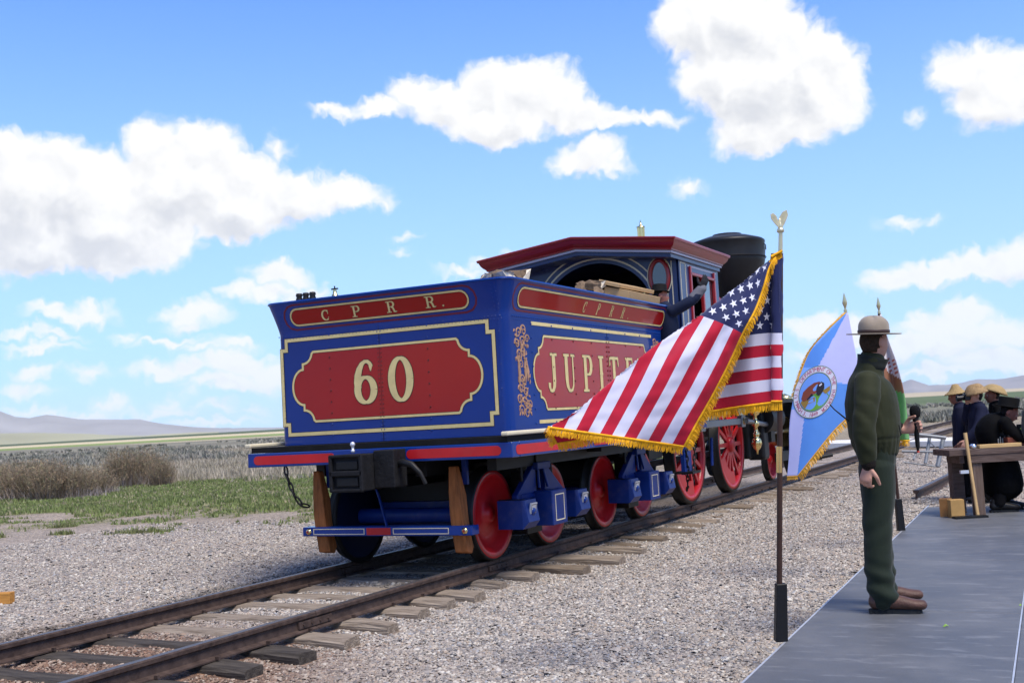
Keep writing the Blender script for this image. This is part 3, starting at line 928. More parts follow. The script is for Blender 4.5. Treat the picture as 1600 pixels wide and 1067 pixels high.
# small tufts on the bare ground
def tuft(x, y, s, n, label):
    r = np.random.default_rng(int(abs(x * 100)))
    xx = r.normal(0, s * .6, n); yy_ = r.normal(0, s * .22, n)
    me = blades('grass_tuft', xx, yy_, r.uniform(.05, .12, n), np.full(n, .012), 4, np.array([(.14, .17, .06), (.19, .20, .09), (.10, .11, .05)])[r.choice(3, n)], 5, .03, z=np.zeros(n))
    o = link('grass_tuft', me, loc=(x, y, float(ground_z(np.array([x]), np.array([y]))[0])), rot=(0, 0, .45))
    tag(o, label, 'grass tuft')
tuft(-8.24, 5.04, .42, 120, 'widest green grass tuft on the bare gravel left of the train')
tuft(-9.82, 4.83, .16, 60, 'small round grey-green tuft on bare dirt left of the wide tuft')
tuft(-11.0, 4.4, .22, 60, 'low dull green tuft at the far left on the bare dirt')
tuft(-11.2, 6.1, .2, 50, 'faint small tuft on the dirt just below the grass edge')

# pale paved crossing beyond the engine
cr = MB()
cpale = mat('pale_concrete', (.62, .6, .56), .85, var=.12, vscale=2)
u_ = Vector((.915, -.405, 0)); v_ = Vector((.405, .915, 0))
for k in range(6):
    c = Vector((-3.4, 30.6, -.10)) + u_ * (2.3 * k + 1)
    cr.box(c, (2.26, 2.6, .16), cpale, rot=Matrix.Rotation(math.atan2(u_.y, u_.x), 3, 'Z'))
tag(cr.build('pavement'), kind='structure')

# ================================================================ train
blue = mat('blue_paint', (.002, .031, .20), .35, spec=.08, var=.10, vscale=1.5, coat=.62, coatior=1.5, coatrough=.05, bump=.06, bscale=5)
blue_u = mat('underframe_blue', (.003, .020, .14), .42, spec=.25, var=.15, vscale=5, dirt=.25)
redp = mat('red_paint', (.29, .003, .002), .35, spec=.08, var=.08, vscale=1.3, coat=.5, coatior=1.5, coatrough=.05, bump=.05, bscale=5)
redw = mat('wheel_red', (.44, .010, .014), .38, var=.12, vscale=4, coat=.15, dirt=.10)
redr = mat('roof_red', (.26, .012, .016), .35, var=.12, vscale=2, coat=.4)
maroon = mat('maroon_line', (.13, .012, .03), .35)
gold = mat('gold_leaf', (.66, .52, .23), .45, metal=.15, var=.12, vscale=9)
copper = mat('copper_scroll', (.46, .24, .12), .42, metal=.35, var=.3, vscale=20)
cream = mat('cream_line', (.62, .55, .38), .5, var=.08)
lav = mat('pale_line', (.42, .42, .50), .5)
blk = mat('black_iron', (.007, .007, .0075), .5, var=.3, vscale=8)
blkg = mat('grey_black_iron', (.013, .013, .0145), .6, var=.3, vscale=10, bump=.3, bscale=30)
blkp = mat('black_deck', (.010, .010, .010), .7, var=.3)
steel = mat('grey_steel_rod', (.22, .23, .25), .38, metal=.7, var=.15)
brass = mat('polished_brass', (.80, .62, .28), .16, metal=1.0, var=.06)
silver = mat('silver_plate', (.62, .64, .68), .35, metal=.5)
brownwood = mat('brake_wood', (.27, .095, .03), .6, var=.35, vscale=5, stretch=(6, 6, 1), bump=.3, bscale=12)
darkin = mat('dark_interior', (.01, .01, .012), .8)
tyre = mat('wheel_tyre', (.010, .0095, .0095), .5, var=.3, vscale=6)
glass = mat('window_glass', (.02, .025, .03), .03, spec=.9, coat=1.0, coatrough=.01)

WB, WF, WM = 1.308, 1.395, 1.468
Z0, Z1, Z2, TL = 1.193, 2.309, 2.609, 4.31
tender = empty('tender', (0, 2.0, 0), label='blue and red locomotive tender numbered 60 and loaded with firewood, seen from behind', cat='tender')
TI = Matrix.Translation((0, -2.0, 0))
def part(mb, name, parent=None, bevel=0, seg=1, kind=None):
    parent = parent or tender
    o = mb.build(name, parent, bevel, seg=seg)
    o.matrix_parent_inverse = parent.matrix_world.inverted() if parent.type != 'EMPTY' else Matrix.Translation(-parent.location)
    if kind: o['kind'] = kind
    return o

def rrect(hw, y0, y1, rc, n=6):
    """rounded plan, anticlockwise from rear-left"""
    pts = []
    for (cx, cy, a0) in ((-hw + rc, y0 + rc, 180), (hw - rc, y0 + rc, 270), (hw - rc, y1 - rc, 0), (-hw + rc, y1 - rc, 90)):
        for i in range(n + 1):
            a = R(a0 + 90 * i / n)
            pts.append((cx + rc * math.cos(a), cy + rc * math.sin(a)))
    return pts
RC = .10
def tender_rings():
    rings = []
    rings.append((rrect(WB, 0, TL, RC), Z0))
    rings.append((rrect(WB, 0, TL, RC), Z1))
    for k in range(1, 7):
        u = k / 6
        o = (WF - WB) * (u ** 1.15)
        rings.append((rrect(WB + o, -o, TL + o, RC + o * .6), Z1 + (Z2 - Z1) * u))
    o = WF - WB
    rings.append((rrect(WF + .010, -o - .010, TL + o + .01, RC + o * .6), Z2 + .006))
    rings.append((rrect(WF + .006, -o - .006, TL + o + .006, RC + o * .6), Z2 + .022))
    rings.append((rrect(WF - .015, -o + .015, TL + o - .015, RC + o * .5), Z2 + .018))
    rings.append((rrect(WB - .02, .02, TL - .02, RC), Z1 + .12))
    return rings
mb = MB()
rings = tender_rings()
n = len(rings[0][0])
vs = [(x, y, z) for ring, z in rings for x, y in ring]
fs = []
for j in range(len(rings) - 1):
    for i in range(n):
        fs.append((j * n + i, j * n + (i + 1) % n, (j + 1) * n + (i + 1) % n, (j + 1) * n + i))
mb.add(vs, fs, blue, True)
mb.add([(x, y, rings[-1][1]) for x, y in rings[-1][0]], [tuple(range(n))], blue)
tank = part(mb, 'tank')
me = tank.data
e = tank.modifiers.new('edge', 'EDGE_SPLIT'); e.split_angle = R(35)

rear = lambda a, b, h: (a, -h, b)
side = lambda a, b, h: (WB + h, a, b)
def lside(a, b, h): return (-WB - h, a, b)
def fo(z): return (WF - WB) * max(0, min(1, (z - Z1) / (Z2 - Z1))) ** 1.15
frear = lambda a, b, h: (a, -fo(b) - h, b)
fside = lambda a, b, h: (WB + fo(b) + h, a, b)

def arc(cx, cy, r, a0, a1, n=8, ry=None):
    ry = ry or r
    return [(cx + r * math.cos(R(a0 + (a1 - a0) * i / n)), cy + ry * math.sin(R(a0 + (a1 - a0) * i / n))) for i in range(n + 1)]

def cartouche(xc, zc, hw, hh, bw, nk):
    """panel outline: flat top, concave scallop and a small step at each corner, bulging ends"""
    pts = []
    s = nk
    def quad(sx, sy):
        q = []
        q.append((hw - s * .9, hh))
        q += arc(hw - s * .9 + s * 1.0 + .02, hh - .0, s, 180, 270, 5)   # concave
        q = [(hw - s * .9, hh)] + [(hw - s * .9 + s * math.sin(R(t)) * 1.0 + 0.0 * t, hh - s * (1 - math.cos(R(t)))) for t in (15, 30, 45, 60, 75, 90)][:0] + \
            [(hw + .02 - s * .92 * math.cos(R(t)), hh - s * .92 * math.sin(R(t))) for t in (8, 22, 36, 50, 64, 78, 90)]
        q.append((hw + .02, hh - s * 1.35))
        zz = hh - s * 1.35
        for t in (.0, .12, .25, .4, .55, .7, .85, 1.0):
            a = t * PI / 2
            q.append((hw + .02 + bw * math.sin(a), zz * math.cos(a)))
        return [(sx * x, sy * y) for x, y in q]
    q1 = quad(1, 1); q2 = list(reversed(quad(1, -1))); q3 = quad(-1, -1); q4 = list(reversed(quad(-1, 1)))
    out = q1[:-1] + q2[:] + q3[:-1] + q4[:]
    res = []
    for p in out:
        if not res or (abs(res[-1][0] - p[0]) + abs(res[-1][1] - p[1])) > 1e-4:
            res.append(p)
    if abs(res[0][0] - res[-1][0]) + abs(res[0][1] - res[-1][1]) < 1e-4: res.pop()
    return [(xc + x, zc + y) for x, y in res]

def fan(mb, poly, c, place, h, m_):
    vs = [place(c[0], c[1], h)] + [place(a, b, h) for a, b in poly]
    n = len(poly)
    mb.add(vs, [(0, 1 + i, 1 + (i + 1) % n) for i in range(n)], m_)

# rear panel
def panel(name, poly, c, place, gw=.022, parent=None, mp=redp, ml=gold):
    mb = MB(); fan(mb, poly, c, place, .0025, mp)
    po = part(mb, name, parent)
    mb = MB()
    mb.strip(poly, gw + .009, place, .0032, blk, closed=True)
    mb.strip(poly, gw, place, .0045, ml, closed=True)
    g = mb.build('gold_outline', po)
    return po
P1 = cartouche(-.04, 1.765, .93, .345, .13, .125)
pnl = panel('number_panel', P1, (-.04, 1.765), rear)
def frame_path(x0, x1, z0, z1, nx, nz):
    return [(x0 + nx, z1), (x1 - nx, z1), (x1 - nx, z1 - nz), (x1, z1 - nz), (x1, z0 + nz), (x1 - nx, z0 + nz), (x1 - nx, z0), (x0 + nx, z0), (x0 + nx, z0 + nz), (x0, z0 + nz), (x0, z1 - nz), (x0 + nx, z1 - nz)]
mb = MB()
fp = frame_path(-1.245, 1.175, 1.30, 2.245, .06, .10)
mb.strip(fp, .044, rear, .0025, blk, closed=True)
mb.strip(fp, .034, rear, .004, gold, closed=True)
part(mb, 'gold_frame')

# --- letters drawn as strokes with slab serifs
def ell(cx, cy, rx, ry, a0, a1, w0, w1, n=22, wf=None):
    out = []
    for i in range(n + 1):
        t = i / n; a = R(a0 + (a1 - a0) * t)
        thick = abs(math.cos(a))         # thick at the sides, thin at top and bottom
        out.append((cx + rx * math.cos(a), cy + ry * math.sin(a), w0 + (w1 - w0) * thick))
    return out
G = {}
st, th, sf = .20, .07, .075
G['0'] = (.72, [ell(.36, .5, .265, .455, 0, 360, .075, .19, 40)])
G['6'] = (.72, [ell(.36, .32, .25, .275, 0, 360, .07, .19, 36),
                [(.13, .36, .19), (.115, .50, .19), (.135, .64, .185), (.19, .78, .16), (.27, .89, .115), (.36, .945, .08), (.45, .94, .08), (.52, .89, .09), (.555, .82, .10)],
                [(.50, .79, .13), (.535, .80, .15), (.57, .79, .13)]])
G['C'] = (.74, [ell(.42, .5, .31, .44, 50, 310, .07, .20, 30), [(.64, .60, .06), (.64, .96, .06)], [(.64, .22, .05), (.66, .34, .05)]])
G['P'] = (.74, [[(.22, .0, st), (.22, 1.0, st)], [(.02, .035, sf), (.42, .035, sf)], [(.02, .965, sf), (.42, .965, sf)],
                [(.25, .965, .07), (.45, .965, .07)] + ell(.45, .72, .20, .245, 90, -90, .07, .19, 12) + [(.25, .475, .07)]])
G['R'] = (.86, [[(.22, .0, st), (.22, 1.0, st)], [(.02, .035, sf), (.40, .035, sf)], [(.02, .965, sf), (.42, .965, sf)],
                [(.25, .965, .07), (.45, .965, .07)] + ell(.45, .74, .20, .225, 90, -90, .07, .19, 12) + [(.25, .515, .07)],
                [(.44, .5, .12), (.56, .40, .17), (.60, .25, .18), (.64, .08, .17), (.74, .035, .08), (.84, .08, .06)]])
G['.'] = (.30, [ell(.14, .08, .04, .04, 0, 360, .09, .09, 12)])
G['J'] = (.66, [[(.44, 1.0, st), (.44, .28, st), (.42, .16, .17), (.35, .06, .12), (.26, .03, .08), (.17, .05, .10), (.11, .14, .13), (.12, .24, .15)], [(.22, .965, sf), (.66, .965, sf)]])
G['U'] = (.86, [[(.20, 1.0, st), (.20, .34, st), (.23, .17, .17), (.33, .05, .11), (.45, .03, .08), (.56, .06, .08), (.64, .17, .08), (.66, .34, .08), (.66, 1.0, .08)], [(.02, .965, sf), (.40, .965, sf)], [(.52, .965, sf), (.80, .965, sf)]])
G['I'] = (.46, [[(.22, 0, st), (.22, 1.0, st)], [(.02, .035, sf), (.42, .035, sf)], [(.02, .965, sf), (.42, .965, sf)], [(.10, .5, .06), (.34, .5, .06)]])
G['T'] = (.80, [[(.38, 0, st), (.38, 1.0, st)], [(.18, .035, sf), (.58, .035, sf)], [(.02, .955, .09), (.74, .955, .09)], [(.05, .955, .08), (.03, .72, .05)], [(.71, .955, .08), (.73, .72, .05)]])
G['E'] = (.74, [[(.20, 0, st), (.20, 1.0, st)], [(.02, .04, .08), (.62, .04, .08)], [(.02, .96, .08), (.62, .96, .08)], [(.2, .5, .07), (.44, .5, .07)], [(.62, .0, .05), (.64, .26, .05)], [(.61, 1.0, .05), (.62, .76, .05)], [(.44, .38, .05), (.44, .62, .05)]])
def letters(items, place, parent, wx, outline=.012, slant=0.0, m_=gold, bold=1.0):
    """items: (char, x, z, height, x-scale)"""
    for ch, x, z, H, sx in items:
        mb = MB()
        w, strokes = G[ch]
        for k, stt in enumerate(strokes):
            pts = [(x + (p[0] * H * sx + slant * p[1] * H) * 1, z + p[1] * H) for p in stt]
            ws = [p[2] * H * (sx * .5 + .5) * bold for p in stt]
            h = .0008 * k
            if outline:
                mb.strip([(a, b) for a, b in pts], [q + outline for q in ws], place, .004 + h * .3, blk)
            mb.strip(pts, ws, place, .006 + h * .5, m_)
        o = mb.build({'.': 'full_stop'}.get(ch, 'numeral' if ch.isdigit() else 'letter'), parent)
letters([('6', -.385, 1.555, .44, .86), ('0', .015, 1.555, .44, .88)], rear, pnl, 1, .014)
# rear flare pill
def pill(x0, x1, z0, z1, n=8):
    r = (z1 - z0) / 2; zc = (z0 + z1) / 2
    return arc(x1 - r, zc, r, 90, -90, n) + arc(x0 + r, zc, r, 270, 90, n)
pp = pill(-1.08, .955, 2.385, 2.545)
def vpanel(name, poly, place, gw, parent=None, outline=True):
    """panel on a curved surface: cut into columns"""
    mb = MB()
    xs_ = [p[0] for p in poly]; x0, x1 = min(xs_), max(xs_)
    zs_ = [p[1] for p in poly]; zc = (min(zs_) + max(zs_)) / 2
    n = len(poly)
    # rings shrinking towards the centre line
    vs = []
    for k in (1.0, .66, .33, .001):
        vs += [place(a if 0 else (a), zc + (b - zc) * k, .003) for a, b in poly]
    fs = []
    for j in range(3):
        for i in range(n):
            fs.append((j * n + i, j * n + (i + 1) % n, (j + 1) * n + (i + 1) % n, (j + 1) * n + i))
    mb.add(vs, fs, redp)
    po = part(mb, name, parent)
    mb = MB()
    mb.strip(poly, gw + .008, place, .0036, blk, closed=True)
    mb.strip(poly, gw, place, .005, gold, closed=True)
    mb.build('gold_outline', po)
    return po
rp = vpanel('lettering_panel', pp, frear, .016)
mb = MB()
ml = pill(-1.16, 1.04, 2.345, 2.588, 6)
mb.strip(ml, .018, frear, .0022, maroon, closed=True)
part(mb, 'maroon_outline')
letters([('C', -.71, 2.405, .105, 1.25), ('P', -.345, 2.41, .105, 1.3), ('R', .055, 2.415, .105, 1.3), ('R', .49, 2.42, .105, 1.3), ('.', .665, 2.42, .105, 1.2)], frear, rp, 1, .006, bold=.85)
# right side
P2 = cartouche(2.18, 1.765, 1.50, .355, .13, .13)
sp_ = panel('name_panel', P2, (2.18, 1.765), side)
zz_ = 1.575
xs0 = .83
its = []
for ch, y in zip('JUPITER', (.83, 1.22, 1.70, 2.13, 2.45, 2.93, 3.32)):
    its.append((ch, y, zz_, .385, .92))
letters(its, side, sp_, 1, .012, bold=.95)
mb = MB()
mb.strip([(.53, 2.235), (3.85, 2.235)], .034, side, .004, gold)
mb.strip([(.60, 1.295), (3.80, 1.295)], .034, side, .004, gold)
part(mb, 'gold_frame')
sfp = vpanel('lettering_panel', pill(.20, 4.24, 2.375, 2.55, 6), fside, .016)
mb = MB(); mb.strip(pill(.10, 4.32, 2.34, 2.590, 6), .018, fside, .0022, maroon, closed=True); part(mb, 'maroon_outline')
letters([('C', 1.71, 2.40, .12, .8), ('P', 2.08, 2.40, .12, .8), ('R', 2.46, 2.40, .12, .8), ('R', 2.80, 2.40, .12, .8), ('.', 3.02, 2.40, .12, .8)], fside, sfp, 1, .005, slant=.3, bold=.55)
# left side, plain panel (out of the picture but part of the thing)
panel('name_panel', P2, (2.18, 1.765), lside)
# copper scrolls on the side, at both ends
def scrollwork(y0, z0, z1, flip):
    mb = MB(); r = random.Random(5)
    def spiral(cy, cz, s, dirn, turns=1.4, w=.016):
        pts = []
        for i in range(22):
            t = i / 21
            a = dirn * turns * 2 * PI * t + (0 if dirn > 0 else PI)
            rad = s * (1 - t) ** .8
            pts.append((cy + flip * rad * math.cos(a), cz + rad * math.sin(a)))
        mb.strip(pts, [w * .75 * (1.3 - .9 * i / 21) for i in range(22)], side, .0035 + r.uniform(0, .0015), copper)
    H = z1 - z0; zc = (z0 + z1) / 2
    for sgn in (-1, 1):
        spiral(y0 + flip * .10, zc + sgn * H * .42, .055, sgn)
        spiral(y0 + flip * .21, zc + sgn * H * .45, .06, -sgn)
        spiral(y0 + flip * .06, zc + sgn * H * .30, .05, -sgn)
        spiral(y0 + flip * .17, zc + sgn * H * .33, .055, sgn)
        spiral(y0 + flip * .09, zc + sgn * H * .19, .05, sgn)
        spiral(y0 + flip * .19, zc + sgn * H * .22, .045, -sgn)
        spiral(y0 + flip * .28, zc + sgn * H * .36, .045, sgn)
        spiral(y0 + flip * .13, zc + sgn * H * .08, .045, -sgn)
        for k in range(46):
            a = r.uniform(0, 2 * PI); cy = y0 + flip * r.uniform(.03, .30); cz = zc + sgn * H * r.uniform(.05, .48)
            l = r.uniform(.03, .06)
            mb.strip([(cy, cz), (cy + l * .5 * math.cos(a), cz + l * .5 * math.sin(a)), (cy + l * math.cos(a + .5), cz + l * math.sin(a + .5))], [.004, .018, .003], side, .0045 + r.uniform(0, .002), copper)
    # slim vertical leaves in the middle
    for dy, hh in ((.07, .16), (.20, .12), (.25, .09)):
        mb.strip([(y0 + flip * dy, zc - hh), (y0 + flip * (dy + .015), zc), (y0 + flip * dy, zc + hh)], [.004, .05, .004], side, .0065, copper)
    return mb
for y0, fl in ((.14, 1), (4.17, -1)):
    part(scrollwork(y0, 1.34, 2.20, fl), 'scroll_ornament')
# rivets and seams
riv = MB()
rivd = mat('panel_rivet', (.09, .006, .006), .4)
def rivet(p, nrm, r=.009, m_=None):
    nrm = Vector(nrm); a = nrm.orthogonal().normalized(); b = nrm.cross(a)
    p = Vector(p)
    vs = [p + (a * math.cos(t) + b * math.sin(t)) * r for t in [k * PI / 3 for k in range(6)]] + [p + (a * math.cos(t) + b * math.sin(t)) * r * .6 + nrm * r * .55 for t in [k * PI / 3 for k in range(6)]]
    riv.add(vs, [(i, (i + 1) % 6, 6 + (i + 1) % 6, 6 + i) for i in range(6)] + [(6, 7, 8, 9, 10, 11)], m_ or blue, True)
k = -1.27
while k < 1.27:
    rivet((k, -.001, Z1 - .022), (0, -1, 0), .0075); rivet((k + .02, -.001, Z1 - .052), (0, -1, 0), .0065); k += .04
for x0 in (-.09, -.055):
    for i in range(26):
        zr = Z0 + .03 + i * .041
        rivet((x0, -.002, zr), (0, -1, 0), .008, rivd if 1.42 < zr < 2.11 else None)
for x0 in (-.66, .47):
    for i in range(10):
        zr = Z0 + .08 + i * .11
        rivet((x0, -.003, zr), (0, -1, 0), .010, rivd if 1.42 < zr < 2.11 else None)
for xs_ in (-1.24, 1.24):
    for i in range(14): rivet((xs_ * .995, -.001, Z0 + .05 + i * .075), (0, -1, 0), .006)
k = .14
while k < TL - .1:
    for sx in (1, -1):
        rivet((sx * (WB + .001), k, Z1 - .022), (sx, 0, 0), .0115); rivet((sx * (WB + .001), k + .02, Z1 - .052), (sx, 0, 0), .007)
    k += .045
for yk in (.52, .98, 1.5, 1.98, 2.40, 2.47, 2.98, 3.45, 3.9):
    for i in range(18 if yk in (2.40, 2.47) else 8):
        z = Z0 + .09 + i * (.052 if yk in (2.40, 2.47) else .135)
        if z < Z1 - .06: rivet((WB + .004, yk, z), (1, 0, 0), .011, rivd if (.75 < yk < 3.6 and 1.41 < z < 2.12) else None)
for x0 in (1.30, -1.30):
    for i in range(7):
        z = Z1 + .03 + i * .038
        rivet((x0 * .93, -fo(z) - .001, z), (0, -1, .2), .0055); rivet((x0 * .96, -fo(z) - .001, z + .015), (0, -1, .2), .0055)
part(riv, 'rivets', kind='stuff')
sm_ = MB()
sm_.box((-.0725, -.0012, (Z0 + Z1) / 2), (.004, .003, Z1 - Z0 - .004), blkp)
sm_.box((WB + .0012, 2.435, (Z0 + Z1) / 2), (.003, .004, Z1 - Z0 - .004), blkp)
part(sm_, 'plate_seam')

# deck and beams
mb = MB()
mb.box((0, 1.98, 1.163), (2.84, 4.60, .052), blkp)
part(mb, 'deck_floor')
mb = MB()
mb.box((0, -.25, 1.0665), (2 * WM, .15, .135), blue)
rb = part(mb, 'rear_beam', bevel=.006)
bpl = lambda a, b, h: (a, -.325 - h, b)
for x0, x1 in ((-1.39, -.42), (.38, 1.36)):
    mb = MB(); mb.prism(pill(x0, x1, 1.023, 1.108), bpl, .0005, .003, redw)
    mb.build('red_inset', rb)
for sx in (-1, 1):
    mb = MB()
    mb.box((sx * (WM - .05), 2.16, 1.0665), (.10, 4.66, .135), blue)
    sb = part(mb, 'side_sill', bevel=.005)
    pl = (lambda sx: (lambda a, b, h: (sx * (WM + h), a, b)))(sx)
    for y0, y1 in ((-.25, 1.35), (1.5, 2.9), (3.05, 4.4)):
        mb = MB(); mb.prism(pill(y0, y1, 1.022, 1.108), pl, .0005, .003, redw)
        mb.build('red_inset', sb)
    mb = MB()
    mb.box((sx * 1.425, 2.05, 1.212), (.075, 4.85, .038), cream)
    part(mb, 'cream_step_strip', bevel=.012, seg=2)
# safety chain
def chain(pts, parent, name='safety_chain', r=.009, L=.052, W=.017, m_=blk):
    mb = MB()
    P = [Vector(p) for p in pts]
    seglen = [(P[i + 1] - P[i]).length for i in range(len(P) - 1)]
    tot = sum(seglen); nl = int(tot / (L * 1.35))
    k = 0
    for i in range(nl):
        d = tot * (i + .5) / nl
        j = 0
        while j < len(seglen) - 1 and d > seglen[j]: d -= seglen[j]; j += 1
        p = P[j] + (P[j + 1] - P[j]) * (d / seglen[j])
        t = (P[j + 1] - P[j]).normalized()
        a = t.orthogonal().normalized(); a = (Matrix.Rotation(PI / 2 * (i % 2) + .4, 3, t) @ a)
        ring = []
        for q in range(12):
            an = 2 * PI * q / 12
            ring.append(p + t * (L * math.cos(an)) + a * (W * math.sin(an)))
        mb.tube(ring, r, m_, seg=6, closed=True)
    return part(mb, name, parent)
chain([(-1.05, -.27, .99), (-1.03, -.28, .90), (-.96, -.27, .72), (-.90, -.24, .62), (-.86, -.18, .60)], tender)
# coupler
mb = MB()
mb.box((-.02, -.55, .93), (.34, .30, .33), blkg)
mb.box((-.02, -.705, 1.0), (.24, .02, .085), blk)
mb.box((-.02, -.705, .85), (.24, .02, .085), blk)
mb.box((-.02, -.72, .928), (.36, .04, .05), blkg)
mb.box((-.02, -.72, 1.085), (.36, .04, .03), blkg)
mb.box((-.02, -.72, .775), (.36, .04, .03), blkg)
for sx in (-1, 1): mb.box((-.02 + sx * .165, -.72, .93), (.035, .04, .33), blkg)
mb.box((.26, -.42, .95), (.22, .22, .34), blkg)
cp = part(mb, 'coupler', bevel=.012, seg=2)
mb = MB()
mb.lathe([(0, 1.17), (.012, 1.168), (.022, 1.155), (.024, 1.14), (.014, 1.125), (.010, 1.10), (.018, 1.095), (.018, 1.07), (0, 1.07)], silver, 12, Matrix.Translation((-.02, -.60, .04)))
mb.build('coupling_pin', cp)
mb = MB()
pts = [(.30, -.40, .98), (.42, -.46, 1.0), (.52, -.47, .98), (.60, -.46, .90), (.64, -.44, .80)]
mb.tube(pts, [.03, .035, .03, .022, .02], blk, 8)
part(mb, 'air_hose')
# wooden brake blocks, beam with gold lining
mb = MB()
brk = lambda a, b, h: (a, -.115 - h, b)
mb.box((-.045, -.045, .345), (1.90, .14, .088), blue)
bb = part(mb, 'brake_beam', bevel=.006)
for x0, x1 in ((-.86, -.27), (.06, .66)):
    mb = MB(); mb.strip([(x0, .32), (x1, .32), (x1, .37), (x0, .37)], .007, brk, .003, cream, closed=True)
    mb.build('gold_outline', bb)
mb = MB(); mb.prism([(-.24, .312), (.03, .312), (.03, .378), (-.24, .378)], brk, .0005, .004, redw); mb.build('red_inset', bb)
for x in (-.92, .83):
    mb = MB(); mb.lathe([(0, .02), (.014, .019)], redr, 10, Matrix.Translation((x, -.117, .345)) @ Matrix.Rotation(PI / 2, 4, 'X')); mb.lathe([(.014, .018), (.026, .012), (.032, 0)], brass, 10, Matrix.Translation((x, -.116, .345)) @ Matrix.Rotation(PI / 2, 4, 'X'))
    mb.build('brass_bolt', bb)
for sx in (-1, 1):
    mb = MB()
    xx = sx * .77 - .045
    prof = [(-.045, .93), (-.055, .70), (-.06, .50), (-.055, .35), (-.03, .14), (.06, .12), (.10, .18), (.065, .33), (.06, .5), (.075, .66), (.05, .80), (.03, .93)]
    n_ = len(prof)
    tw = lambda b: .035 + .032 * min(1, max(0, (.95 - b) / .35))
    sl = lambda b: .05 * (.5 - b) * 1.2
    vs = [(xx - tw(b) + sl(b), a - .02, b) for a, b in prof] + [(xx + tw(b) + sl(b), a - .02, b) for a, b in prof]
    mb.add(vs, [tuple(range(n_)), tuple(reversed(range(n_, 2 * n_)))] + [(i, (i + 1) % n_, n_ + (i + 1) % n_, n_ + i) for i in range(n_)], brownwood)
    part(mb, 'brake_block', bevel=.008)
    mb = MB(); mb.box((xx + .045, .06, .88), (.05, .04, .25), blue_u)
    part(mb, 'brake_hanger')
mb = MB(); mb.tube([(-.05, -.05, .38), (-.18, .05, .62), (-.30, .12, .84)], .014, blue_u, 8); part(mb, 'brake_rod')

# wheels
WR = .436
def wheel_lathe(rw, side_, red, spokes=0):
    """disc facing +x*side_ in local axes, axle at origin"""
    M = Matrix.Rotation(PI / 2 * side_, 4, 'Y')
    mb = MB()
    prof = [(0, .02), (.05, .018), (.075, .0), (.085, -.03), (.12, -.052), (.20, -.060), (rw * .70, -.046), (rw * .76, .0), (rw * .80, .006), (rw * .82, .026), (rw * .87, .030), (rw * .955, .030), (rw * .96, .02)]
    mb.lathe(prof, red, 40, M)
    mb.lathe([(rw * .955, -.075), (rw * .7, -.09), (.1, -.075), (0, -.075)], mat('wheel_back', (.003, .008, .035), .5), 40, M)
    disc = mb.mesh('wheel_disc')
    tb = MB()
    tb.lathe([(rw * .955, .03), (rw * .992, .026), (rw, .012), (rw * 1.002, -.05), (rw * 1.07, -.058), (rw * 1.07, -.078), (rw * .96, -.082)], tyre, 48, M)
    tb.lathe([(rw * .88, .0315), (rw * .905, .0335), (rw * .93, .0315)], redr, 40, M)
    return disc, tb.mesh('tyre')
dR, tR = wheel_lathe(WR, 1, redw); dL, tL = wheel_lathe(WR, -1, redw)
axm = MB(); axm.cyl((-.70, 0, 0), (.70, 0, 0), .075, m=blue_u, seg=18); axm = axm.mesh('axle')
WY = (.49, 1.758, 3.271, 4.52)
for y in WY:
    for dm, tm, sx in ((dR, tR, 1), (dL, tL, -1)):
        w = link('wheel', dm, tender, (sx * .79, y, WR)); w.matrix_parent_inverse = TI
        link('tyre', tm, w)
    a = link('axle', axm, tender, (0, y, WR)); a.matrix_parent_inverse = TI
# truck side frames with journal boxes
def journal_mesh():
    mb = MB()
    mb.box((0, 0, 0), (.26, .27, .27), blue_u)
    mb.box((-.02, -.05, .0), (.27, .02, .285), blk); mb.box((.0, .16, .02), (.18, .06, .20), blue_u)
    vs = [(.13, -.135, -.135), (.13, .135, -.135), (.13, .135, .135), (.13, -.135, .135), (.19, -.12, -.07), (.19, .12, -.07), (.155, .12, .135), (.155, -.12, .135)]
    mb.add(vs, [(0, 1, 5, 4), (1, 2, 6, 5), (2, 3, 7, 6), (3, 0, 4, 7), (4, 5, 6, 7)], blue_u)
    return mb.mesh('journal_box')
jm = journal_mesh()
pm = MB()
pm.box((0, 0, 0), (.014, .13, .16), silver)
pm.strip([(-.05, -.065), (.05, -.065), (.05, .065), (-.05, .065)], .008, lambda a, b, h: (.007 + h, a, b), .002, steel, closed=True)
pm.lathe([(0, .016), (.03, .014), (.035, .0)], blue, 12, Matrix.Translation((.008, 0, .0)) @ Matrix.Rotation(PI / 2, 4, 'Y'))
pm = pm.mesh('journal_lid')
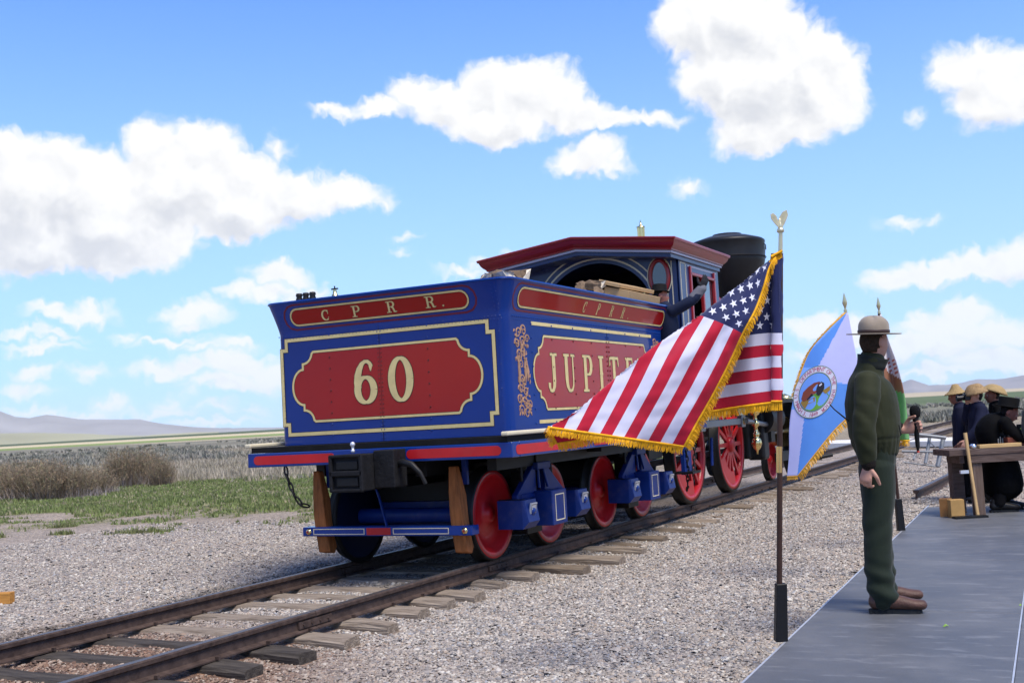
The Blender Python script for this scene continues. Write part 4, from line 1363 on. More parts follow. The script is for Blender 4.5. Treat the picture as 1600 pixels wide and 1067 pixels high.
for (y0, y1) in ((WY[0], WY[1]), (WY[2], WY[3])):
    for sx in (1, -1):
        yc = (y0 + y1) / 2
        mb = MB()
        mb.box((sx * 1.0, yc, .40), (.11, 1.18, .20), blue_u)
        mb.box((sx * 1.0, yc, .58), (.08, .92, .05), blue_u)
        # trussed arch above
        for s in (-1, 1):
            tri = [(yc + s * .54, .545), (yc + s * .54, .60), (yc + s * .14, .87), (yc + s * .10, .87), (yc + s * .10, .545)]
            mb.prism(tri, (lambda a, b, h: (sx * (1.0 + h), a, b)), -.03, .03, blue_u)
            mb.tube([(sx * 1.06, yc + s * .10, .64), (sx * 1.03, yc + s * .055, .86)], .018, blue_u, 4)
        mb.box((sx * 1.02, yc, .86), (.12, .30, .07), blue_u)
        mb.box((sx * .9, yc, .95), (.3, .22, .12), blk)
        mb.box((sx * .86, yc, .50), (.16, .34, .62), blk)
        fr = part(mb, 'truck_frame', bevel=.006)
        mb = MB(); mb.box((sx * 1.08, yc, .445), (.30, .34, .34), blue_u)
        cb = mb.build('spring_box', fr, .008); 
        mb = MB(); pl = (lambda sx: (lambda a, b, h: (sx * (1.23 + h), a, b)))(sx)
        mb.strip([(yc - .10, .32), (yc + .10, .32), (yc + .10, .57), (yc - .10, .57)], .010, pl, .003, cream, closed=True)
        mb.build('gold_outline', fr)
        for y in (y0, y1):
            j = link('journal_box', jm, fr, (sx * 1.03, y + .06 * (1 if y == y0 else .6), .43), (0, 0, 0 if sx > 0 else PI))
            j2 = link('journal_lid', pm, fr, (sx * 1.205, y + .06 * (1 if y == y0 else .6), .455), (0, 0 if sx < 0 else R(12), 0 if sx > 0 else PI))
        for ya, yb in ((y0 + .3, y0 + .28), (y1 - .3, y1 - .28)):
            mb = MB(); mb.tube([(sx * .98, ya, .95), (sx * 1.0, yb, .60)], .018, blk, 6)
            mb.build('hanger', fr)
# frame rails beneath
mb = MB()
for sx in (-1, 1):
    mb.box((sx * .42, 2.1, .93), (.12, 4.5, .16), blk)
mb.box((0, 1.12, .84), (1.7, .3, .15), blk); mb.box((0, 3.9, .84), (1.7, .3, .15), blk)
mb.box((0, 2.5, .97), (2.4, .3, .08), blk)
part(mb, 'underframe')
for ya, yb, m_ in ((.80, 1.12, blue_u), (3.5, 3.9, blk)):
    mb = MB(); mb.box((0, ya, .42), (1.26, .08, .26), m_); mb.box((0, ya, .74), (1.30, .10, .36), blk); mb.box((0, yb, .50), (1.3, .30, .26), m_)  # bolster and transom; black box on top added as shade above the axle
    part(mb, 'truck_bolster')
mb = MB()
for sx in (-1, 1): mb.box((sx * .98, 2.3, .93), (.10, 4.2, .13), blk)  # black bars added to deepen the shade beneath the tender
mb.box((0, 2.2, .80), (.30, 4.4, .10), blk)
part(mb, 'dark_fill_beam')
# fittings on the tank top
mb = MB()
zt = Z2 + .0
for k in (-1.24, -1.155, -1.07):
    mb.lathe([(0, .075), (.03, .07), (.036, .05), (.028, .03), (.036, .01), (.036, -.05)], blk, 12, Matrix.Translation((k, .32, zt + .075)))
mb.box((-1.155, .32, zt + .03), (.30, .13, .07), blk)
part(mb, 'filler_hatch')
mb = MB()
mb.lathe([(.02, .12), (.022, .08), (.034, .07), (.034, -.05)], brass, 12, Matrix.Translation((-.79, .32, zt + .02)))
mb.cyl((-.83, .32, zt + .15), (-.75, .32, zt + .15), .008, m=blk, seg=8)
mb.cyl((-.79, .32, zt + .12), (-.79, .32, zt + .18), .007, m=blk, seg=8)
part(mb, 'tank_valve')

# ---------------------------------------------------------------- firewood on the tender
bark = mat('log_bark', (.16, .11, .07), .9, var=.4, vscale=9, bump=.7, bscale=25)
cut = mat('split_wood', (.55, .44, .30), .8, var=.25, vscale=5, stretch=(1, 9, 9), col2=(.85, .78, .64), bump=.3, bscale=30)
tanw = mat('tan_board', (.42, .27, .13), .75, var=.25, vscale=4, stretch=(1, 8, 8), col2=(.5, .34, .18), bump=.2, bscale=20)
def log_mesh(seed, L, r, k):
    rr = random.Random(seed); mb = MB()
    # split log: wedge section with bark on the round side
    n_ = 7
    sec = [(0, 0)] + [(r * math.cos(R(a)) * rr.uniform(.9, 1.1), r * math.sin(R(a)) * rr.uniform(.9, 1.1)) for a in np.linspace(-k, k, n_)]
    m_ = len(sec)
    nseg = 5
    vs = []
    for i in range(nseg + 1):
        x = -L / 2 + L * i / nseg + 0
        for (a, b) in sec:
            vs.append((x + (rr.uniform(-.02, .02) if i in (0, nseg) else 0), a - r * .4 + rr.uniform(-.012, .012), b + rr.uniform(-.012, .012)))
    for i in range(nseg):
        for q in range(m_):
            p = (q + 1) % m_
            mb.add([vs[i * m_ + q], vs[i * m_ + p], vs[(i + 1) * m_ + p], vs[(i + 1) * m_ + q]], [(0, 1, 2, 3)], cut if (q == 0 or p == 0) else bark)
    mb.add(vs, [tuple(range(m_)), tuple(reversed(range(nseg * m_, (nseg + 1) * m_)))], cut)
    return mb.mesh('firewood_log')
LM = [log_mesh(i, .30, .075 + .018 * (i % 3), 55 + 12 * (i % 3)) for i in range(5)]
logs = [ # x, y, z, yaw, roll, label
 (.60, 1.05, 2.70, .2, .8, 'pale split log nearest the rear right corner of the tender load'),
 (.80, 1.20, 2.735, .9, 2.2, 'larger pale split log just behind the tender corner under the roof edge'),
 (1.05, 1.5, 2.69, 1.3, .2, 'small log showing above the tender rim between the corner and the arch'),
 (.72, 3.05, 2.76, .5, 1.2, 'white split log tipped upward in front of the cab arch'),
 (.95, 3.05, 2.70, .35, 2.6, 'white chunk of firewood lying beside the tipped log'),
 (.90, 3.35, 2.83, 1.2, 0.3, 'dark brown bark-covered log behind the two white chunks'),
 (.35, 3.0, 2.70, .1, 1.0, 'log lying low in the shade of the cab arch'),
 (-.3, 1.4, 2.66, .2, 2.0, 'log in the rear left of the load just under the rim'),
 (-.1, 2.5, 2.62, .15, 1.6, 'log in the middle of the load under the cab arch'),
]
LPX = {0: (764, 433, 11.4), 1: (787, 430, 11.3), 2: (806, 434, 11.5), 3: (908, 453, 13.1), 4: (935, 459, 13.0), 5: (929, 444, 13.5)}
for i, (x, y, z, a, ro, lb) in enumerate(logs):
    if i in LPX:
        q_ = LPX[i]; w_ = CAM + FW * q_[2] + RT * (q_[2] * (q_[0] - 800) / 1808.67) - UP * (q_[2] * (q_[1] - 533.5) / 1808.67)
        x, y, z = w_.x, w_.y, w_.z - .02
    o = link('firewood_log', LM[i % 5], None, (x, y, z), (ro, -.12 if i not in (3, 4) else (-.65, -.35)[i - 3], a + PI / 2))
    tag(o, lb, 'log', 'firewood in the tender')
def board(c, d, rot, lb, m_=tanw, name='board'):
    mb = MB(); mb.box((0, 0, 0), d, m_)
    o = mb.build(name, None, .004, loc=c, rot=rot)
    return tag(o, lb, 'board')
board((1.20, 3.62, 2.72), (.30, 1.15, .10), (0, .25, 0.02), 'thick tan board lying flat against the tender rim by the fireman')
board((1.16, 3.55, 2.83), (.26, 1.10, .045), (0, .30, -.03), 'pale tan board on top of the thick one on the tender load')
fill = MB()
r_ = random.Random(4)
for i in range(26):
    x = r_.uniform(-.9, .95); y = r_.uniform(.6, 3.9); z = r_.uniform(2.46, 2.60)
    fill.cyl((x - .28, y, z), (x + .28, y + r_.uniform(-.1, .1), z + r_.uniform(-.05, .05)), r_.uniform(.06, .1), m=bark if r_.random() < .5 else cut, seg=7)
for i in range(22):
    x = r_.uniform(.15, 1.0); y = r_.uniform(2.3, 3.35); z = r_.uniform(2.60, 2.72)
    a_ = r_.uniform(0, PI); t_ = r_.uniform(-.5, .6); l_ = r_.uniform(.10, .16); w_ = r_.uniform(.03, .055)
    d_ = Vector((math.cos(a_) * math.cos(t_), math.sin(a_) * math.cos(t_), math.sin(t_)))
    fill.cyl(Vector((x, y, z)) - d_ * l_, Vector((x, y, z)) + d_ * l_, w_, w_ * .8, cut if i % 3 else bark, seg=5, smooth=False)
tag(fill.build('firewood_pile'), 'heap of firewood filling the tender below its rim', 'firewood', kind='stuff')

# ================================================================ locomotive
loco = empty('steam_locomotive', (0, 8.5, 0), label='blue steam locomotive with red spoked wheels, maroon cab roof and black balloon smokestack', cat='locomotive')
def lp(mb, name, parent=None, bevel=0, seg=1, kind=None):
    if parent is None:
        return part(mb, name, loco, bevel, seg, kind)
    o = mb.build(name, parent, bevel, seg=seg)
    if kind: o['kind'] = kind
    return o
CY0, CY1, CW = 5.15, 6.95, 1.26     # cab rear wall, front wall, half width
CZ0, EZ = 1.30, 3.34                 # floor, wall top at the eaves
cabblue = mat('cab_blue', (.009, .020, .085), .3, spec=.25, var=.1, vscale=2, coat=.3)
# rear wall with arch opening
mb = MB()
AX, AZ, AR, AH = .10, 2.70, .80, .68
def roof_z(x): return EZ + .16 * (1 - min(1, abs(x) / CW))
xs_ = np.linspace(-CW, CW, 57)
for x0, x1 in zip(xs_[:-1], xs_[1:]):
    def az_(x):
        d = abs(x - AX) / AR
        return None if d >= 1 else AZ + AH * math.sqrt(1 - d * d)
    a0, a1 = az_(x0), az_(x1)
    if a0 is None and a1 is None:
        b0 = b1 = CZ0
    else:
        b0 = AZ if a0 is None else a0; b1 = AZ if a1 is None else a1
        for xx0, xx1 in ((x0, x1),):
            mb.add([(xx0, CY0, CZ0), (xx1, CY0, CZ0), (xx1, CY0, 2.05), (xx0, CY0, 2.05)], [(0, 1, 2, 3)], cabblue)
            mb.add([(xx0, CY0 + .04, CZ0), (xx1, CY0 + .04, CZ0), (xx1, CY0 + .04, 2.05), (xx0, CY0 + .04, 2.05)], [(0, 1, 2, 3)], cabblue)
        b0b, b1b = b0, b1
    for dy in (0, .04):
        mb.add([(x0, CY0 + dy, b0), (x1, CY0 + dy, b1), (x1, CY0 + dy, roof_z(x1)), (x0, CY0 + dy, roof_z(x0))], [(0, 1, 2, 3)], cabblue)
    mb.add([(x0, CY0, b0), (x1, CY0, b1), (x1, CY0 + .04, b1), (x0, CY0 + .04, b0)], [(0, 1, 2, 3)], cabblue)
rw = lp(mb, 'cab_rear_wall')
rp_ = lambda a, b, h: (a, CY0 - h, b)
mb = MB()
for dr, w in ((.06, .022), (.14, .018)):
    mb.strip([(AX + (AR + dr) * math.cos(R(t)), AZ + (AH + dr) * math.sin(R(t))) for t in range(0, 181, 6)], w, rp_, .004, cream)
for x in (1.19, 1.12):
    mb.strip([(x, 1.4), (x, 3.3)], .012, rp_, .004, cream)
mb.build('cream_lining', rw)
def ring_mesh(rx, rz, w, d, m_, cx, cz, y):
    mb = MB()
    mb.tube([(cx + rx * math.cos(t), y, cz + rz * math.sin(t)) for t in [2 * PI * k / 28 for k in range(28)]], w, m_, 8, closed=True)
    return mb
for cx in (1.02, -.92):
    wf = lp(ring_mesh(.125, .22, .028, .03, redr, cx, 3.10 if cx > 0 else 3.0, CY0 - .015), 'oval_window')
    cz = 3.10 if cx > 0 else 3.0
    mb = MB(); mb.lathe([(0, 0), (1, 0)], glass, 28, Matrix.Translation((cx, CY0 - .012, cz)) @ Matrix.Diagonal((.12, 1, .215, 1)) @ Matrix.Rotation(PI / 2, 4, 'X'))
    mb.build('pane', wf)
    mb = ring_mesh(.168, .262, .008, .03, cream, cx, cz, CY0 - .006); mb.build('cream_ring', wf)
# side walls with window openings, front wall
for sx in (1, -1):
    mb = MB()
    X0 = sx * CW
    wy0, wy1, wz0, wz1 = 5.62, 6.72, 2.42, 3.16
    def wall(y0, y1, z0, z1):
        mb.box((X0, (y0 + y1) / 2, (z0 + z1) / 2), (.04, y1 - y0, z1 - z0), cabblue)
    wall(CY0 + .04, wy0, CZ0, EZ); wall(wy1, CY1, CZ0, EZ); wall(wy0, wy1, CZ0, wz0); wall(wy0, wy1, wz1, EZ)
    sw = lp(mb, 'cab_side_wall')
    mb = MB()
    h = .022
    for (y0, y1, z0, z1) in ((wy0 - .03, wy0 + .05, wz0, wz1 + .1), (wy1 - .05, wy1 + .03, wz0, wz1 + .1), (wy0, wy1, wz1 - .03, wz1 + .03), (wy0, wy1, wz0 - .03, wz0 + .03), (6.12, 6.20, wz0, wz1)):
        mb.box((X0 + sx * h, (y0 + y1) / 2, (z0 + z1) / 2), (.05, (y1 - y0) * (1 if y1 - y0 > .2 else .7), (z1 - z0) * (1 if z1 - z0 > .2 else .7)), redr)
    mb.build('window_frame', sw, .008)
    mb = MB(); mb.box((X0 + sx * .002, 6.44, (wz0 + wz1) / 2), (.006, .42, wz1 - wz0 - .06), glass); mb.build('pane', sw)
    mb = MB(); plr = (lambda sx: (lambda a, b, h: (sx * (CW + .02 + h), a, b)))(sx)
    mb.strip([(5.24, 1.5), (5.24, 3.28), (5.45, 3.28), (5.45, 1.5)], .014, plr, .004, cream, closed=True)
    mb.strip([(5.55, 3.26), (6.85, 3.26)], .02, plr, .004, lav)
    mb.build('cream_lining', sw)
mb = MB()
mb.box((0, CY1, 3.2), (2 * CW, .04, .30), cabblue)
mb.box((0, CY1 - .05, 2.9), (2.40, .03, 1.2), darkin)  # near-black panel added so the cab looks dark through the arch
for sx in (-1, 1):
    mb.box((sx * 1.15, CY1, 2.3), (.24, .04, 2.0), cabblue)
    mb.box((sx * .74, CY1, 1.9), (.6, .04, 1.2), cabblue)
lp(mb, 'cab_front_wall')
# backhead and gauges
mb = MB()
mb.lathe([(0, 0), (.5, 0), (.56, .03), (.58, .08)], darkin, 32, Matrix.Translation((0, 6.30, 2.10)) @ Matrix.Rotation(PI / 2, 4, 'X') )
mb.cyl((0, 6.30, 2.10), (0, 7.2, 2.10), .58, m=darkin, seg=32)
bh = lp(mb, 'boiler_backhead')
for (x, z, r) in ((.55, 2.92, .11), (.80, 2.84, .07), (.3, 2.75, .06), (-.1, 2.9, .06)):
    mb = MB()
    mb.lathe([(0, .03), (r * .85, .03), (r, .035), (r, 0)], brass, 20, Matrix.Translation((x, 6.0, z)) @ Matrix.Rotation(PI / 2, 4, 'X'))
    mb.lathe([(0, .032), (r * .8, .032)], darkin, 20, Matrix.Translation((x, 6.0, z)) @ Matrix.Rotation(PI / 2, 4, 'X'))
    mb.cyl((x, 6.0, z), (x, 6.3, 2.5), .015, m=brass, seg=6)
    mb.build('gauge', bh)
mb = MB(); mb.box((0, 6.0, CZ0 - .04), (2 * CW, 1.9, .08), blkp); lp(mb, 'cab_floor')
# roof: shallow gable with stepped mouldings
RW, RY0, RY1 = 1.44, 4.62, 7.12
def roof_layer(w, y0, y1, ze0, ze1, rise, m_):
    """gable slab: ze0 underside and ze1 top at eaves"""
    mb = MB()
    vs = []
    for y in (y0, y1):
        vs += [(-w, y, ze0), (0, y, ze0 + rise), (w, y, ze0), (w, y, ze1), (0, y, ze1 + rise), (-w, y, ze1)]
    fs = [(0, 1, 2, 3, 4, 5), (11, 10, 9, 8, 7, 6)] + [(i, (i + 1) % 6, 6 + (i + 1) % 6, 6 + i) for i in range(6)]
    mb.add(vs, fs, m_)
    return mb
rf = lp(roof_layer(RW, RY0, RY1, 3.515, 3.535, .165, redr), 'roof', bevel=.004)
mb = MB()
prof = [(.004, 3.5145), (.006, 3.502), (.022, 3.498), (.026, 3.485), (.034, 3.465), (.050, 3.440), (.072, 3.418), (.092, 3.402), (.094, 3.385)]
vs = []
for o_, z_ in prof:
    w_, y0_, y1_ = RW - o_, RY0 + o_ * 1.2, RY1 - o_ * 1.1
    vs += [(-w_, y0_, z_), (0, y0_, z_ + .165), (w_, y0_, z_), (w_, y1_, z_), (0, y1_, z_ + .165), (-w_, y1_, z_)]
fs = [(j * 6 + i, j * 6 + (i + 1) % 6, (j + 1) * 6 + (i + 1) % 6, (j + 1) * 6 + i) for j in range(len(prof) - 1) for i in range(6)]
k = (len(prof) - 1) * 6
mb.add(vs, fs + [(k, k + 1, k + 4, k + 5), (k + 1, k + 2, k + 3, k + 4)], redr)
lp(mb, 'roof_moulding')
lp(roof_layer(RW - .105, RY0 + .14, RY1 - .12, 3.352, 3.384, .165, lav), 'roof_trim', bevel=.004)
lp(roof_layer(RW - .13, RY0 + .18, RY1 - .15, 3.30, 3.351, .165, cabblue), 'roof_frieze')
# brass finial over the roof
mb = MB()
for k in range(6):
    a = k * PI / 3
    mb.cyl((.045 * math.cos(a), 7.35 + .045 * math.sin(a), 3.2), (.045 * math.cos(a), 7.35 + .045 * math.sin(a), 4.16), .018, m=brass, seg=8)
mb.cyl((0, 7.35, 3.2), (0, 7.35, 4.17), .045, m=brass, seg=12)
mb.lathe([(.066, 4.155), (.066, 4.175), (.02, 4.19), (.012, 4.24), (.0, 4.29)], brass, 12, Matrix.Translation((0, 7.35, 0)))
lp(mb, 'brass_whistle')
# boiler, domes, smokebox
boil = mat('boiler_jacket', (.03, .035, .045), .3, metal=.6, var=.1)
mb = MB()
mb.cyl((0, 6.9, 2.10), (0, 12.9, 2.10), .60, m=boil, seg=40)
bo = lp(mb, 'boiler')
mb = MB()
for y in (7.6, 8.7, 9.8, 10.9): mb.cyl((0, y, 2.10), (0, y + .06, 2.10), .606, m=brass, seg=40)
mb.build('boiler_bands', bo, 0)
for c in bo.children: c.name = 'boiler_band'
mb = MB(); mb.cyl((0, 11.4, 2.10), (0, 12.98, 2.10), .615, m=blk, seg=40); lp(mb, 'smokebox')
mb = MB(); mb.lathe([(.36, 2.55), (.34, 2.8), (.30, 2.9), (.30, 3.2), (.34, 3.28), (.25, 3.42), (.1, 3.5), (0, 3.55)], brass, 32, Matrix.Translation((0, 8.2, 0))); lp(mb, 'steam_dome')
mb = MB(); mb.lathe([(.34, 2.55), (.30, 2.8), (.28, 3.1), (.32, 3.2), (.2, 3.35), (0, 3.4)], redr, 32, Matrix.Translation((0, 10.4, 0))); lp(mb, 'sand_dome')
stk = mat('stack_black', (.010, .010, .011), .42, var=.25, vscale=5)
mb = MB()
SY = 12.1
mb.lathe([(.24, 2.6), (.22, 2.8), (.22, 3.0), (.30, 3.15), (.42, 3.4), (.53, 3.62), (.62, 3.85), (.675, 4.05), (.69, 4.12), (.685, 4.14), (.70, 4.28), (.695, 4.42), (.705, 4.44), (.70, 4.47), (.66, 4.50), (.40, 4.58), (.28, 4.60), (.27, 4.63), (.2, 4.63), (.2, 4.5)], stk, 48, Matrix.Translation((0, SY, -.02)))
st_ = lp(mb, 'smokestack')
mb = MB(); mb.lathe([(.703, 4.13), (.712, 4.14), (.703, 4.155)], blkg, 48, Matrix.Translation((0, SY, -.02))); mb.build('stack_band', st_)
mb = MB(); mb.tube([(.69, SY, 4.36), (.73, SY, 4.33), (.73, SY, 4.24)], .01, blk, 6); mb.build('stack_hook', st_)
# frames and running gear
mb = MB()
for sx in (-1, 1):
    mb.box((sx * .55, 9.0, .95), (.10, 7.8, .12), blk); mb.box((sx * .55, 8.0, .62), (.08, 5.0, .08), blk)
lp(mb, 'main_frame')
mb = MB()
for sx in (-1, 1):
    mb.box((sx * 1.22, 9.6, 1.38), (.30, 5.6, .05), blk)
lp(mb, 'running_board')
DR = .74
def driver(sx):
    M = Matrix.Rotation(PI / 2 * sx, 4, 'Y')
    mb = MB()
    rw = DR
    mb.lathe([(rw * .84, -.05), (rw * .84, .03), (rw * .955, .035), (rw * .955, -.05), (rw * .84, -.05)], redw, 48, M)
    mb.lathe([(0, .07), (.09, .07), (.12, .05), (.125, -.05), (0, -.05)], redw, 24, M)
    for k in range(14):
        a = 2 * PI * k / 14
        c, s = math.cos(a), math.sin(a)
        p0 = Vector((0, .11 * c, .11 * s)); p1 = Vector((0, rw * .86 * c, rw * .86 * s))
        d = (p1 - p0).normalized(); w = Vector((0, -d.z, d.y)); xx = Vector((1, 0, 0))
        vs = []
        for p, ww, tt in ((p0, .038, .035), (p1, .026, .025)):
            vs += [p + w * ww + xx * tt * .4 * sx, p - w * ww + xx * tt * .4 * sx, p - w * ww * .8 - xx * tt, p + w * ww * .8 - xx * tt]
        # keep the middle ridge proud
        mb.add(vs, [(0, 1, 5, 4), (1, 2, 6, 5), (2, 3, 7, 6), (3, 0, 4, 7)], redw)
    # counterweight
    cw = []
    for k in range(9):
        a = R(200 + 10 * k); cw.append((rw * .85 * math.cos(a), rw * .85 * math.sin(a)))
    for k in range(8, -1, -1):
        a = R(200 + 10 * k); cw.append((rw * .58 * math.cos(a), rw * .58 * math.sin(a)))
    mb.prism(cw, lambda a, b, h: (sx * h, a, b), -.03, .03, redw)
    mb.cyl((sx * .0, 0, .36), (sx * .16, 0, .36), .07, m=redw, seg=14)
    d = mb.mesh('driving_wheel')
    tb = MB()
    tb.lathe([(rw * .955, .038), (rw * .99, .035), (rw, .02), (rw * 1.002, -.075), (rw * 1.04, -.085), (rw * 1.04, -.105), (rw * .955, -.108), (rw * .955, .038)], tyre, 56, M)
    return d, tb.mesh('tyre')
for sx in (1, -1):
    d, tmesh = driver(sx)
    for y in (6.50, 8.60):
        w = link('driving_wheel', d, loco, (sx * .80, y, DR)); w.matrix_parent_inverse = Matrix.Translation((0, -8.5, 0))
        link('tyre', tmesh, w)
    mb = MB()
    mb.box((sx * 1.02, 7.55, DR + .36), (.05, 2.0, .10), steel)
    for y in (6.50, 8.60): mb.box((sx * 1.02, y, DR + .36), (.08, .20, .19), steel); mb.cyl((sx * 1.0, y, DR + .36), (sx * 1.08, y, DR + .36), .055, m=brass, seg=14)
    lp(mb, 'side_rod', bevel=.008)
    mb = MB()
    mb.tube([(sx * 1.09, 8.6, DR + .36), (sx * 1.06, 10.3, .98)], .045, steel, 8)
    lp(mb, 'main_rod')
    # hanging bar seen below the flag, oil cups and pumps
    mb = MB()
    pr = [(0, .62), (.015, .60), (.02, .66), (.06, .70), (.085, .77), (.07, .84), (.035, .87), (.05, .90), (.05, .94), (.03, .96), (.03, 1.04), (.06, 1.06), (.06, 1.12), (.03, 1.14), (.03, 1.22), (.07, 1.24), (.08, 1.30), (.02, 1.32), (0, 1.32)]
    mb.lathe(pr, brass, 20, Matrix.Translation((sx * 1.12, 9.05, -.05)))
    mb.tube([(sx * 1.12, 9.05, .95), (sx * 1.05, 9.4, .9), (sx * .9, 10.2, .8)], .03, brass, 8)
    lp(mb, 'brass_pump')
    mb = MB()
    mb.cyl((sx * .98, 11.3, .85), (sx * .98, 12.5, .85), .26, m=blk, seg=28)
    mb.cyl((sx * .98, 11.22, .85), (sx * .98, 11.3, .85), .28, m=brass, seg=28)
    mb.box((sx * .98, 11.9, 1.22), (.36, .8, .28), blk)
    mb.lathe([(.0, 1.52), (.05, 1.5), (.13, 1.46), (.14, 1.40), (.06, 1.36), (.05, 1.30)], brass, 20, Matrix.Translation((sx * .98, 11.7, .0)))
    lp(mb, 'steam_cylinder')
    mb = MB(); mb.cyl((sx * 1.02, 10.2, 1.12), (sx * 1.02, 11.2, 1.12), .035, m=steel, seg=10); mb.cyl((sx * 1.02, 10.2, .85), (sx * 1.02, 11.25, .85), .03, m=steel, seg=10)
    mb.box((sx * 1.02, 10.25, .95), (.14, .25, .5), blk)
    lp(mb, 'crosshead')
dl, tl = wheel_lathe(.36, 1, redw); dl2, tl2 = wheel_lathe(.36, -1, redw)
for y in (11.15, 12.75):
    for dm, tm, sx in ((dl, tl, 1), (dl2, tl2, -1)):
        w = link('leading_wheel', dm, loco, (sx * .79, y, .36)); w.matrix_parent_inverse = Matrix.Translation((0, -8.5, 0)); link('tyre', tm, w)
for sx in (-1, 1):
    mb = MB(); mb.box((sx * .95, 11.95, .40), (.08, 2.0, .16), blk); lp(mb, 'truck_frame')
    mb = MB(); mb.tube([(sx * .99, 7.0, .50), (sx * .99, 7.05, .9)], .025, blue_u, 6); lp(mb, 'sand_pipe')
mb = MB(); mb.box((0, 5.3, .85), (1.5, .5, .3), blk); lp(mb, 'drawbar_beam')
mb = MB(); mb.box((.90, 9.95, .82), (.3, .35, .8), blk); mb.cyl((.95, 9.9, 1.1), (.95, 10.7, 1.1), .26, m=blk, seg=20); mb.box((.7, 10.2, .8), (.3, 1.2, .7), blk); lp(mb, 'guide_yoke', bevel=.05, seg=3)
mb = MB()
for sx in (-1, 1):
    mb.box((sx * 1.05, 5.75, 1.12), (.30, .9, .10), blue_u); mb.box((sx * 1.12, 5.45, .75), (.05, .30, .55), blue_u); mb.box((sx * 1.12, 5.45, .50), (.28, .34, .03), blk)
lp(mb, 'cab_step')
chain([(1.14, 5.35, 1.0), (1.16, 5.36, .8), (1.15, 5.4, .55), (1.1, 5.5, .30), (1.05, 5.6, .25)], loco, 'hanging_chain')
chain([(1.14, 5.75, 1.0), (1.16, 5.72, .75), (1.15, 5.6, .45)], loco, 'hanging_chain')
# small flags fixed on the engine
def small_flag(x, y, z, w, h, lb):
    mb = MB()
    mb.cyl((x, y, z - .5), (x, y, z + h + .05), .008, m=mat('flag_stick', (.35, .22, .1), .6), seg=6)
    wht = mat('small_flag_white', (.75, .73, .75), .8); rd = mat('small_flag_red', (.5, .03, .05), .8); bl_ = mat('small_flag_blue', (.03, .05, .2), .8)
    nx = 9
    for k in range(7):
        for i in range(nx):
            a0, a1 = i / nx, (i + 1) / nx
            c = bl_ if (k < 4 and a1 <= .42) else (rd if k % 2 == 0 else wht)
            f = lambda a: .04 * math.sin(a * 7 + x)
            z0, z1 = z + h * (1 - k / 7), z + h * (1 - (k + 1) / 7)
            mb.add([(x - a0 * w * .5, y - a0 * w * .8 + f(a0), z0 - a0 * .05), (x - a1 * w * .5, y - a1 * w * .8 + f(a1), z0 - a1 * .05), (x - a1 * w * .5, y - a1 * w * .8 + f(a1), z1 - a1 * .05), (x - a0 * w * .5, y - a0 * w * .8 + f(a0), z1 - a0 * .05)], [(0, 1, 2, 3)], c)
    tag(mb.build('small_flag'), lb, 'flag')
small_flag(1.05, 9.6, 2.78, .40, .30, 'upper of the two small striped flags on the engine between cab and smokestack')
small_flag(1.08, 9.2, 2.45, .36, .26, 'lower of the two small striped flags on the engine beside the cab window')

# ================================================================ platform, flags, table
FPX = 1808.67
def PX(u, v, D):
    """point at depth D (m along the view) seen at photo pixel (u, v); used to lay out measured shapes at their real distance"""
    return CAM + FW * D + RT * (D * (u - 800) / FPX) - UP * (D * (v - 533.5) / FPX)
def onz(u, v, z):
    d = FW + RT * ((u - 800) / FPX) - UP * ((v - 533.5) / FPX)
    return CAM + d * ((z - CAM.z) / d.z)

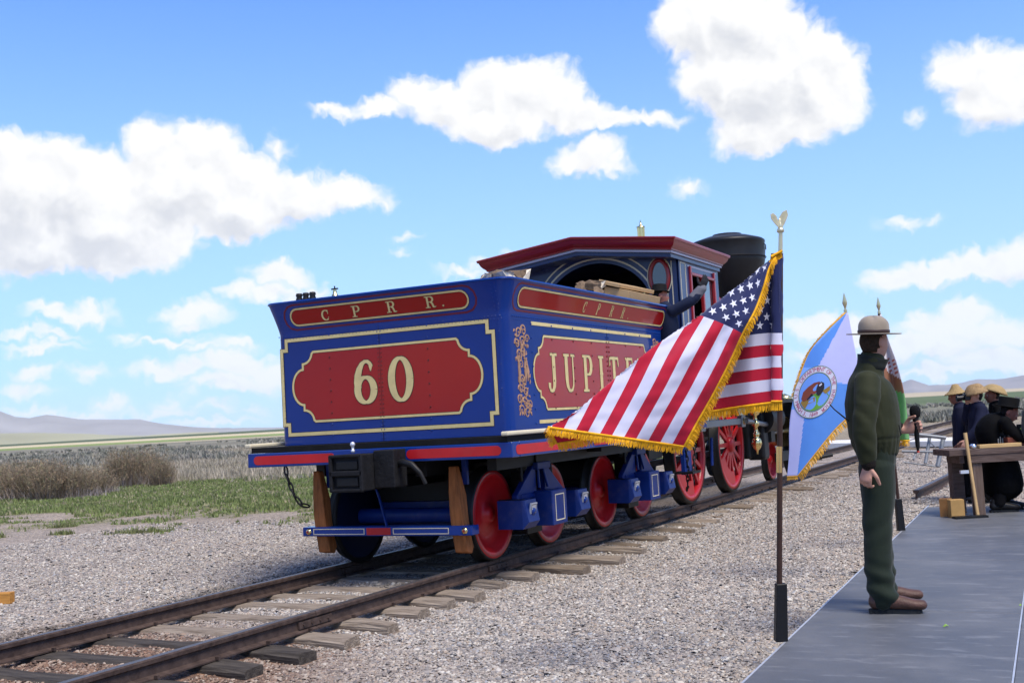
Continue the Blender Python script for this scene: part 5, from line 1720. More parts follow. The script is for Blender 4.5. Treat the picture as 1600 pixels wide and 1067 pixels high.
PZ = -.03
def platform_material():
    mt = bpy.data.materials.new('grey_stage_deck')
    mt.use_nodes = True
    t = mt.node_tree; b = t.nodes['Principled BSDF']
    tc = gn(t, 'ShaderNodeTexCoord')
    mp = gn(t, 'ShaderNodeMapping'); mp.inputs['Scale'].default_value = (1, 1, 1)
    t.links.new(tc.outputs['Object'], mp.inputs[0])
    n = gn(t, 'ShaderNodeTexNoise'); n.inputs['Scale'].default_value = 1.3; n.inputs['Detail'].default_value = 8; n.inputs['Roughness'].default_value = .65
    t.links.new(mp.outputs[0], n.inputs['Vector'])
    mp2 = gn(t, 'ShaderNodeMapping'); mp2.inputs['Scale'].default_value = (1.2, 4, 1); mp2.inputs['Rotation'].default_value = (0, 0, R(-24))
    t.links.new(tc.outputs['Object'], mp2.inputs[0])
    n2 = gn(t, 'ShaderNodeTexNoise'); n2.inputs['Scale'].default_value = 2.2; n2.inputs['Detail'].default_value = 7; n2.inputs['Roughness'].default_value = .7
    t.links.new(mp2.outputs[0], n2.inputs['Vector'])
    c = ramp(t, n.outputs[0], [(.3, (.066, .070, .078)), (.5, (.093, .097, .105)), (.7, (.135, .138, .144))])
    sc = gn(t, 'ShaderNodeMapRange', interpolation_type='SMOOTHSTEP'); sc.inputs[1].default_value = .52; sc.inputs[2].default_value = .66; sc.inputs[4].default_value = .32
    t.links.new(n2.outputs[0], sc.inputs[0])
    mx = gn(t, 'ShaderNodeMix', data_type='RGBA'); t.links.new(sc.outputs[0], mx.inputs[0]); t.links.new(c, mx.inputs[6]); mx.inputs[7].default_value = (.27, .272, .275, 1)
    n3 = gn(t, 'ShaderNodeTexNoise'); n3.inputs['Scale'].default_value = 160; n3.inputs['Detail'].default_value = 3
    t.links.new(tc.outputs['Object'], n3.inputs['Vector'])
    mx2 = gn(t, 'ShaderNodeMix', data_type='RGBA', blend_type='MULTIPLY'); mx2.inputs[0].default_value = .5
    t.links.new(mx.outputs[2], mx2.inputs[6]); t.links.new(ramp(t, n3.outputs[0], [(.3, (.7, .7, .7)), (.7, (1.25, 1.25, 1.25))]), mx2.inputs[7])
    t.links.new(mx2.outputs[2], b.inputs['Base Color'])
    r = gn(t, 'ShaderNodeMapRange'); r.inputs[3].default_value = .42; r.inputs[4].default_value = .72
    t.links.new(n.outputs[0], r.inputs[0]); t.links.new(r.outputs[0], b.inputs['Roughness'])
    bp = gn(t, 'ShaderNodeBump'); bp.inputs['Strength'].default_value = .15; bp.inputs['Distance'].default_value = .004
    t.links.new(n3.outputs[0], bp.inputs['Height']); t.links.new(bp.outputs[0], b.inputs['Normal'])
    return mt
deckm = platform_material()
trimm = mat('pale_metal_trim', (.50, .52, .56), .4, metal=.4, var=.1)
plat = empty('stage_platform', (4.392, -3.71, PZ), math.atan2(.31, 9.58), label='low grey stage platform that the uniformed man stands on, beside the gravel', cat='platform')
for i in range(3):
    for j in range(-3, 4):
        y0 = -.32 + j * 2.44
        y1 = min(y0 + 2.432, 9.585)
        if y0 > 9.5: continue
        mb = MB(); x0 = i * 1.232
        mb.box((x0 + .61, (y0 + y1) / 2, -.03), (1.218, y1 - y0, .06), deckm)
        mb.build('deck_panel', plat, .003)
for i in range(4):
    mb = MB(); mb.box((i * 1.232 - .006, 2.2, -.022), (.0095 if i else .012, 15.0, .040), trimm)
    mb.build('edge_trim', plat)
mb = MB()
for x in (.05, 1.23, 2.46, 3.6):
    mb.box((x, 2.2, -.12), (.09, 14.7, .10), mat('dark_joist', (.06, .05, .045), .8))
mb.build('joist', plat)
leafm = mat('fresh_leaf', (.25, .42, .06), .6)
for (u, v, a, s, lb) in ((1478, 979, .3, .018, 'tiny crumpled green leaf on the grey platform right of the brown shoes'), (1595, 946, .8, .012, 'speck of green leaf on the platform near the right-hand seam')):
    p = onz(u, v, PZ)
    mb = MB(); mb.add([(-s, 0, 0), (0, s * .5, s * .8), (s, 0, .002), (0, -s * .5, s * .5), (s * .4, s * .7, 0), (-s * .4, -s * .6, 0)], [(0, 1, 2, 3), (1, 4, 2), (0, 3, 5)], leafm)
    tag(mb.build('leaf', loc=(p.x, p.y, PZ + .003), rot=(0, 0, a)), lb, 'leaf')
# wooden stake block far left
p = onz(4, 942, GZ + .01)
mb = MB(); mb.box((0, 0, .055), (.34, .11, .11), mat('orange_timber', (.42, .20, .05), .7, var=.3, stretch=(1, 8, 8), vscale=5))
tag(mb.build('timber_block', loc=(p.x - .1, p.y, GZ + .0), rot=(0, 0, .42), bevel=.004), 'short orange-brown timber block lying on the gravel at the left edge', 'timber block')

# ---------------------------------------------------------------- national flag
polem = mat('dark_flag_pole', (.045, .022, .016), .4, var=.2, vscale=4, stretch=(6, 6, 1))
sock = mat('black_socket', (.008, .008, .009), .5)
navy = mat('flag_navy', (.018, .024, .085), .75, var=.06, sheen=.2)
fred = mat('flag_red', (.48, .012, .035), .7, var=.06, sheen=.2)
fwhite = mat('flag_white', (.66, .64, .74), .75, var=.03, sheen=.2)
fstar = mat('flag_star', (.74, .73, .80), .7)
fring = mat('gold_fringe', (.85, .40, .015), .6, var=.25, vscale=30)
D1 = 6.72

def flagpole(pts, D, r, sock_px, label, finial, sleeve=None):
    """pts: top and bottom pixels of the wooden pole at depth D"""
    a = PX(*pts[0], D[0]); b = PX(*pts[1], D[1])
    root = empty('flagpole', tuple(b), 0, label, 'flagpole', 'flagpoles along the platform edge')
    inv = Matrix.Translation(-b)
    def fin(mb, name, bev=0):
        o = mb.build(name, root, bev); o.matrix_parent_inverse = inv; return o
    mb = MB(); mb.cyl(b, a, r, r * .96, polem, 16); fin(mb, 'pole')
    d = (a - b).normalized()
    mb = MB(); sb = PX(*sock_px[1], D[1]); st = PX(*sock_px[0], D[1])
    rt = RT.copy(); rt.z = 0; rt.normalize()
    fy = Vector((-rt.y, rt.x, 0))
    w = r * 1.85
    vs = []
    for p, k in ((sb, 1.15), (st, 1.0)):
        for sx, sy in ((-1, -1), (1, -1), (1, 1), (-1, 1)):
            vs.append(p + rt * (w * k * sx) + fy * (w * k * sy))
    mb.add(vs, [(0, 3, 2, 1), (4, 5, 6, 7), (0, 1, 5, 4), (1, 2, 6, 5), (2, 3, 7, 6), (3, 0, 4, 7)], sock)
    fin(mb, 'socket', .004)
    if sleeve:
        mb = MB(); mb.cyl(PX(*sleeve[1], D[1]), PX(*sleeve[0], D[1]), r * 1.12, m=brass, seg=16); fin(mb, 'brass_joint')
    return root, a, d, fin
root1, top1, dir1, fin1 = flagpole([(1219.4, 396), (1217.5, 1000)], (D1, D1), .0165, [(1220, 911), (1220, 1001)], 'dark wooden flagpole topped by a gilded eagle, bearing the striped flag', 'eagle', [(1217.5, 697), (1217.5, 738)])
mb = MB(); mb.cyl(PX(1219.4, 397, D1), PX(1219.8, 362, D1), .0135, .0115, mat('pale_brass', (.62, .55, .36), .3, metal=.7), 16); 
mb.lathe([(.012, 0), (.021, .006), (.021, .02), (.014, .028), (.009, .04)], mat('pale_brass', (0, 0, 0)), 16, Matrix.Translation(PX(1219.8, 364, D1)))
fin1(mb, 'ferrule')
# eagle
gilt = mat('gilded_eagle', (.66, .58, .36), .35, metal=.6, var=.2, vscale=40)
mb = MB()
c = PX(1219, 354, D1)
for i in range(1):
    M = Matrix.Translation(c)
    mb.lathe([(0, -.03), (.008, -.026), (.013, -.01), (.013, .008), (.008, .022), (.0065, .03), (.008, .038), (.004, .047), (0, .048)], gilt, 12, M)
def wing(mb, sgn, pts, th=.006):
    n = len(pts)
    f = [PX(u, v, D1 - .012 * sgn) for u, v in pts]
    g = [p + FW * th for p in f]
    mb.add(f + g, [tuple(range(n)), tuple(reversed(range(n, 2 * n)))] + [(i, (i + 1) % n, n + (i + 1) % n, n + i) for i in range(n)], gilt)
wing(mb, 1, [(1217, 356), (1211, 350), (1205, 342), (1204, 335), (1208, 333), (1213, 337), (1215, 342), (1218, 348)])
wing(mb, -1, [(1219, 356), (1217, 348), (1218, 339), (1223, 331), (1229.5, 328), (1231.5, 336), (1229, 343), (1226, 350), (1222, 357)])
fin1(mb, 'eagle_finial', .001)

def cr(pts):
    """interpolated curve through (s, (u, v)) points"""
    S = [p[0] for p in pts]; U = [p[1][0] for p in pts]; Vv = [p[1][1] for p in pts]
    def f(s):
        # Catmull-Rom style smooth interpolation
        s = min(max(s, S[0]), S[-1])
        i = 0
        while i < len(S) - 2 and s > S[i + 1]: i += 1
        h = S[i + 1] - S[i]; t = (s - S[i]) / h
        def comp(A):
            m0 = (A[i + 1] - A[i - 1]) / (S[i + 1] - S[i - 1]) if i > 0 else (A[1] - A[0]) / (S[1] - S[0])
            m1 = (A[i + 2] - A[i]) / (S[i + 2] - S[i]) if i < len(S) - 2 else (A[i + 1] - A[i]) / h
            t2, t3 = t * t, t * t * t
            return (2 * t3 - 3 * t2 + 1) * A[i] + (t3 - 2 * t2 + t) * h * m0 + (-2 * t3 + 3 * t2) * A[i + 1] + (t3 - t2) * h * m1
        return comp(U), comp(Vv)
    return f
Ecur = cr([(0, (1217, 395)), (.08, (1202, 417)), (.15, (1194, 445)), (.27, (1180, 483)), (.4, (1160, 521)), (.55, (1137, 571)), (.7, (1111, 621)), (.85, (1087, 663)), (1, (1069, 697))])
Kcur = cr([(0, (1217, 395)), (.05, (1206, 403)), (.12, (1187, 418)), (.25, (1146, 451)), (.4, (1092, 492)), (.6, (1008, 551)), (.75, (948, 601)), (.88, (896, 644)), (1, (857, 667))])
Bcur = cr([(0, (1219, 627)), (.1, (1180, 632)), (.25, (1125, 640)), (.5, (1040, 655)), (.75, (955, 674)), (.9, (905, 687)), (1, (870, 693))])
def flagS(s, t):
    """s 0 hoist..1 fly, t 0 top..1 bottom -> world point"""
    tc = .865 * s
    k = Kcur(s)
    n = mnoise.noise(Vector((s * 3.1, t * 3.0, 1.7))); n2 = mnoise.noise(Vector((s * 9, t * 8, 5.2)))
    Dk = D1 + .20 * s
    if t <= tc and s > 1e-4:
        w = t / tc                      # 0 top edge, 1 crease
        e = Ecur(s)
        # slight sideways sway of the stripes
        sway = 7 * math.sin(PI * w) * math.sin(PI * min(1, max(0, (s - .35) / .65)))
        u = e[0] + (k[0] - e[0]) * w + sway * .8; v = e[1] + (k[1] - e[1]) * w - sway * .9
        Dd = Dk - (.20 * math.sin(PI * (1 - w) * .55) * min(1, s * 3)) - .03 * math.sin(w * 9 + s * 4) * w * s + .02 * n + .006 * n2
        # round the crease
        Dd += .014 * math.sin(w * 15 + s * 5 + 3 * n) * min(1, s * 2) + .007 * mnoise.noise(Vector((s * 16, w * 7, 9.0)))
    else:
        w = (t - tc) / (1 - tc)
        b = Bcur(s)
        u = k[0] + (b[0] - k[0]) * w; v = k[1] + (b[1] - k[1]) * w
        hoist = max(0, 1 - s * 9)
        Dd = Dk + .10 * math.sin(PI * min(1, w * 1.2) * .6) * min(1, s * 4) + .025 * math.sin(s * 26 + w * 2) * (1 - s * .5) * min(1, s * 8) + .01 * n - .02 * hoist
    return PX(u, v, Dd)
NS, NT = 125, 65
vs = [flagS(i / NS, j / NT) for i in range(NS + 1) for j in range(NT + 1)]
mb = MB()
mb.mats = [navy, fred, fwhite]
mb.v = [tuple(p) for p in vs]
for i in range(NS):
    for j in range(NT):
        a = i * (NT + 1) + j
        mb.f.append((a, a + 1, a + NT + 2, a + NT + 1))
        st = j // 5
        mb.mi.append(0 if (i < 50 and st < 7) else (1 if st % 2 == 0 else 2))
        mb.sm.append(True)
me = bpy.data.meshes.new('flag')
me.from_pydata(mb.v, [], mb.f)
for q in mb.mats: me.materials.append(q)
me.polygons.foreach_set('material_index', mb.mi); me.polygons.foreach_set('use_smooth', mb.sm)
flag = link('flag', me)
tag(flag, 'large stars-and-stripes flag with gold fringe, folded over by the wind', 'flag')
so_ = flag.modifiers.new('thickness', 'SOLIDIFY'); so_.thickness = .0015; so_.offset = 0
# sleeve round the pole
mb = MB()
a0 = PX(1214.0, 396, D1); a1 = PX(1214.0, 627, D1)
nz_ = 65
for j in range(nz_):
    for q in range(16):
        def sp(jj, qq):
            t = jj / nz_
            c = a0 + (a1 - a0) * t
            an = 2 * PI * qq / 16
            wv = 1 + .10 * math.sin(t * 23) + .06 * math.sin(t * 51)
            return c + RT * (.034 * math.cos(an) * wv) - FW * (.022 * math.sin(an)) 
        st = j // 5
        mb.add([sp(j, q), sp(j + 1, q), sp(j + 1, q + 1), sp(j, q + 1)], [(0, 1, 2, 3)], navy if st < 7 else (fred if st % 2 == 0 else fwhite), True)
me_ = mb.mesh('pole_sleeve'); bm = bmesh.new(); bm.from_mesh(me_); bmesh.ops.remove_doubles(bm, verts=bm.verts, dist=.0002); bm.to_mesh(me_); bm.free()
link('pole_sleeve', me_, flag)
# stars, sewn on both sides
starn = 0
for row in range(9):
    for colm in range(6 if row % 2 == 0 else 5):
        sc = (colm * 2 + 1 + (row % 2)) / 12 * .4
        tc_ = (row + 1) / 10 * 7 / 13
        mb = MB()
        for sd_ in (-1, 1):
            vv = []
            for q in range(11):
                if q == 10: ds = dt = 0
                else:
                    rr_ = .0285 if q % 2 == 0 else .0285 * .40
                    an = PI / 2 + q * PI / 5
                    ds = rr_ * math.cos(an) / 1.52; dt = -rr_ * math.sin(an) / .91
                s_, t_ = min(1, max(.001, sc + ds)), min(1, max(.001, tc_ + dt))
                p = flagS(s_, t_)
                e = 1e-3
                nn = (flagS(s_ + e, t_) - p).cross(flagS(s_, t_ + e) - p)
                if nn.length > 0: nn.normalize()
                vv.append(p + nn * .0028 * sd_)
            mb.add(vv, [(q, (q + 1) % 10, 10) for q in range(10)], fstar)
        mb.build('star', flag); starn += 1
# fringe
def fringe(curve, outward, n, L, seed, parent, width=.0042, m_=fring):
    """curve(k in 0..1) -> point, outward(k) -> direction; one joined mesh of threads"""
    r = random.Random(seed); mb = MB()
    for i in range(n):
        k = (i + r.random()) / n
        p = curve(k); o = outward(k)
        g = Vector((0, 0, -1))
        tang = (curve(min(1, k + .002)) - curve(max(0, k - .002)))
        if tang.length < 1e-7: continue
        tang.normalize()
        d1 = (o * .8 + g * .25 + tang * r.uniform(-.18, .18) - FW * r.uniform(-.15, .25)).normalized()
        d2 = (o * .5 + g * .7 + tang * r.uniform(-.3, .3) - FW * r.uniform(-.1, .1)).normalized()
        l = L * r.uniform(.8, 1.12)
        q1 = p + d1 * l * .5; q2 = q1 + d2 * l * .5
        t = (tang + FW * r.uniform(-.5, .5)).normalized() * width / 2
        mb.add([p - t, p + t, q1 + t, q1 - t, q2 + t * .6, q2 - t * .6], [(0, 1, 2, 3), (3, 2, 4, 5)], m_)
    # woven heading
    N = 160
    path = [curve(i / N) + outward(i / N) * .002 for i in range(N + 1)]
    mb.tube(path, .0075, m_, 6)
    return mb
def outdir(fs, ft):
    def f(k):
        s, t = fs(k), ft(k)
        p = flagS(s, t)
        if fs(1) == fs(0):
            q = flagS(s - .01, t)
        elif ft(0) < .5: q = flagS(s, min(1, t + .02) if .865 * s > .02 else t + .001)
        else: q = flagS(s, t - .02)
        d = p - q
        return d.normalized() if d.length > 1e-6 else Vector((0, 0, 1))
    return f
fo_ = []
for (fs, ft, n_, sd_) in ((lambda k: .015 + .985 * k, lambda k: 0.0, 560, 1), (lambda k: 1.0, lambda k: k, 380, 2), (lambda k: k, lambda k: 1.0, 560, 3)):
    cur = (lambda fs, ft: (lambda k: flagS(fs(k), ft(k))))(fs, ft)
    mbb = fringe(cur, outdir(fs, ft), n_, .050, sd_, flag)
    o = mbb.build('gold_fringe', flag); o['kind'] = 'stuff'
# gold cloth along the sleeve's top
mb = MB(); r_ = random.Random(8)
for i in range(90):
    k = r_.random(); p = PX(1206 + 15 * k, 399 - 9 * k, D1 - .024)
    d = (RT * r_.uniform(-.5, .3) - UP * 1.0).normalized(); t = RT * .002
    mb.add([p - t, p + t, p + d * .045 + t, p + d * .045 - t], [(0, 1, 2, 3)], fring)
    p2 = PX(1205 + 17 * k, 627, D1 - .024 + .03 * r_.random()); d = (RT * r_.uniform(-.1, .1) - UP).normalized()
    mb.add([p2 - t, p2 + t, p2 + d * .052 + t, p2 + d * .052 - t], [(0, 1, 2, 3)], fring)
mb.tube([PX(1205, 627, D1 - .024), PX(1222, 627, D1 - .024)], .006, fring, 6); 
mb.tube([PX(1205, 401, D1 - .024), PX(1222, 392, D1 - .02)], .008, fring, 6)
o = mb.build('gold_fringe', flag); o['kind'] = 'stuff'

# ---------------------------------------------------------------- light blue flag with the bison seal
b2 = onz(1362, 868, PZ); D2b = (b2 - CAM).dot(FW)
D2 = D2b
spear = mat('spear_brass', (.62, .55, .32), .3, metal=.8)
def spear_finial(u, v0, v1, D, fin):
    mb = MB(); p0, p1 = PX(u[0], v0, D), PX(u[1], v1, D)
    d = p1 - p0; L = d.length; q = d.normalized().to_track_quat('Z', 'Y').to_matrix().to_4x4()
    mb.lathe([(.012, 0), (.020, .02 * L), (.012, .08 * L), (.018, .15 * L), (.008, .22 * L), (.010, .3 * L), (.022, .5 * L), (.018, .62 * L), (.006, .9 * L), (0, L)], spear, 12, Matrix.Translation(p0) @ q @ Matrix.Diagonal((1, .55, 1, 1)))
    fin(mb, 'spear_finial')
root2, _, _, fin2 = flagpole([(1321.5, 489), (1362, 868)], (D2, D2), .015, [(1357, 800), (1362, 869)], 'flagpole with brass spear tip carrying the light blue seal flag', 'spear')
spear_finial((1321.5, 1318.5), 490, 457, D2, fin2)
lb1 = mat('flag_light_blue', (.10, .28, .72), .75, sheen=.2, var=.04)
lb2 = mat('flag_lavender', (.50, .51, .80), .75, sheen=.2, var=.03)
lb3 = mat('flag_sky_blue', (.20, .40, .85), .75, sheen=.2, var=.04)
L2 = cr([(0, (1321, 489)), (.10, (1296, 513)), (.22, (1268, 545)), (.36, (1252, 580)), (.46, (1244, 605)), (.60, (1236, 642)), (.72, (1233, 672)), (.85, (1233, 706)), (1, (1230, 744))])
R2c = cr([(0, (1325, 489)), (.10, (1330, 515)), (.22, (1336, 545)), (.36, (1343, 580)), (.46, (1345, 606)), (.60, (1334, 640)), (.72, (1303, 672)), (.85, (1272, 710)), (1, (1246, 743))])
def depth2(u, v):
    return D2 - .03 + .05 * math.sin((u - 1228) / 17 + (v - 480) / 90) - .05 * math.sin(max(0, (v - 480)) / 265 * PI)
def S2(a, w):
    l, r = L2(w), R2c(w)
    u = l[0] + (r[0] - l[0]) * a; v = l[1] + (r[1] - l[1]) * a
    return u, v
def zone2(u, v):
    # the pale panels are white cloth, the rest light blue
    if v < 600 + (u - 1330) * .1 and u > 1323 - (v - 489) * .53: return lb2
    if v > 640 and u < 1258 - (v - 640) * .12: return lb2
    if v < 575 and u > 1323 - (v - 489) * .95: return lb1
    if v > 640 + (u - 1290) * -1.1 and u > 1290: return lb1
    if v < 600: return lb3
    return lb3 if (v < 660 and u < 1243) else lb1
NA, NW = 44, 110
mb = MB()
grid = [[S2(i / NA, j / NW) for i in range(NA + 1)] for j in range(NW + 1)]
mb.v = [tuple(PX(u, v, depth2(u, v))) for row in grid for (u, v) in row]
for m_ in (lb1, lb2, lb3): mb._m(m_)
for j in range(NW):
    for i in range(NA):
        a = j * (NA + 1) + i
        mb.f.append((a, a + 1, a + NA + 2, a + NA + 1))
        uu = (grid[j][i][0] + grid[j + 1][i + 1][0]) / 2; vv = (grid[j][i][1] + grid[j + 1][i + 1][1]) / 2
        mb.mi.append(mb.mats.index(zone2(uu, vv))); mb.sm.append(True)
me = bpy.data.meshes.new('seal_flag'); me.from_pydata(mb.v, [], mb.f)
for q in mb.mats: me.materials.append(q)
me.polygons.foreach_set('material_index', mb.mi); me.polygons.foreach_set('use_smooth', mb.sm)
flag2 = link('flag', me); sm2 = flag2.modifiers.new('thickness', 'SOLIDIFY'); sm2.thickness = .002; sm2.offset = 0
tag(flag2, 'light blue flag with round bison seal between the striped flag and uniformed man', 'flag')
fr2 = mat('orange_fringe', (.70, .36, .05), .65, var=.2, vscale=30)
for (fn, out, n_) in ((lambda k: L2(k * .52), (-.8, .35), 130), (lambda k: R2c(.56 + .44 * k), (.75, -.6), 130), (lambda k: S2(k, 1.0), (0, -1), 26)):
    cur = (lambda fn: (lambda k: (lambda q: PX(q[0], q[1], depth2(*q) + .004))(fn(k))))(fn)
    od = (lambda out: (lambda k: (RT * out[0] + UP * out[1]).normalized()))(out)
    o = fringe(cur, od, n_, .062 if n_ == 130 and out[0] > 0 else .034, 9, flag2, .008, fr2).build('gold_fringe', flag2); o['kind'] = 'stuff'
# the seal
SCU, SCV, SA, SB, ST = 1273.5, 612.5, 43.5, 31.5, R(27)
def sealp(x, y, h=0.0):
    """unit disc -> surface; y up, x right"""
    X = x * SB; Y = y * SA
    u = SCU + X * math.cos(ST) + Y * math.sin(ST); v = SCV - (-X * math.sin(ST) + Y * math.cos(ST))
    return PX(u, v, depth2(u, v) - .004 - h)
def sdisc(r0, r1, h, m_, name, parent, n=48):
    mb = MB(); vs = []
    rings_ = 4
    for k in range(rings_ + 1):
        rr_ = r0 + (r1 - r0) * k / rings_
        vs += [sealp(rr_ * math.cos(2 * PI * i / n), rr_ * math.sin(2 * PI * i / n), h) for i in range(n)]
    for k in range(rings_):
        mb.add([], [], m_)
        mb.f += []
    fs = [(k * n + i, k * n + (i + 1) % n, (k + 1) * n + (i + 1) % n, (k + 1) * n + i) for k in range(rings_) for i in range(n)]
    mb.add(vs, fs, m_, True)
    return mb.build(name, parent)
sealw = mat('seal_white', (.62, .61, .70), .8); sealg = mat('seal_green_line', (.13, .18, .11), .8); sealb = mat('seal_blue', (.16, .33, .78), .8)
sealr = mat('seal_red_letters', (.42, .06, .12), .8); hill_g = mat('seal_grass', (.14, .34, .05), .8); hill_o = mat('seal_ochre', (.30, .19, .05), .8)
bis1 = mat('bison_brown', (.22, .06, .04), .8); bis2 = mat('bison_dark', (.03, .028, .04), .8)
seal = sdisc(.97, 1.0, .001, sealg, 'seal', flag2)
sdisc(.76, .97, .001, sealw, 'lettering_ring', seal); sdisc(.72, .76, .0015, sealg, 'ring_line', seal); sdisc(.001, .72, .001, sealb, 'sky_disc', seal)
def spoly(pts, h, m_, name):
    mb = MB(); cx = sum(p[0] for p in pts) / len(pts); cy = sum(p[1] for p in pts) / len(pts)
    # subdivide the outline so that it follows the cloth
    P = []
    for i in range(len(pts)):
        a, b = pts[i], pts[(i + 1) % len(pts)]
        for k in range(3): P.append((a[0] + (b[0] - a[0]) * k / 3, a[1] + (b[1] - a[1]) * k / 3))
    vs = [sealp(cx, cy, h)] + [sealp(x, y, h) for x, y in P]
    mb.add(vs, [(0, 1 + i, 1 + (i + 1) % len(P)) for i in range(len(P))], m_)
    return mb.build(name, seal)
def seg_pts(a0, a1, r, n=12): return [(r * math.cos(R(a0 + (a1 - a0) * i / n)), r * math.sin(R(a0 + (a1 - a0) * i / n))) for i in range(n + 1)]
spoly([(-.15, -.25), (.1, .0), (.35, .25)] + seg_pts(10, -105, .71), .0018, hill_g, 'green_hill')
spoly([(-.38, -.48), (-.1, -.35), (.1, -.15), (.2, -.3), (-.05, -.5)] + seg_pts(-95, -125, .70, 4), .0024, hill_o, 'ochre_ground')
spoly([(.30, .15), (.44, .35), (.52, .45), (.62, .30), (.5, .12)], .0024, hill_o, 'ochre_ground')
spoly([(-.45, -.45), (-.52, -.2), (-.42, .05), (-.25, .28), (-.02, .42), (.1, .2), (.05, -.05), (-.1, -.15), (-.2, -.42), (-.30, -.5)], .0030, bis1, 'bison_body')
spoly([(-.04, .28), (.04, .44), (.20, .44), (.32, .28), (.33, .1), (.25, -.06), (.12, -.06), (.04, .05), (-.02, .14)], .0036, bis2, 'bison_head')
spoly([(-.12, -.10), (-.02, -.12), (-.1, -.3), (-.16, -.4), (-.2, -.36)], .0036, bis2, 'bison_leg')
spoly([(.02, .28), (.08, .40), (.14, .36), (.08, .26)], .0042, sealw, 'bison_horn')
def text_mesh(txt, size=1.0):
    cu = bpy.data.curves.new('t', 'FONT'); cu.body = txt; cu.size = size; cu.align_x = 'CENTER'; cu.align_y = 'CENTER'; cu.resolution_u = 2
    o = bpy.data.objects.new('t', cu); COL.objects.link(o)
    dg = bpy.context.evaluated_depsgraph_get(); dg.update()
    me = bpy.data.meshes.new_from_object(o.evaluated_get(dg))
    vs = [tuple(v.co) for v in me.vertices]; fs = [tuple(p.vertices) for p in me.polygons]
    bpy.data.objects.remove(o); bpy.data.curves.remove(cu); bpy.data.meshes.remove(me)
    return vs, fs
def ring_text(txt, a_mid, span, r, up_out, name):
    mb = MB()
    n = len(txt)
    for i, ch in enumerate(txt):
        if ch == ' ': continue
        vs, fs = text_mesh(ch, .22)
        a = R(a_mid + span * (.5 - (i + .5) / n) * (1 if up_out else -1))
        out = []
        for x, y, z in vs:
            # local: x along the ring, y outward
            rr_ = r + (y if up_out else -y)
            aa_ = a - (x / r if up_out else -x / r)
            out.append(sealp(rr_ * math.cos(aa_), rr_ * math.sin(aa_), .0025))
        mb.add(out, fs, sealr)
    return mb.build(name, seal)
ring_text('U.S. DEPARTMENT OF THE INTERIOR', 90, 250, .865, True, 'lettering')
ring_text('MARCH 3, 1849', 270, 88, .865, False, 'lettering')

# ---------------------------------------------------------------- third flag, mostly behind the man
b3 = onz(1408, 828, PZ); D3 = (b3 - CAM).dot(FW)
root3, _, _, fin3 = flagpole([(1374, 490), (1408, 828)], (D3, D3), .017, [(1403, 779), (1408, 829)], 'flagpole with a slim spear tip rising behind the ranger hat', 'spear')
spear_finial((1374, 1371.5), 492, 464, D3, fin3)
f3g = mat('flag_green', (.16, .36, .13), .75, var=.1); f3b = mat('flag_brown', (.30, .14, .08), .75); f3w = mat('flag_cream', (.62, .58, .60), .75); f3r = mat('flag_rust_print', (.40, .13, .10), .75)
L3 = cr([(0, (1375, 491)), (.3, (1368, 560)), (.6, (1366, 620)), (1, (1378, 688))])
R3 = cr([(0, (1377, 491)), (.2, (1388, 530)), (.42, (1401, 566)), (.55, (1408, 592)), (.68, (1414, 620)), (.8, (1417, 645)), (.9, (1419, 668)), (1, (1421, 688))])
mb = MB(); N1, N2 = 24, 60
def S3(a, w):
    l, r = L3(w), R3(w); u = l[0] + (r[0] - l[0]) * a; v = l[1] + (r[1] - l[1]) * a
    return PX(u, v, D3 - .03 + .07 * math.sin(a * 9 + w * 3) * min(1, w * 3)), u, v
for m_ in (f3g, f3b, f3w, f3r): mb._m(m_)
mb.v = [tuple(S3(i / N1, j / N2)[0]) for j in range(N2 + 1) for i in range(N1 + 1)]
for j in range(N2):
    for i in range(N1):
        a = j * (N1 + 1) + i
        mb.f.append((a, a + 1, a + N1 + 2, a + N1 + 1))
        _, u, v = S3((i + .5) / N1, (j + .5) / N2)
        m_ = f3w if v < 588 + (u - 1400) * .6 else (f3b if v < 612 + (u - 1405) * .4 else f3g)
        if m_ is f3w and v > 560 and int((v + u * .5) / 3.2) % 2 == 0 and i % 5 < 3: m_ = f3r
        mb.mi.append(mb.mats.index(m_)); mb.sm.append(True)
me = bpy.data.meshes.new('flag'); me.from_pydata(mb.v, [], mb.f)
for q in mb.mats: me.materials.append(q)
me.polygons.foreach_set('material_index', mb.mi); me.polygons.foreach_set('use_smooth', mb.sm)
flag3 = link('flag', me); q_ = flag3.modifiers.new('thickness', 'SOLIDIFY'); q_.thickness = .002
tag(flag3, 'green, brown and white flag mostly hidden behind the uniformed man, its edge beside the microphone', 'flag')
o = fringe(lambda k: S3(k, 1.0)[0], lambda k: -UP, 60, .06, 4, flag3, .008, fring).build('gold_fringe', flag3); o['kind'] = 'stuff'

# ---------------------------------------------------------------- table and what is on it
tdark = mat('dark_table_wood', (.075, .048, .038), .7, var=.35, vscale=4, stretch=(1, 7, 7), col2=(.14, .10, .085), bump=.3, bscale=14)
tleg = mat('table_leg_wood', (.10, .065, .05), .7, var=.35, vscale=3, stretch=(8, 8, 1), col2=(.17, .125, .10), bump=.3, bscale=14)
TO = onz(1517, 701.5, .715)
tu = Vector((.897, .442, 0)); tv = Vector((-.442, .897, 0))
tx = empty('wooden_table', (TO.x, TO.y, PZ), math.atan2(tu.y, tu.x), label='heavy dark wooden table on the platform with the black-hatted man bent over it', cat='table')
def tb(c, d, name, m_, bev=.004, top=None):
    mb = MB(); mb.box(c, d, m_, top=top); return mb.build(name, tx, bev)
TT = .715 - PZ
for k in range(3):
    tb((.78 + .0, .10 + .175 * k, TT - .035), (2.04, .170, .07), 'top_plank', tdark)
tb((.85, .045, TT - .115), (1.75, .045, .09), 'apron', tdark)
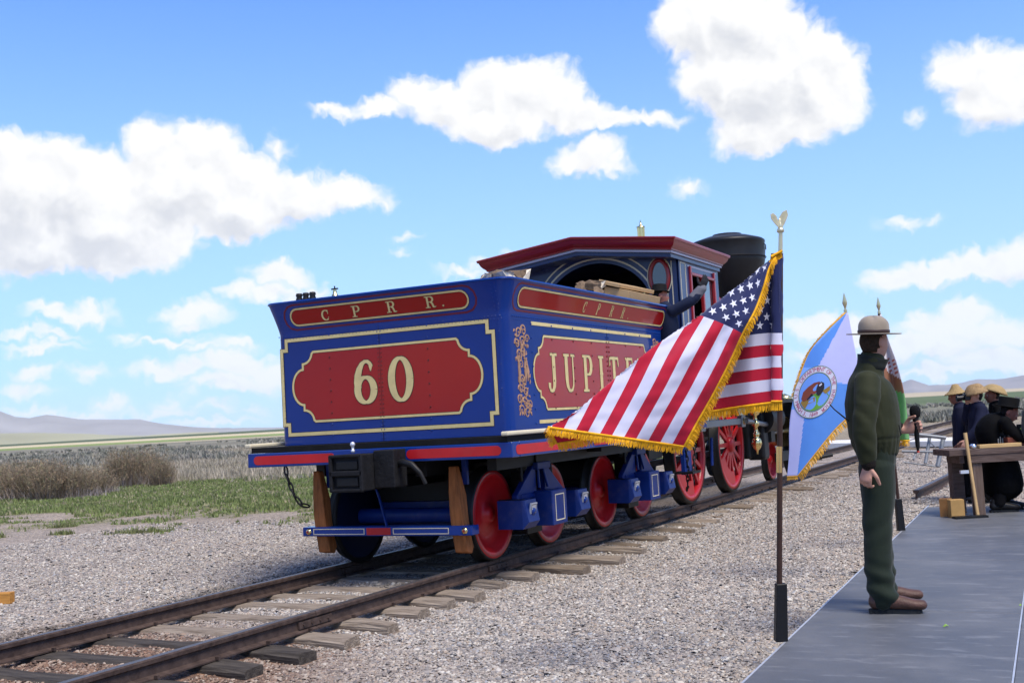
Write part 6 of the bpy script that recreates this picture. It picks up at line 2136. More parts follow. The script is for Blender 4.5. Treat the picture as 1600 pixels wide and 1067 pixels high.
tb((-.08, .28, TT - .115), (.05, .42, .09), 'apron', tdark)
tb((.075, .10, (TT - .07) / 2 - .045), (.105, .11, TT - .16), 'leg', tleg)
tb((-.02, .46, (TT - .07) / 2 - .045), (.13, .14, TT - .16), 'leg', tdark)
tb((1.65, .10, (TT - .07) / 2 - .045), (.105, .11, TT - .16), 'leg', tleg)
tb((1.65, .46, (TT - .07) / 2 - .045), (.13, .14, TT - .16), 'leg', tdark)
def tpt(x, y, z): return Vector((TO.x, TO.y, PZ)) + tu * x + tv * y + Vector((0, 0, z))
ang = math.atan2(tu.y, tu.x)
ylw = mat('yellow_pine', (.46, .29, .12), .65, var=.2, vscale=4, stretch=(1, 8, 8), col2=(.55, .37, .17))
ylw2 = mat('maul_handle', (.50, .33, .15), .5, var=.2, vscale=4, stretch=(8, 8, 1))
mb = MB(); mb.box((0, 0, .02), (.47, .09, .04), ylw)
tag(mb.build('pine_board', loc=tuple(tpt(.34, .06, TT + .001)), rot=(0, 0, ang), bevel=.003), 'yellow pine board lying along the front edge of the dark table', 'board')
mb = MB(); mb.lathe([(0, .055), (.022, .052), (.036, .038), (.04, .02), (.032, .004), (0, 0)], mat('polished_silver', (.8, .8, .82), .12, metal=1), 20)
mb.cyl((-.035, 0, .02), (-.062, .01, .018), .012, m=blk, seg=10)
tag(mb.build('silver_bell', loc=tuple(tpt(.045, .045, TT + .001)), rot=(0, 0, ang)), 'small shiny silver bell on the corner of the dark table', 'bell')
mb = MB()
mb.box((0, 0, .05), (.22, .14, .10), mat('red_brown_case', (.16, .04, .02), .5)); mb.box((0, 0, .112), (.20, .12, .02), blk)
mb.cyl((-.03, 0, .12), (-.03, 0, .20), .05, m=blkg, seg=16); mb.cyl((.06, -.02, .12), (.06, -.02, .24), .035, m=blkg, seg=14)
mb.cyl((.06, -.056, .19), (.06, -.062, .19), .014, m=mat('yellow_dot', (.6, .65, .15), .5), seg=12)
tag(mb.build('telegraph_set', loc=tuple(tpt(.58, .20, TT + .001)), rot=(0, 0, ang), bevel=.004), 'black instrument on a red-brown case at the right of the table', 'telegraph')
mb = MB()
for k in range(5): mb.tube([(.025 * k, 0, 0), (.025 * k + .006, .01, .09 + .02 * (k % 2))], .006, mat('glass_rods', (.3, .3, .28), .3), 6)
tag(mb.build('pen_stand', loc=tuple(tpt(.40, .22, TT + .001)), rot=(0, 0, ang)), 'low stand of thin grey rods on the table before the bent man', 'stand')
# maul handle leaning on the table, wooden boxes at its foot
h0 = tpt(-.005, -.06, .012); h1 = tpt(-.055, -.012, .93)
mb = MB(); mb.tube([h0, h0.lerp(h1, .3), h0.lerp(h1, .7), h1], [.021, .019, .020, .023], ylw2, 12, flat=.8)
mn = mb.build('maul_handle'); tag(mn, 'long yellow wooden handle leaning against the corner of the dark table', 'maul handle')
mb = MB(); q0 = tpt(-.19, -.06, .50); mb.box(tuple(q0 + tu * .08 + tv * .02), (.09, .04, .035), silver, rot=Matrix.Rotation(ang, 3, 'Z')); 
tag(mb.build('metal_clamp'), 'small silver metal clamp behind the leaning wooden handle', 'clamp')
boxa = mat('box_wood_dark', (.30, .15, .055), .65, var=.25, vscale=4); boxb = mat('box_wood_light', (.42, .25, .09), .65, var=.2, vscale=4)
mb = MB()
mb.box((0, 0, .10), (.12, .15, .20), boxa)
mb.box((.0605 + .001, 0, .10), (.002, .14, .19), boxb)
pb = onz(1479, 806, PZ)
tag(mb.build('wooden_box', loc=(pb.x, pb.y, PZ), rot=(0, 0, ang - .45), bevel=.003), 'brown wooden box on the platform, left of the pair beside the table leg', 'box')
mb = MB(); mb.box((0, 0, .10), (.15, .12, .20), boxb)
pb = onz(1495, 808, PZ)
tag(mb.build('wooden_box', loc=(pb.x, pb.y, PZ), rot=(0, 0, ang - .05), bevel=.003), 'lighter tan wooden box between the brown box and the leaning handle', 'box')
mb = MB(); mb.box((0, 0, .012), (.36, .12, .024), blk)
pb = onz(1516, 809, PZ)
tag(mb.build('base_plate', loc=(pb.x, pb.y, PZ), rot=(0, 0, ang)), 'flat black plate on the platform under the maul handle and table leg', 'plate')
# loose length of rail on the gravel
ra, rb_ = onz(1432, 779, GZ + .02), onz(1496, 745, GZ + .02)
d = (rb_ - ra); L_ = d.length; a_ = math.atan2(d.y, d.x)
mb = MB(); rail_section(0, 0, L_, mb)
o = mb.build('loose_rail', loc=(ra.x, ra.y, GZ + .15), rot=(0, 0, a_ - PI / 2)); o.rotation_euler = (0, R(0), a_ - PI / 2)
o.scale = (1.3, 1, 1.25)
tag(o, 'loose length of rusty rail lying on the gravel beyond the platform', 'rail')
# galvanised ladder-like frame on the gravel
gm = mat('grey_tube', (.20, .21, .22), .5, metal=.4, var=.15)
DL = 23.5
mb = MB()
def t2(a, b, r=.035): mb.tube([PX(*a, DL), PX(*b, DL - .2)], r * .75, gm, 8)
t2((1409, 676), (1478, 684), .05); t2((1409, 705), (1470, 706), .035); t2((1412, 722), (1465, 729), .02)
t2((1453, 681), (1446, 724), .045); t2((1474, 683), (1465, 729), .06); t2((1432, 705), (1427, 718), .03)
t2((1451, 688), (1468, 706), .012)
tag(mb.build('barrier'), 'grey tubular metal barrier standing on the gravel behind the microphone', 'barrier')
mb = MB(); 
dp = onz(1268, 722, GZ)
mb.box((0, 0, .07), (.5, .25, .10), blk, rot=Matrix.Rotation(.2, 3, 'Y')); mb.cyl((.1, 0, .1), (.55, .05, .16), .05, m=blk, seg=8)
tag(mb.build('switch_lever', loc=(dp.x, dp.y, GZ), rot=(0, 0, .4)), 'low black switch stand lying beside the far rails', 'switch stand')

# ================================================================ people
skin = mat('skin', (.46, .24, .17), .55, var=.08, vscale=20, spec=.35)
skin_d = mat('skin_tanned', (.24, .10, .065), .55, var=.1, vscale=20, spec=.35)
skin_r = mat('skin_ruddy', (.40, .15, .10), .55, var=.08, vscale=20, spec=.35)
def V3(*a): return Vector(a)
class Sculpt:
    """overlapping closed lofts, fused into one continuous surface"""
    def __init__(s): s.mb = MB()
    def loft(s, pts, ra, rb=None, side=(0, 1, 0), seg=20, cap=3):
        pts = [Vector(p) for p in pts]; n = len(pts)
        rb = rb or ra
        ra = ra if isinstance(ra, (list, tuple)) else [ra] * n
        rb = rb if isinstance(rb, (list, tuple)) else [rb] * n
        # smooth subdivision along the path
        P, A, B = [], [], []
        def h(a0, a1, a2, a3, t):
            return 0.5 * ((2 * a1) + (-a0 + a2) * t + (2 * a0 - 5 * a1 + 4 * a2 - a3) * t * t + (-a0 + 3 * a1 - 3 * a2 + a3) * t ** 3)
        for i in range(n - 1):
            for k in range(4):
                t = k / 4
                q = [max(0, i - 1), i, i + 1, min(n - 1, i + 2)]
                P.append(Vector([h(pts[q[0]][c], pts[q[1]][c], pts[q[2]][c], pts[q[3]][c], t) for c in range(3)]))
                A.append(max(.002, h(*[ra[j] for j in q], t))); B.append(max(.002, h(*[rb[j] for j in q], t)))
        P.append(pts[-1]); A.append(ra[-1]); B.append(rb[-1])
        side = Vector(side)
        rings = []
        m_ = len(P)
        def frame(i):
            d = (P[min(i + 1, m_ - 1)] - P[max(i - 1, 0)]).normalized()
            a = side - d * side.dot(d)
            if a.length < 1e-3: a = d.orthogonal()
            a.normalize(); return d, a, d.cross(a)
        def ring(c, a, b, x, y):
            return [c + a * (x * math.cos(2 * PI * k / seg)) + b * (y * math.sin(2 * PI * k / seg)) for k in range(seg)]
        d, a, b = frame(0)
        e0 = (A[0] + B[0]) / 2
        for k in range(cap, 0, -1):
            an = k / (cap + .35) * PI / 2
            rings.append(ring(P[0] - d * e0 * .8 * math.sin(an), a, b, A[0] * math.cos(an), B[0] * math.cos(an)))
        for i in range(m_):
            d, a, b = frame(i); rings.append(ring(P[i], a, b, A[i], B[i]))
        e1 = (A[-1] + B[-1]) / 2
        for k in range(1, cap + 1):
            an = k / (cap + .35) * PI / 2
            rings.append(ring(P[-1] + d * e1 * .8 * math.sin(an), a, b, A[-1] * math.cos(an), B[-1] * math.cos(an)))
        vs = [v for r in rings for v in r]
        fs = [(j * seg + k, j * seg + (k + 1) % seg, (j + 1) * seg + (k + 1) % seg, (j + 1) * seg + k) for j in range(len(rings) - 1) for k in range(seg)]
        fs += [tuple(reversed(range(seg))), tuple(range((len(rings) - 1) * seg, len(rings) * seg))]
        s.mb.add(vs, fs, None, True)
        return s
    def ball(s, c, r, rot=None, nu=16, nv=12):
        r = r if isinstance(r, (list, tuple)) else (r, r, r)
        vs = []; fs = []
        for j in range(nv + 1):
            th = PI * (j + .02) / (nv + .04)
            for i in range(nu):
                p = Vector((r[0] * math.sin(th) * math.cos(2 * PI * i / nu), r[1] * math.sin(th) * math.sin(2 * PI * i / nu), r[2] * math.cos(th)))
                if rot is not None: p = rot @ p
                vs.append(Vector(c) + p)
        fs = [(j * nu + i, j * nu + (i + 1) % nu, (j + 1) * nu + (i + 1) % nu, (j + 1) * nu + i) for j in range(nv) for i in range(nu)]
        fs += [tuple(reversed(range(nu))), tuple(range(nv * nu, (nv + 1) * nu))]
        s.mb.add(vs, fs, None, True); return s
    def head(s, c, yaw=0, pitch=0, k=1.0):
        """skull, jaw, nose, brow, lips, ears; c = centre of the skull, face towards +x before turning"""
        Rm = Matrix.Rotation(yaw, 3, 'Z') @ Matrix.Rotation(pitch, 3, 'Y')
        nu, nv = 40, 34
        vs = []
        for j in range(nv + 1):
            th = PI * (j + .05) / (nv + .1)
            z = math.cos(th)
            for i in range(nu):
                ph = 2 * PI * i / nu
                x, y = math.sin(th) * math.cos(ph), math.sin(th) * math.sin(ph)
                px_, py_, pz_ = x * .098, y * .077, z * .118
                f = max(0, x)
                # jaw: narrower and carried forward below
                if z < 0:
                    py_ *= 1 - .28 * (-z) ** 1.3
                    px_ = px_ * (1 - .10 * -z) + .022 * (-z) * (1 if x > -.2 else .2)
                    if x < 0: px_ *= 1 - .25 * (-z)
                g = lambda a, b, sa, sb: math.exp(-((y - a) / sa) ** 2 - ((z - b) / sb) ** 2) * (1 if x > 0 else 0)
                px_ += .026 * g(0, -.18, .13, .14) + .012 * g(0, .02, .10, .22)          # nose
                px_ += .006 * g(0, .20, .5, .08)                                          # brow
                px_ -= .010 * (g(.38, .06, .20, .10) + g(-.38, .06, .20, .10))           # eye sockets
                px_ += .007 * g(0, -.46, .26, .06) - .004 * g(0, -.39, .2, .04) + .010 * g(0, -.76, .3, .15)   # lips, chin
                vs.append(Vector(c) + Rm @ (Vector((px_, py_, pz_)) * k))
        fs = [(j * nu + i, j * nu + (i + 1) % nu, (j + 1) * nu + (i + 1) % nu, (j + 1) * nu + i) for j in range(nv) for i in range(nu)]
        fs += [tuple(reversed(range(nu))), tuple(range(nv * nu, (nv + 1) * nu))]
        s.mb.add(vs, fs, None, True)
        for sy in (-1, 1):
            s.ball(Vector(c) + Rm @ (Vector((-.008, sy * .081, -.004)) * k), (.019 * k, .013 * k, .034 * k), Rm @ Matrix.Rotation(.35 * sy, 3, 'Z'), 10, 8)
        s.hd = (Vector(c), Rm, k)
        return s
    def hand(s, wrist, fdir, pnorm, curl=.5, L=.19, right=True, k=1.0, spread=1.0):
        """palm and five fingers. fdir: wrist to knuckles, pnorm: out of the palm"""
        f = Vector(fdir).normalized(); p = Vector(pnorm); p = (p - f * p.dot(f)).normalized()
        t = f.cross(p) * (1 if right else -1)     # towards the thumb side
        w = Vector(wrist)
        pal = .52 * L
        s.loft([w - f * .02, w + f * pal * .35, w + f * pal * .9], [.024 * k, .036 * k, .040 * k], [.019 * k, .016 * k, .014 * k], side=t, seg=14)
        lens = [.42, .47, .44, .34]
        for i in range(4):
            off = (1.5 - i) * .0205 * k * spread
            b = w + f * pal * .88 + t * off
            l = lens[i] * L
            a0 = curl * .55; a1 = curl * 1.35; a2 = curl * 2.1
            pts = [b - f * .015]; q = b
            for ang, ll in ((a0, .44), (a1, .31), (a2, .25)):
                dd = f * math.cos(ang) + p * math.sin(ang)
                q = q + dd * l * ll; pts.append(q)
            rr_ = .0098 * k * (1 - .05 * i)
            s.loft(pts, [rr_ * 1.05, rr_, rr_ * .92, rr_ * .8], side=t, seg=9, cap=2)
        b = w + f * pal * .25 + t * .024 * k
        d1 = (f * .62 + t * .72 + p * .25).normalized(); d2 = (f * .85 + t * .30 + p * (.3 + curl * .5)).normalized()
        s.loft([b - d1 * .01, b + d1 * .045 * k, b + d1 * .045 * k + d2 * .032 * k, b + d1 * .045 * k + d2 * .058 * k], [.014 * k, .0125 * k, .0112 * k, .009 * k], side=p, seg=9, cap=2)
        return s
    def build(s, name, parent, m_, voxel=.01, smooth=4, wr=None, shade=True):
        o = s.mb.build('tmp_sculpt')
        r = o.modifiers.new('r', 'REMESH'); r.mode = 'VOXEL'; r.voxel_size = voxel; r.adaptivity = 0
        if smooth:
            q = o.modifiers.new('s', 'SMOOTH'); q.factor = .5; q.iterations = smooth
        dg = bpy.context.evaluated_depsgraph_get(); dg.update()
        me = bpy.data.meshes.new_from_object(o.evaluated_get(dg))
        me.name = name
        bpy.data.objects.remove(o)
        n = len(me.vertices)
        if wr is not None and n:
            co = np.empty(n * 3, np.float32); me.vertices.foreach_get('co', co); co = co.reshape(-1, 3)
            no = np.empty(n * 3, np.float32); me.vertices.foreach_get('normal', no); no = no.reshape(-1, 3)
            d = wr(co, no)
            co = co + no * d[:, None].astype(np.float32)
            me.vertices.foreach_set('co', co.ravel())
        me.materials.clear(); me.materials.append(m_)
        if len(me.polygons): me.polygons.foreach_set('use_smooth', np.full(len(me.polygons), shade))
        me.update()
        return link(name, me, parent)
def n3(co, s, seed=0, st=(1, 1, 1)):
    """value noise on stretched 3-d coordinates via two planes"""
    x, y, z = co[:, 0] * st[0], co[:, 1] * st[1], co[:, 2] * st[2]
    return (vfbm(x + .7 * y, z + .3 * y, s, seed, 3) + vfbm(y - .6 * x, z - .4 * x, s, seed + 7, 3)) / 2
def folds(amp, seed=1, sc=7, st=(1, 1, 2.2)):
    def f(co, no):
        a = n3(co, sc, seed, st); b = n3(co, sc * 2.3, seed + 3, st)
        r = 1 - np.abs(a - .5) * 4
        return amp * (r * .7 + (b - .5) * .9)
    return f
def hair_cap(parent, hd, m_, z0=.10, back=-.30, thick=1.06, name='hair'):
    """hair over the back and sides of the skull"""
    c, Rm, k = hd
    nu, nv = 36, 26
    vs = []; keep = []
    for j in range(nv + 1):
        th = PI * j / nv; z = math.cos(th)
        for i in range(nu):
            ph = 2 * PI * i / nu
            x, y = math.sin(th) * math.cos(ph), math.sin(th) * math.sin(ph)
            px_, py_, pz_ = x * .098, y * .077, z * .118
            if z < 0:
                py_ *= 1 - .28 * (-z) ** 1.3
                if x < 0: px_ *= 1 - .25 * (-z)
            t = thick - .02 + .010 * mnoise.noise(Vector((x * 6, y * 6, z * 9)))
            vs.append(c + Rm @ (Vector((px_, py_, pz_)) * k * t))
            keep.append((z > -.62 - .05 * math.sin(ph * 3)) and (x < .62 * max(0, z - .25) + (-.16 if z < .22 else .02) + .30 * max(0, z)) )
    fs = []
    for j in range(nv):
        for i in range(nu):
            q = (j * nu + i, j * nu + (i + 1) % nu, (j + 1) * nu + (i + 1) % nu, (j + 1) * nu + i)
            if all(keep[a] for a in q): fs.append(q)
    mb = MB(); mb.add(vs, fs, m_, True)
    o = mb.build(name, parent)
    so = o.modifiers.new('t', 'SOLIDIFY'); so.thickness = .008; so.offset = -1
    return o
def eyes(parent, hd, col=(.03, .02, .015)):
    c, Rm, k = hd
    for sy in (-1, 1):
        mb = MB()
        mb.lathe([(0, .0125), (.007, .0105), (.011, .006), (.0125, 0)], mat('eye_white', (.7, .68, .65), .3), 12, Matrix.Translation(c + Rm @ (Vector((.076, sy * .030, .008)) * k)) @ Rm.to_4x4() @ Matrix.Rotation(PI / 2, 4, 'Y') @ Matrix.Diagonal((k, k, k, 1)))
        mb.lathe([(0, .0131), (.0055, .0118)], mat('iris', col, .2), 10, Matrix.Translation(c + Rm @ (Vector((.076, sy * .030, .008)) * k)) @ Rm.to_4x4() @ Matrix.Rotation(PI / 2, 4, 'Y') @ Matrix.Diagonal((k, k, k, 1)))
        mb.build('eye', parent)
def rings_mesh(parent, name, m_, prof, seg=40, xf=None, fn=None, smooth=True):
    """lathe with a per-vertex shaping function fn(r, z, angle) -> (x, y, z)"""
    mb = MB(); vs = []
    for r, z in prof:
        for i in range(seg):
            a = 2 * PI * i / seg
            p = fn(r, z, a) if fn else (r * math.cos(a), r * math.sin(a), z)
            vs.append(p)
    fs = [(j * seg + i, j * seg + (i + 1) % seg, (j + 1) * seg + (i + 1) % seg, (j + 1) * seg + i) for j in range(len(prof) - 1) for i in range(seg)]
    mb.add(vs, fs, m_, smooth, xf)
    return mb.build(name, parent)
def shoe(parent, x, y, yaw, m_, m_sole, L=.30, k=1.0, z=0.0, pitch=0):
    M = Matrix.Translation((x, y, z)) @ Matrix.Rotation(yaw, 4, 'Z') @ Matrix.Rotation(pitch, 4, 'Y')
    s = Sculpt()
    t = lambda *a: M @ Vector(a)
    s.loft([t(-.07, 0, .07), t(.0, 0, .078), t(.08, 0, .068), t(.16, 0, .056), t(L * .72, 0, .052)], [.046, .048, .053, .056, .047], [.046, .050, .046, .036, .032], side=M.to_3x3() @ Vector((0, 1, 0)), seg=16)
    s.loft([t(-.055, 0, .06), t(-.045, 0, .12)], [.037, .043], [.045, .052], side=M.to_3x3() @ Vector((0, 1, 0)), seg=16)
    o = s.build('shoe', parent, m_, .007, 3)
    mb = MB()
    out = [(-.108, 0), (-.100, .024), (-.06, .033), (0, .031), (.08, .038), (.15, .043), (L * .64, .035), (L * .70, .02), (L * .72, 0)]
    out = out + [(a, -b) for a, b in reversed(out[1:-1])]
    n = len(out)
    vs = [t(a, b, .0) for a, b in out] + [t(a * .99, b * .9, .028) for a, b in out]
    mb.add(vs, [tuple(range(n)), tuple(reversed(range(n, 2 * n)))] + [(i, (i + 1) % n, n + (i + 1) % n, n + i) for i in range(n)], m_sole)
    for i in range(9):
        a = -.095 + i * .036
        for sy in (-1, 1): mb.box(t(a, sy * .029, .011), (.018, .016, .022), m_sole, rot=M.to_3x3())
    mb.build('sole', o)
    return o

# ---------------------------------------------------------------- the uniformed man on the platform
fr_ = onz(1385, 951, PZ)
RZ = R(13)
rg = empty('person', (fr_.x, fr_.y, PZ), RZ, 'man in green uniform jacket and flat-brimmed tan hat holding a microphone, turned away', 'person')
jk = mat('green_jacket', (.024, .027, .0115), .7, var=.12, vscale=10, sheen=.06, bump=.05, bscale=200)
tr = mat('dark_green_trousers', (.0125, .0195, .0125), .75, var=.12, vscale=10, sheen=.1, bump=.1, bscale=200)
knit = mat('dark_knit', (.014, .011, .009), .85, bump=.4, bscale=120)
hw = Vector((-.055, -.235, .945))
b = Sculpt()
HC = Vector((.048, 0, 1.735)); HY = R(40)
b.head(HC, HY, R(4))
b.loft([(.0, 0, 1.48), (.012, 0, 1.56), (.03, 0, 1.66)], [.075, .062, .06], [.075, .064, .066])
b.loft([(0, 0, .98), (-.01, 0, 1.15), (-.02, 0, 1.35), (0, 0, 1.5)], [.13, .13, .15, .12], [.09, .1, .11, .07])
for sy in (-1, 1):
    b.loft([(.0, sy * .09, 1.0), (.0, sy * .11, .75), (-.02 if sy < 0 else 0, -.125 if sy < 0 else .15, .5), (-.03 if sy < 0 else 0, -.138 if sy < 0 else .172, .25), (-.02 if sy < 0 else .004, -.15 if sy < 0 else .188, .09)], [.07, .06, .045, .038, .03])
b.loft([(-.02, -.19, 1.48), (-.06, -.25, 1.2), (-.055, -.235, .95)], [.05, .042, .030])
b.hand(hw, (-.30, -.02, -.95), (.55, .80, .05), curl=.95, right=True, k=1.08, L=.195)
RM3 = Matrix.Rotation(-RZ, 3, 'Z')
def rloc(u, v, D): return RM3 @ (PX(u, v, D) - Vector((fr_.x, fr_.y, PZ)))
mc0 = rloc(1433, 643, 7.68); mc1 = rloc(1429, 704, 7.68)
lw = mc0.lerp(mc1, .42) + Vector((-.085, .01, -.005))
b.loft([(0, .19, 1.48), (.03, .26, 1.20), tuple(lw)], [.05, .042, .030])
b.hand(lw, (.9, -.10, .12), (.25, -.95, .0), curl=.95, right=False, k=1.05, L=.18)
body = b.build('body', rg, skin, .0048, 3)
eyes(rg, b.hd)
hair_cap(rg, b.hd, mat('brown_hair', (.035, .022, .014), .7, var=.4, vscale=60, bump=.5, bscale=120))
j = Sculpt()
j.loft([(.016, 0, 1.055), (.010, 0, 1.13), (.006, 0, 1.25), (.002, 0, 1.38), (-.008, 0, 1.48), (.0, 0, 1.545)], [.175, .195, .20, .195, .165, .10], [.140, .162, .168, .160, .125, .080], side=(0, 1, 0), seg=28)
j.loft([(.0, 0, 1.52), (.015, 0, 1.58), (.028, 0, 1.625)], [.11, .082, .078], [.10, .085, .080])
j.loft([(-.02, -.16, 1.485), (-.035, -.215, 1.36), (-.065, -.248, 1.20), (-.062, -.244, 1.07), (-.058, -.237, .985)], [.072, .070, .063, .060, .050], [.080, .078, .070, .067, .055], seg=20)
j.loft([(-.01, .17, 1.495), (.01, .24, 1.36), (.03, .265, 1.23), tuple(lw.lerp(Vector((.03, .265, 1.21)), .45)), tuple(lw.lerp(Vector((.03, .265, 1.21)), .22))], [.078, .076, .066, .056, .046], seg=20)
def jf(co, no):
    x, y, z = co[:, 0], co[:, 1], co[:, 2]
    d = folds(.0075, 3, 4.5, (1, 1, 1.1))(co, no)
    # diagonal drag lines on the near sleeve, gathers above the hem
    arm = (y < -.19)
    d = d + np.where(arm, .0020 * np.sin((z * 1.0 + x * .9) * 48 + 7 * n3(co, 5, 2)) * (.3 + 1.4 * n3(co, 3, 8)), 0) * sstep(1.5, 1.35, z) 
    d = d + .0022 * np.sin(np.arctan2(y, x) * 26 + 5 * n3(co, 6, 2)) * (1 - sstep(1.07, 1.14, z)) * (~arm)
    d = d - .004 * np.exp(-((z - 1.105) / .012) ** 2) * (~arm)
    return d
jacket = j.build('jacket', rg, jk, .007, 3, jf)
s_ = Sculpt(); s_.loft([(.012, 0, 1.045), (.012, 0, 1.075)], [.175, .182], [.138, .145], cap=1, seg=28); s_.build('waistband', jacket, jk, .007, 2)
s_ = Sculpt(); s_.loft([(-.057, -.236, .985), (-.055, -.235, .935)], [.047, .041], [.050, .044], cap=1); s_.build('cuff', jacket, knit, .006, 2)
s_ = Sculpt(); s_.loft([tuple(lw.lerp(Vector((.03, .265, 1.21)), .25)), tuple(lw.lerp(Vector((.03, .265, 1.21)), .03))], [.044, .038], cap=1); s_.build('cuff', jacket, knit, .006, 2)
# standing collar, open at the front
mb = MB(); vs = []
nC = 40
for i in range(nC + 1):
    a = R(22) + (2 * PI - R(44)) * i / nC      # gap faces +x
    fl = math.exp(-min(i, nC - i) / 2.5)
    for (r, z) in ((.092, 1.555), (.086, 1.59), (.080, 1.62), (.078, 1.645)):
        hz_ = z - .034 * math.cos(a) * (z - 1.565) / .12
        rr_ = r + fl * .055 * (z - 1.565) / .1
        vs.append((.018 + rr_ * 1.02 * math.cos(a), rr_ * .98 * math.sin(a), hz_ - fl * .01))
fs = [(i * 4 + k, (i + 1) * 4 + k, (i + 1) * 4 + k + 1, i * 4 + k + 1) for i in range(nC) for k in range(3)]
mb.add(vs, fs, mat('dark_collar', (.012, .015, .012), .8, sheen=.2), True)
o = mb.build('collar', jacket); q = o.modifiers.new('t', 'SOLIDIFY'); q.thickness = .008
mb = MB(); mb.tube([(.155, -.13, 1.19), (.165, -.105, 1.12)], .003, blk, 6); mb.build('pocket_zip', jacket)
mb = MB(); mb.tube([(-.12, -.08, 1.20), (-.235, -.075, 1.31), (-.262, -.07, 1.345)], [.006, .004, .004], blk, 8); mb.build('radio_aerial', jacket)
t_ = Sculpt()
t_.loft([(.018, 0, 1.06), (.015, 0, .98), (.002, 0, .90)], [.16, .165, .155], [.112, .115, .108], seg=26)
t_.loft([(.0, -.085, .92), (.0, -.10, .76), (-.022, -.115, .60), (-.028, -.125, .48), (-.036, -.135, .30), (-.028, -.145, .16), (-.014, -.15, .09)], [.10, .095, .084, .078, .077, .080, .079], [.108, .100, .092, .088, .086, .085, .084], seg=24)
t_.loft([(.0, .085, .92), (.0, .105, .76), (.0, .13, .60), (-.005, .15, .48), (.0, .17, .30), (.0, .185, .16), (.005, .19, .10)], [.10, .095, .084, .077, .076, .078, .077], [.106, .098, .088, .082, .082, .082, .081], seg=24)
def tf(co, no):
    x, y, z = co[:, 0], co[:, 1], co[:, 2]
    d = folds(.006, 9, 4, (1.3, 1.3, .8))(co, no)
    d = d + .007 * np.sin(z * 55 + x * 18 + 2.0 * n3(co, 6, 4)) * (1 - sstep(.20, .42, z))
    d = d + .003 * np.sin(z * 42 - x * 25) * sstep(.38, .50, z) * (1 - sstep(.55, .68, z))
    d = d + .004 * np.exp(-((y + .10) / .02) ** 2) * (x > 0) * sstep(.3, .5, z)
    return d
trousers = t_.build('trousers', rg, tr, .007, 3, tf)
bootm = mat('brown_boot', (.085, .042, .030), .5, var=.25, vscale=14, bump=.25, bscale=90); solem = mat('boot_sole', (.018, .020, .022), .7)
shoe(rg, -.010, -.15, R(-4), bootm, solem, L=.305)
shoe(rg, .012, .20, R(10), bootm, solem, L=.30)
for ch in list(rg.children):
    if ch.name.startswith('shoe'):
        mb = MB()
        yy_ = -.15 if ch.name == 'shoe' else .20; xx_ = -.010 if yy_ < 0 else .012
        for k in range(4): mb.tube([(xx_ + .035 + .022 * k, yy_ - .028, .108 - .012 * k), (xx_ + .045 + .022 * k, yy_, .118 - .012 * k), (xx_ + .035 + .022 * k, yy_ + .028, .108 - .012 * k)], .0032, mat('boot_lace', (.12, .07, .05), .8), 5)
        mb.build('laces', ch)
# hat
felt = mat('hat_felt', (.25, .205, .155), .85, sheen=.3, var=.10, vscale=12, bump=.15, bscale=160)
bandm = mat('hat_band', (.045, .025, .02), .45)
gR = Vector((RT.x, RT.y, 0)).normalized(); gF = Vector((-gR.y, gR.x, 0))
HM = Matrix.Translation((.052, 0, 1.792)) @ Matrix.Rotation(R(3.2), 4, RM3 @ gR) @ Matrix.Rotation(R(2.4), 4, RM3 @ gF) @ Matrix.Rotation(HY, 4, 'Z')
hat = rings_mesh(rg, 'hat', felt, [(.088, -.004), (.16, -.004), (.171, -.003), (.173, 0), (.171, .003), (.16, .003), (.098, .004)], 56, HM, lambda r, z, a: (r * 1.04 * math.cos(a), r * math.sin(a), z))
def crown(r, z, a):
    # four dents towards a peak
    k = max(0, (z - .055) / .065)
    dent = 1 - .16 * k * max(0, math.cos(2 * (a - PI / 4) * 1)) ** 2 * (1 if True else 0)
    dent *= 1 - .10 * k * abs(math.sin(2 * a)) * .0
    return (r * 1.10 * dent * math.cos(a), r * dent * math.sin(a), z - .012 * k * max(0, math.cos(4 * a + PI)) )
rings_mesh(hat, 'crown', felt, [(.092, .002), (.094, .02), (.094, .045), (.092, .066), (.086, .085), (.075, .101), (.058, .113), (.036, .120), (.015, .1215), (.001, .121)], 56, HM, crown)
rings_mesh(hat, 'hat_band', bandm, [(.0955, .006), (.098, .008), (.098, .024), (.0955, .027)], 56, HM, lambda r, z, a: (r * 1.10 * math.cos(a), r * math.sin(a), z))
# microphone in the left hand
mp_ = mc0.lerp(mc1, .38)
MW = Matrix.Translation((fr_.x, fr_.y, PZ)) @ Matrix.Rotation(RZ, 4, 'Z')
mbk = mat('black_plastic', (.008, .008, .009), .35); foam = mat('black_foam', (.010, .010, .011), .95, bump=.6, bscale=260)
mic = empty('microphone', tuple(MW @ mp_), 0, 'black hand microphone with a foam cap held up in front of the uniformed man', 'microphone')
mb = MB()
mb.lathe([(0, -.17), (.008, -.168), (.0085, -.15), (.014, -.13), (.0165, -.06), (.018, .03), (.021, .055), (.021, .065)], mbk, 20)
mb.build('handle', mic)
mb = MB(); mb.lathe([(.0, .055), (.022, .057), (.031, .068), (.0355, .088), (.0355, .108), (.030, .126), (.018, .137), (0, .139)], foam, 28); mb.build('foam_cap', mic)
mb = MB(); mb.lathe([(.0095, -.172), (.0095, -.160)], mat('red_ring', (.5, .06, .04), .5), 16); mb.build('ring', mic)

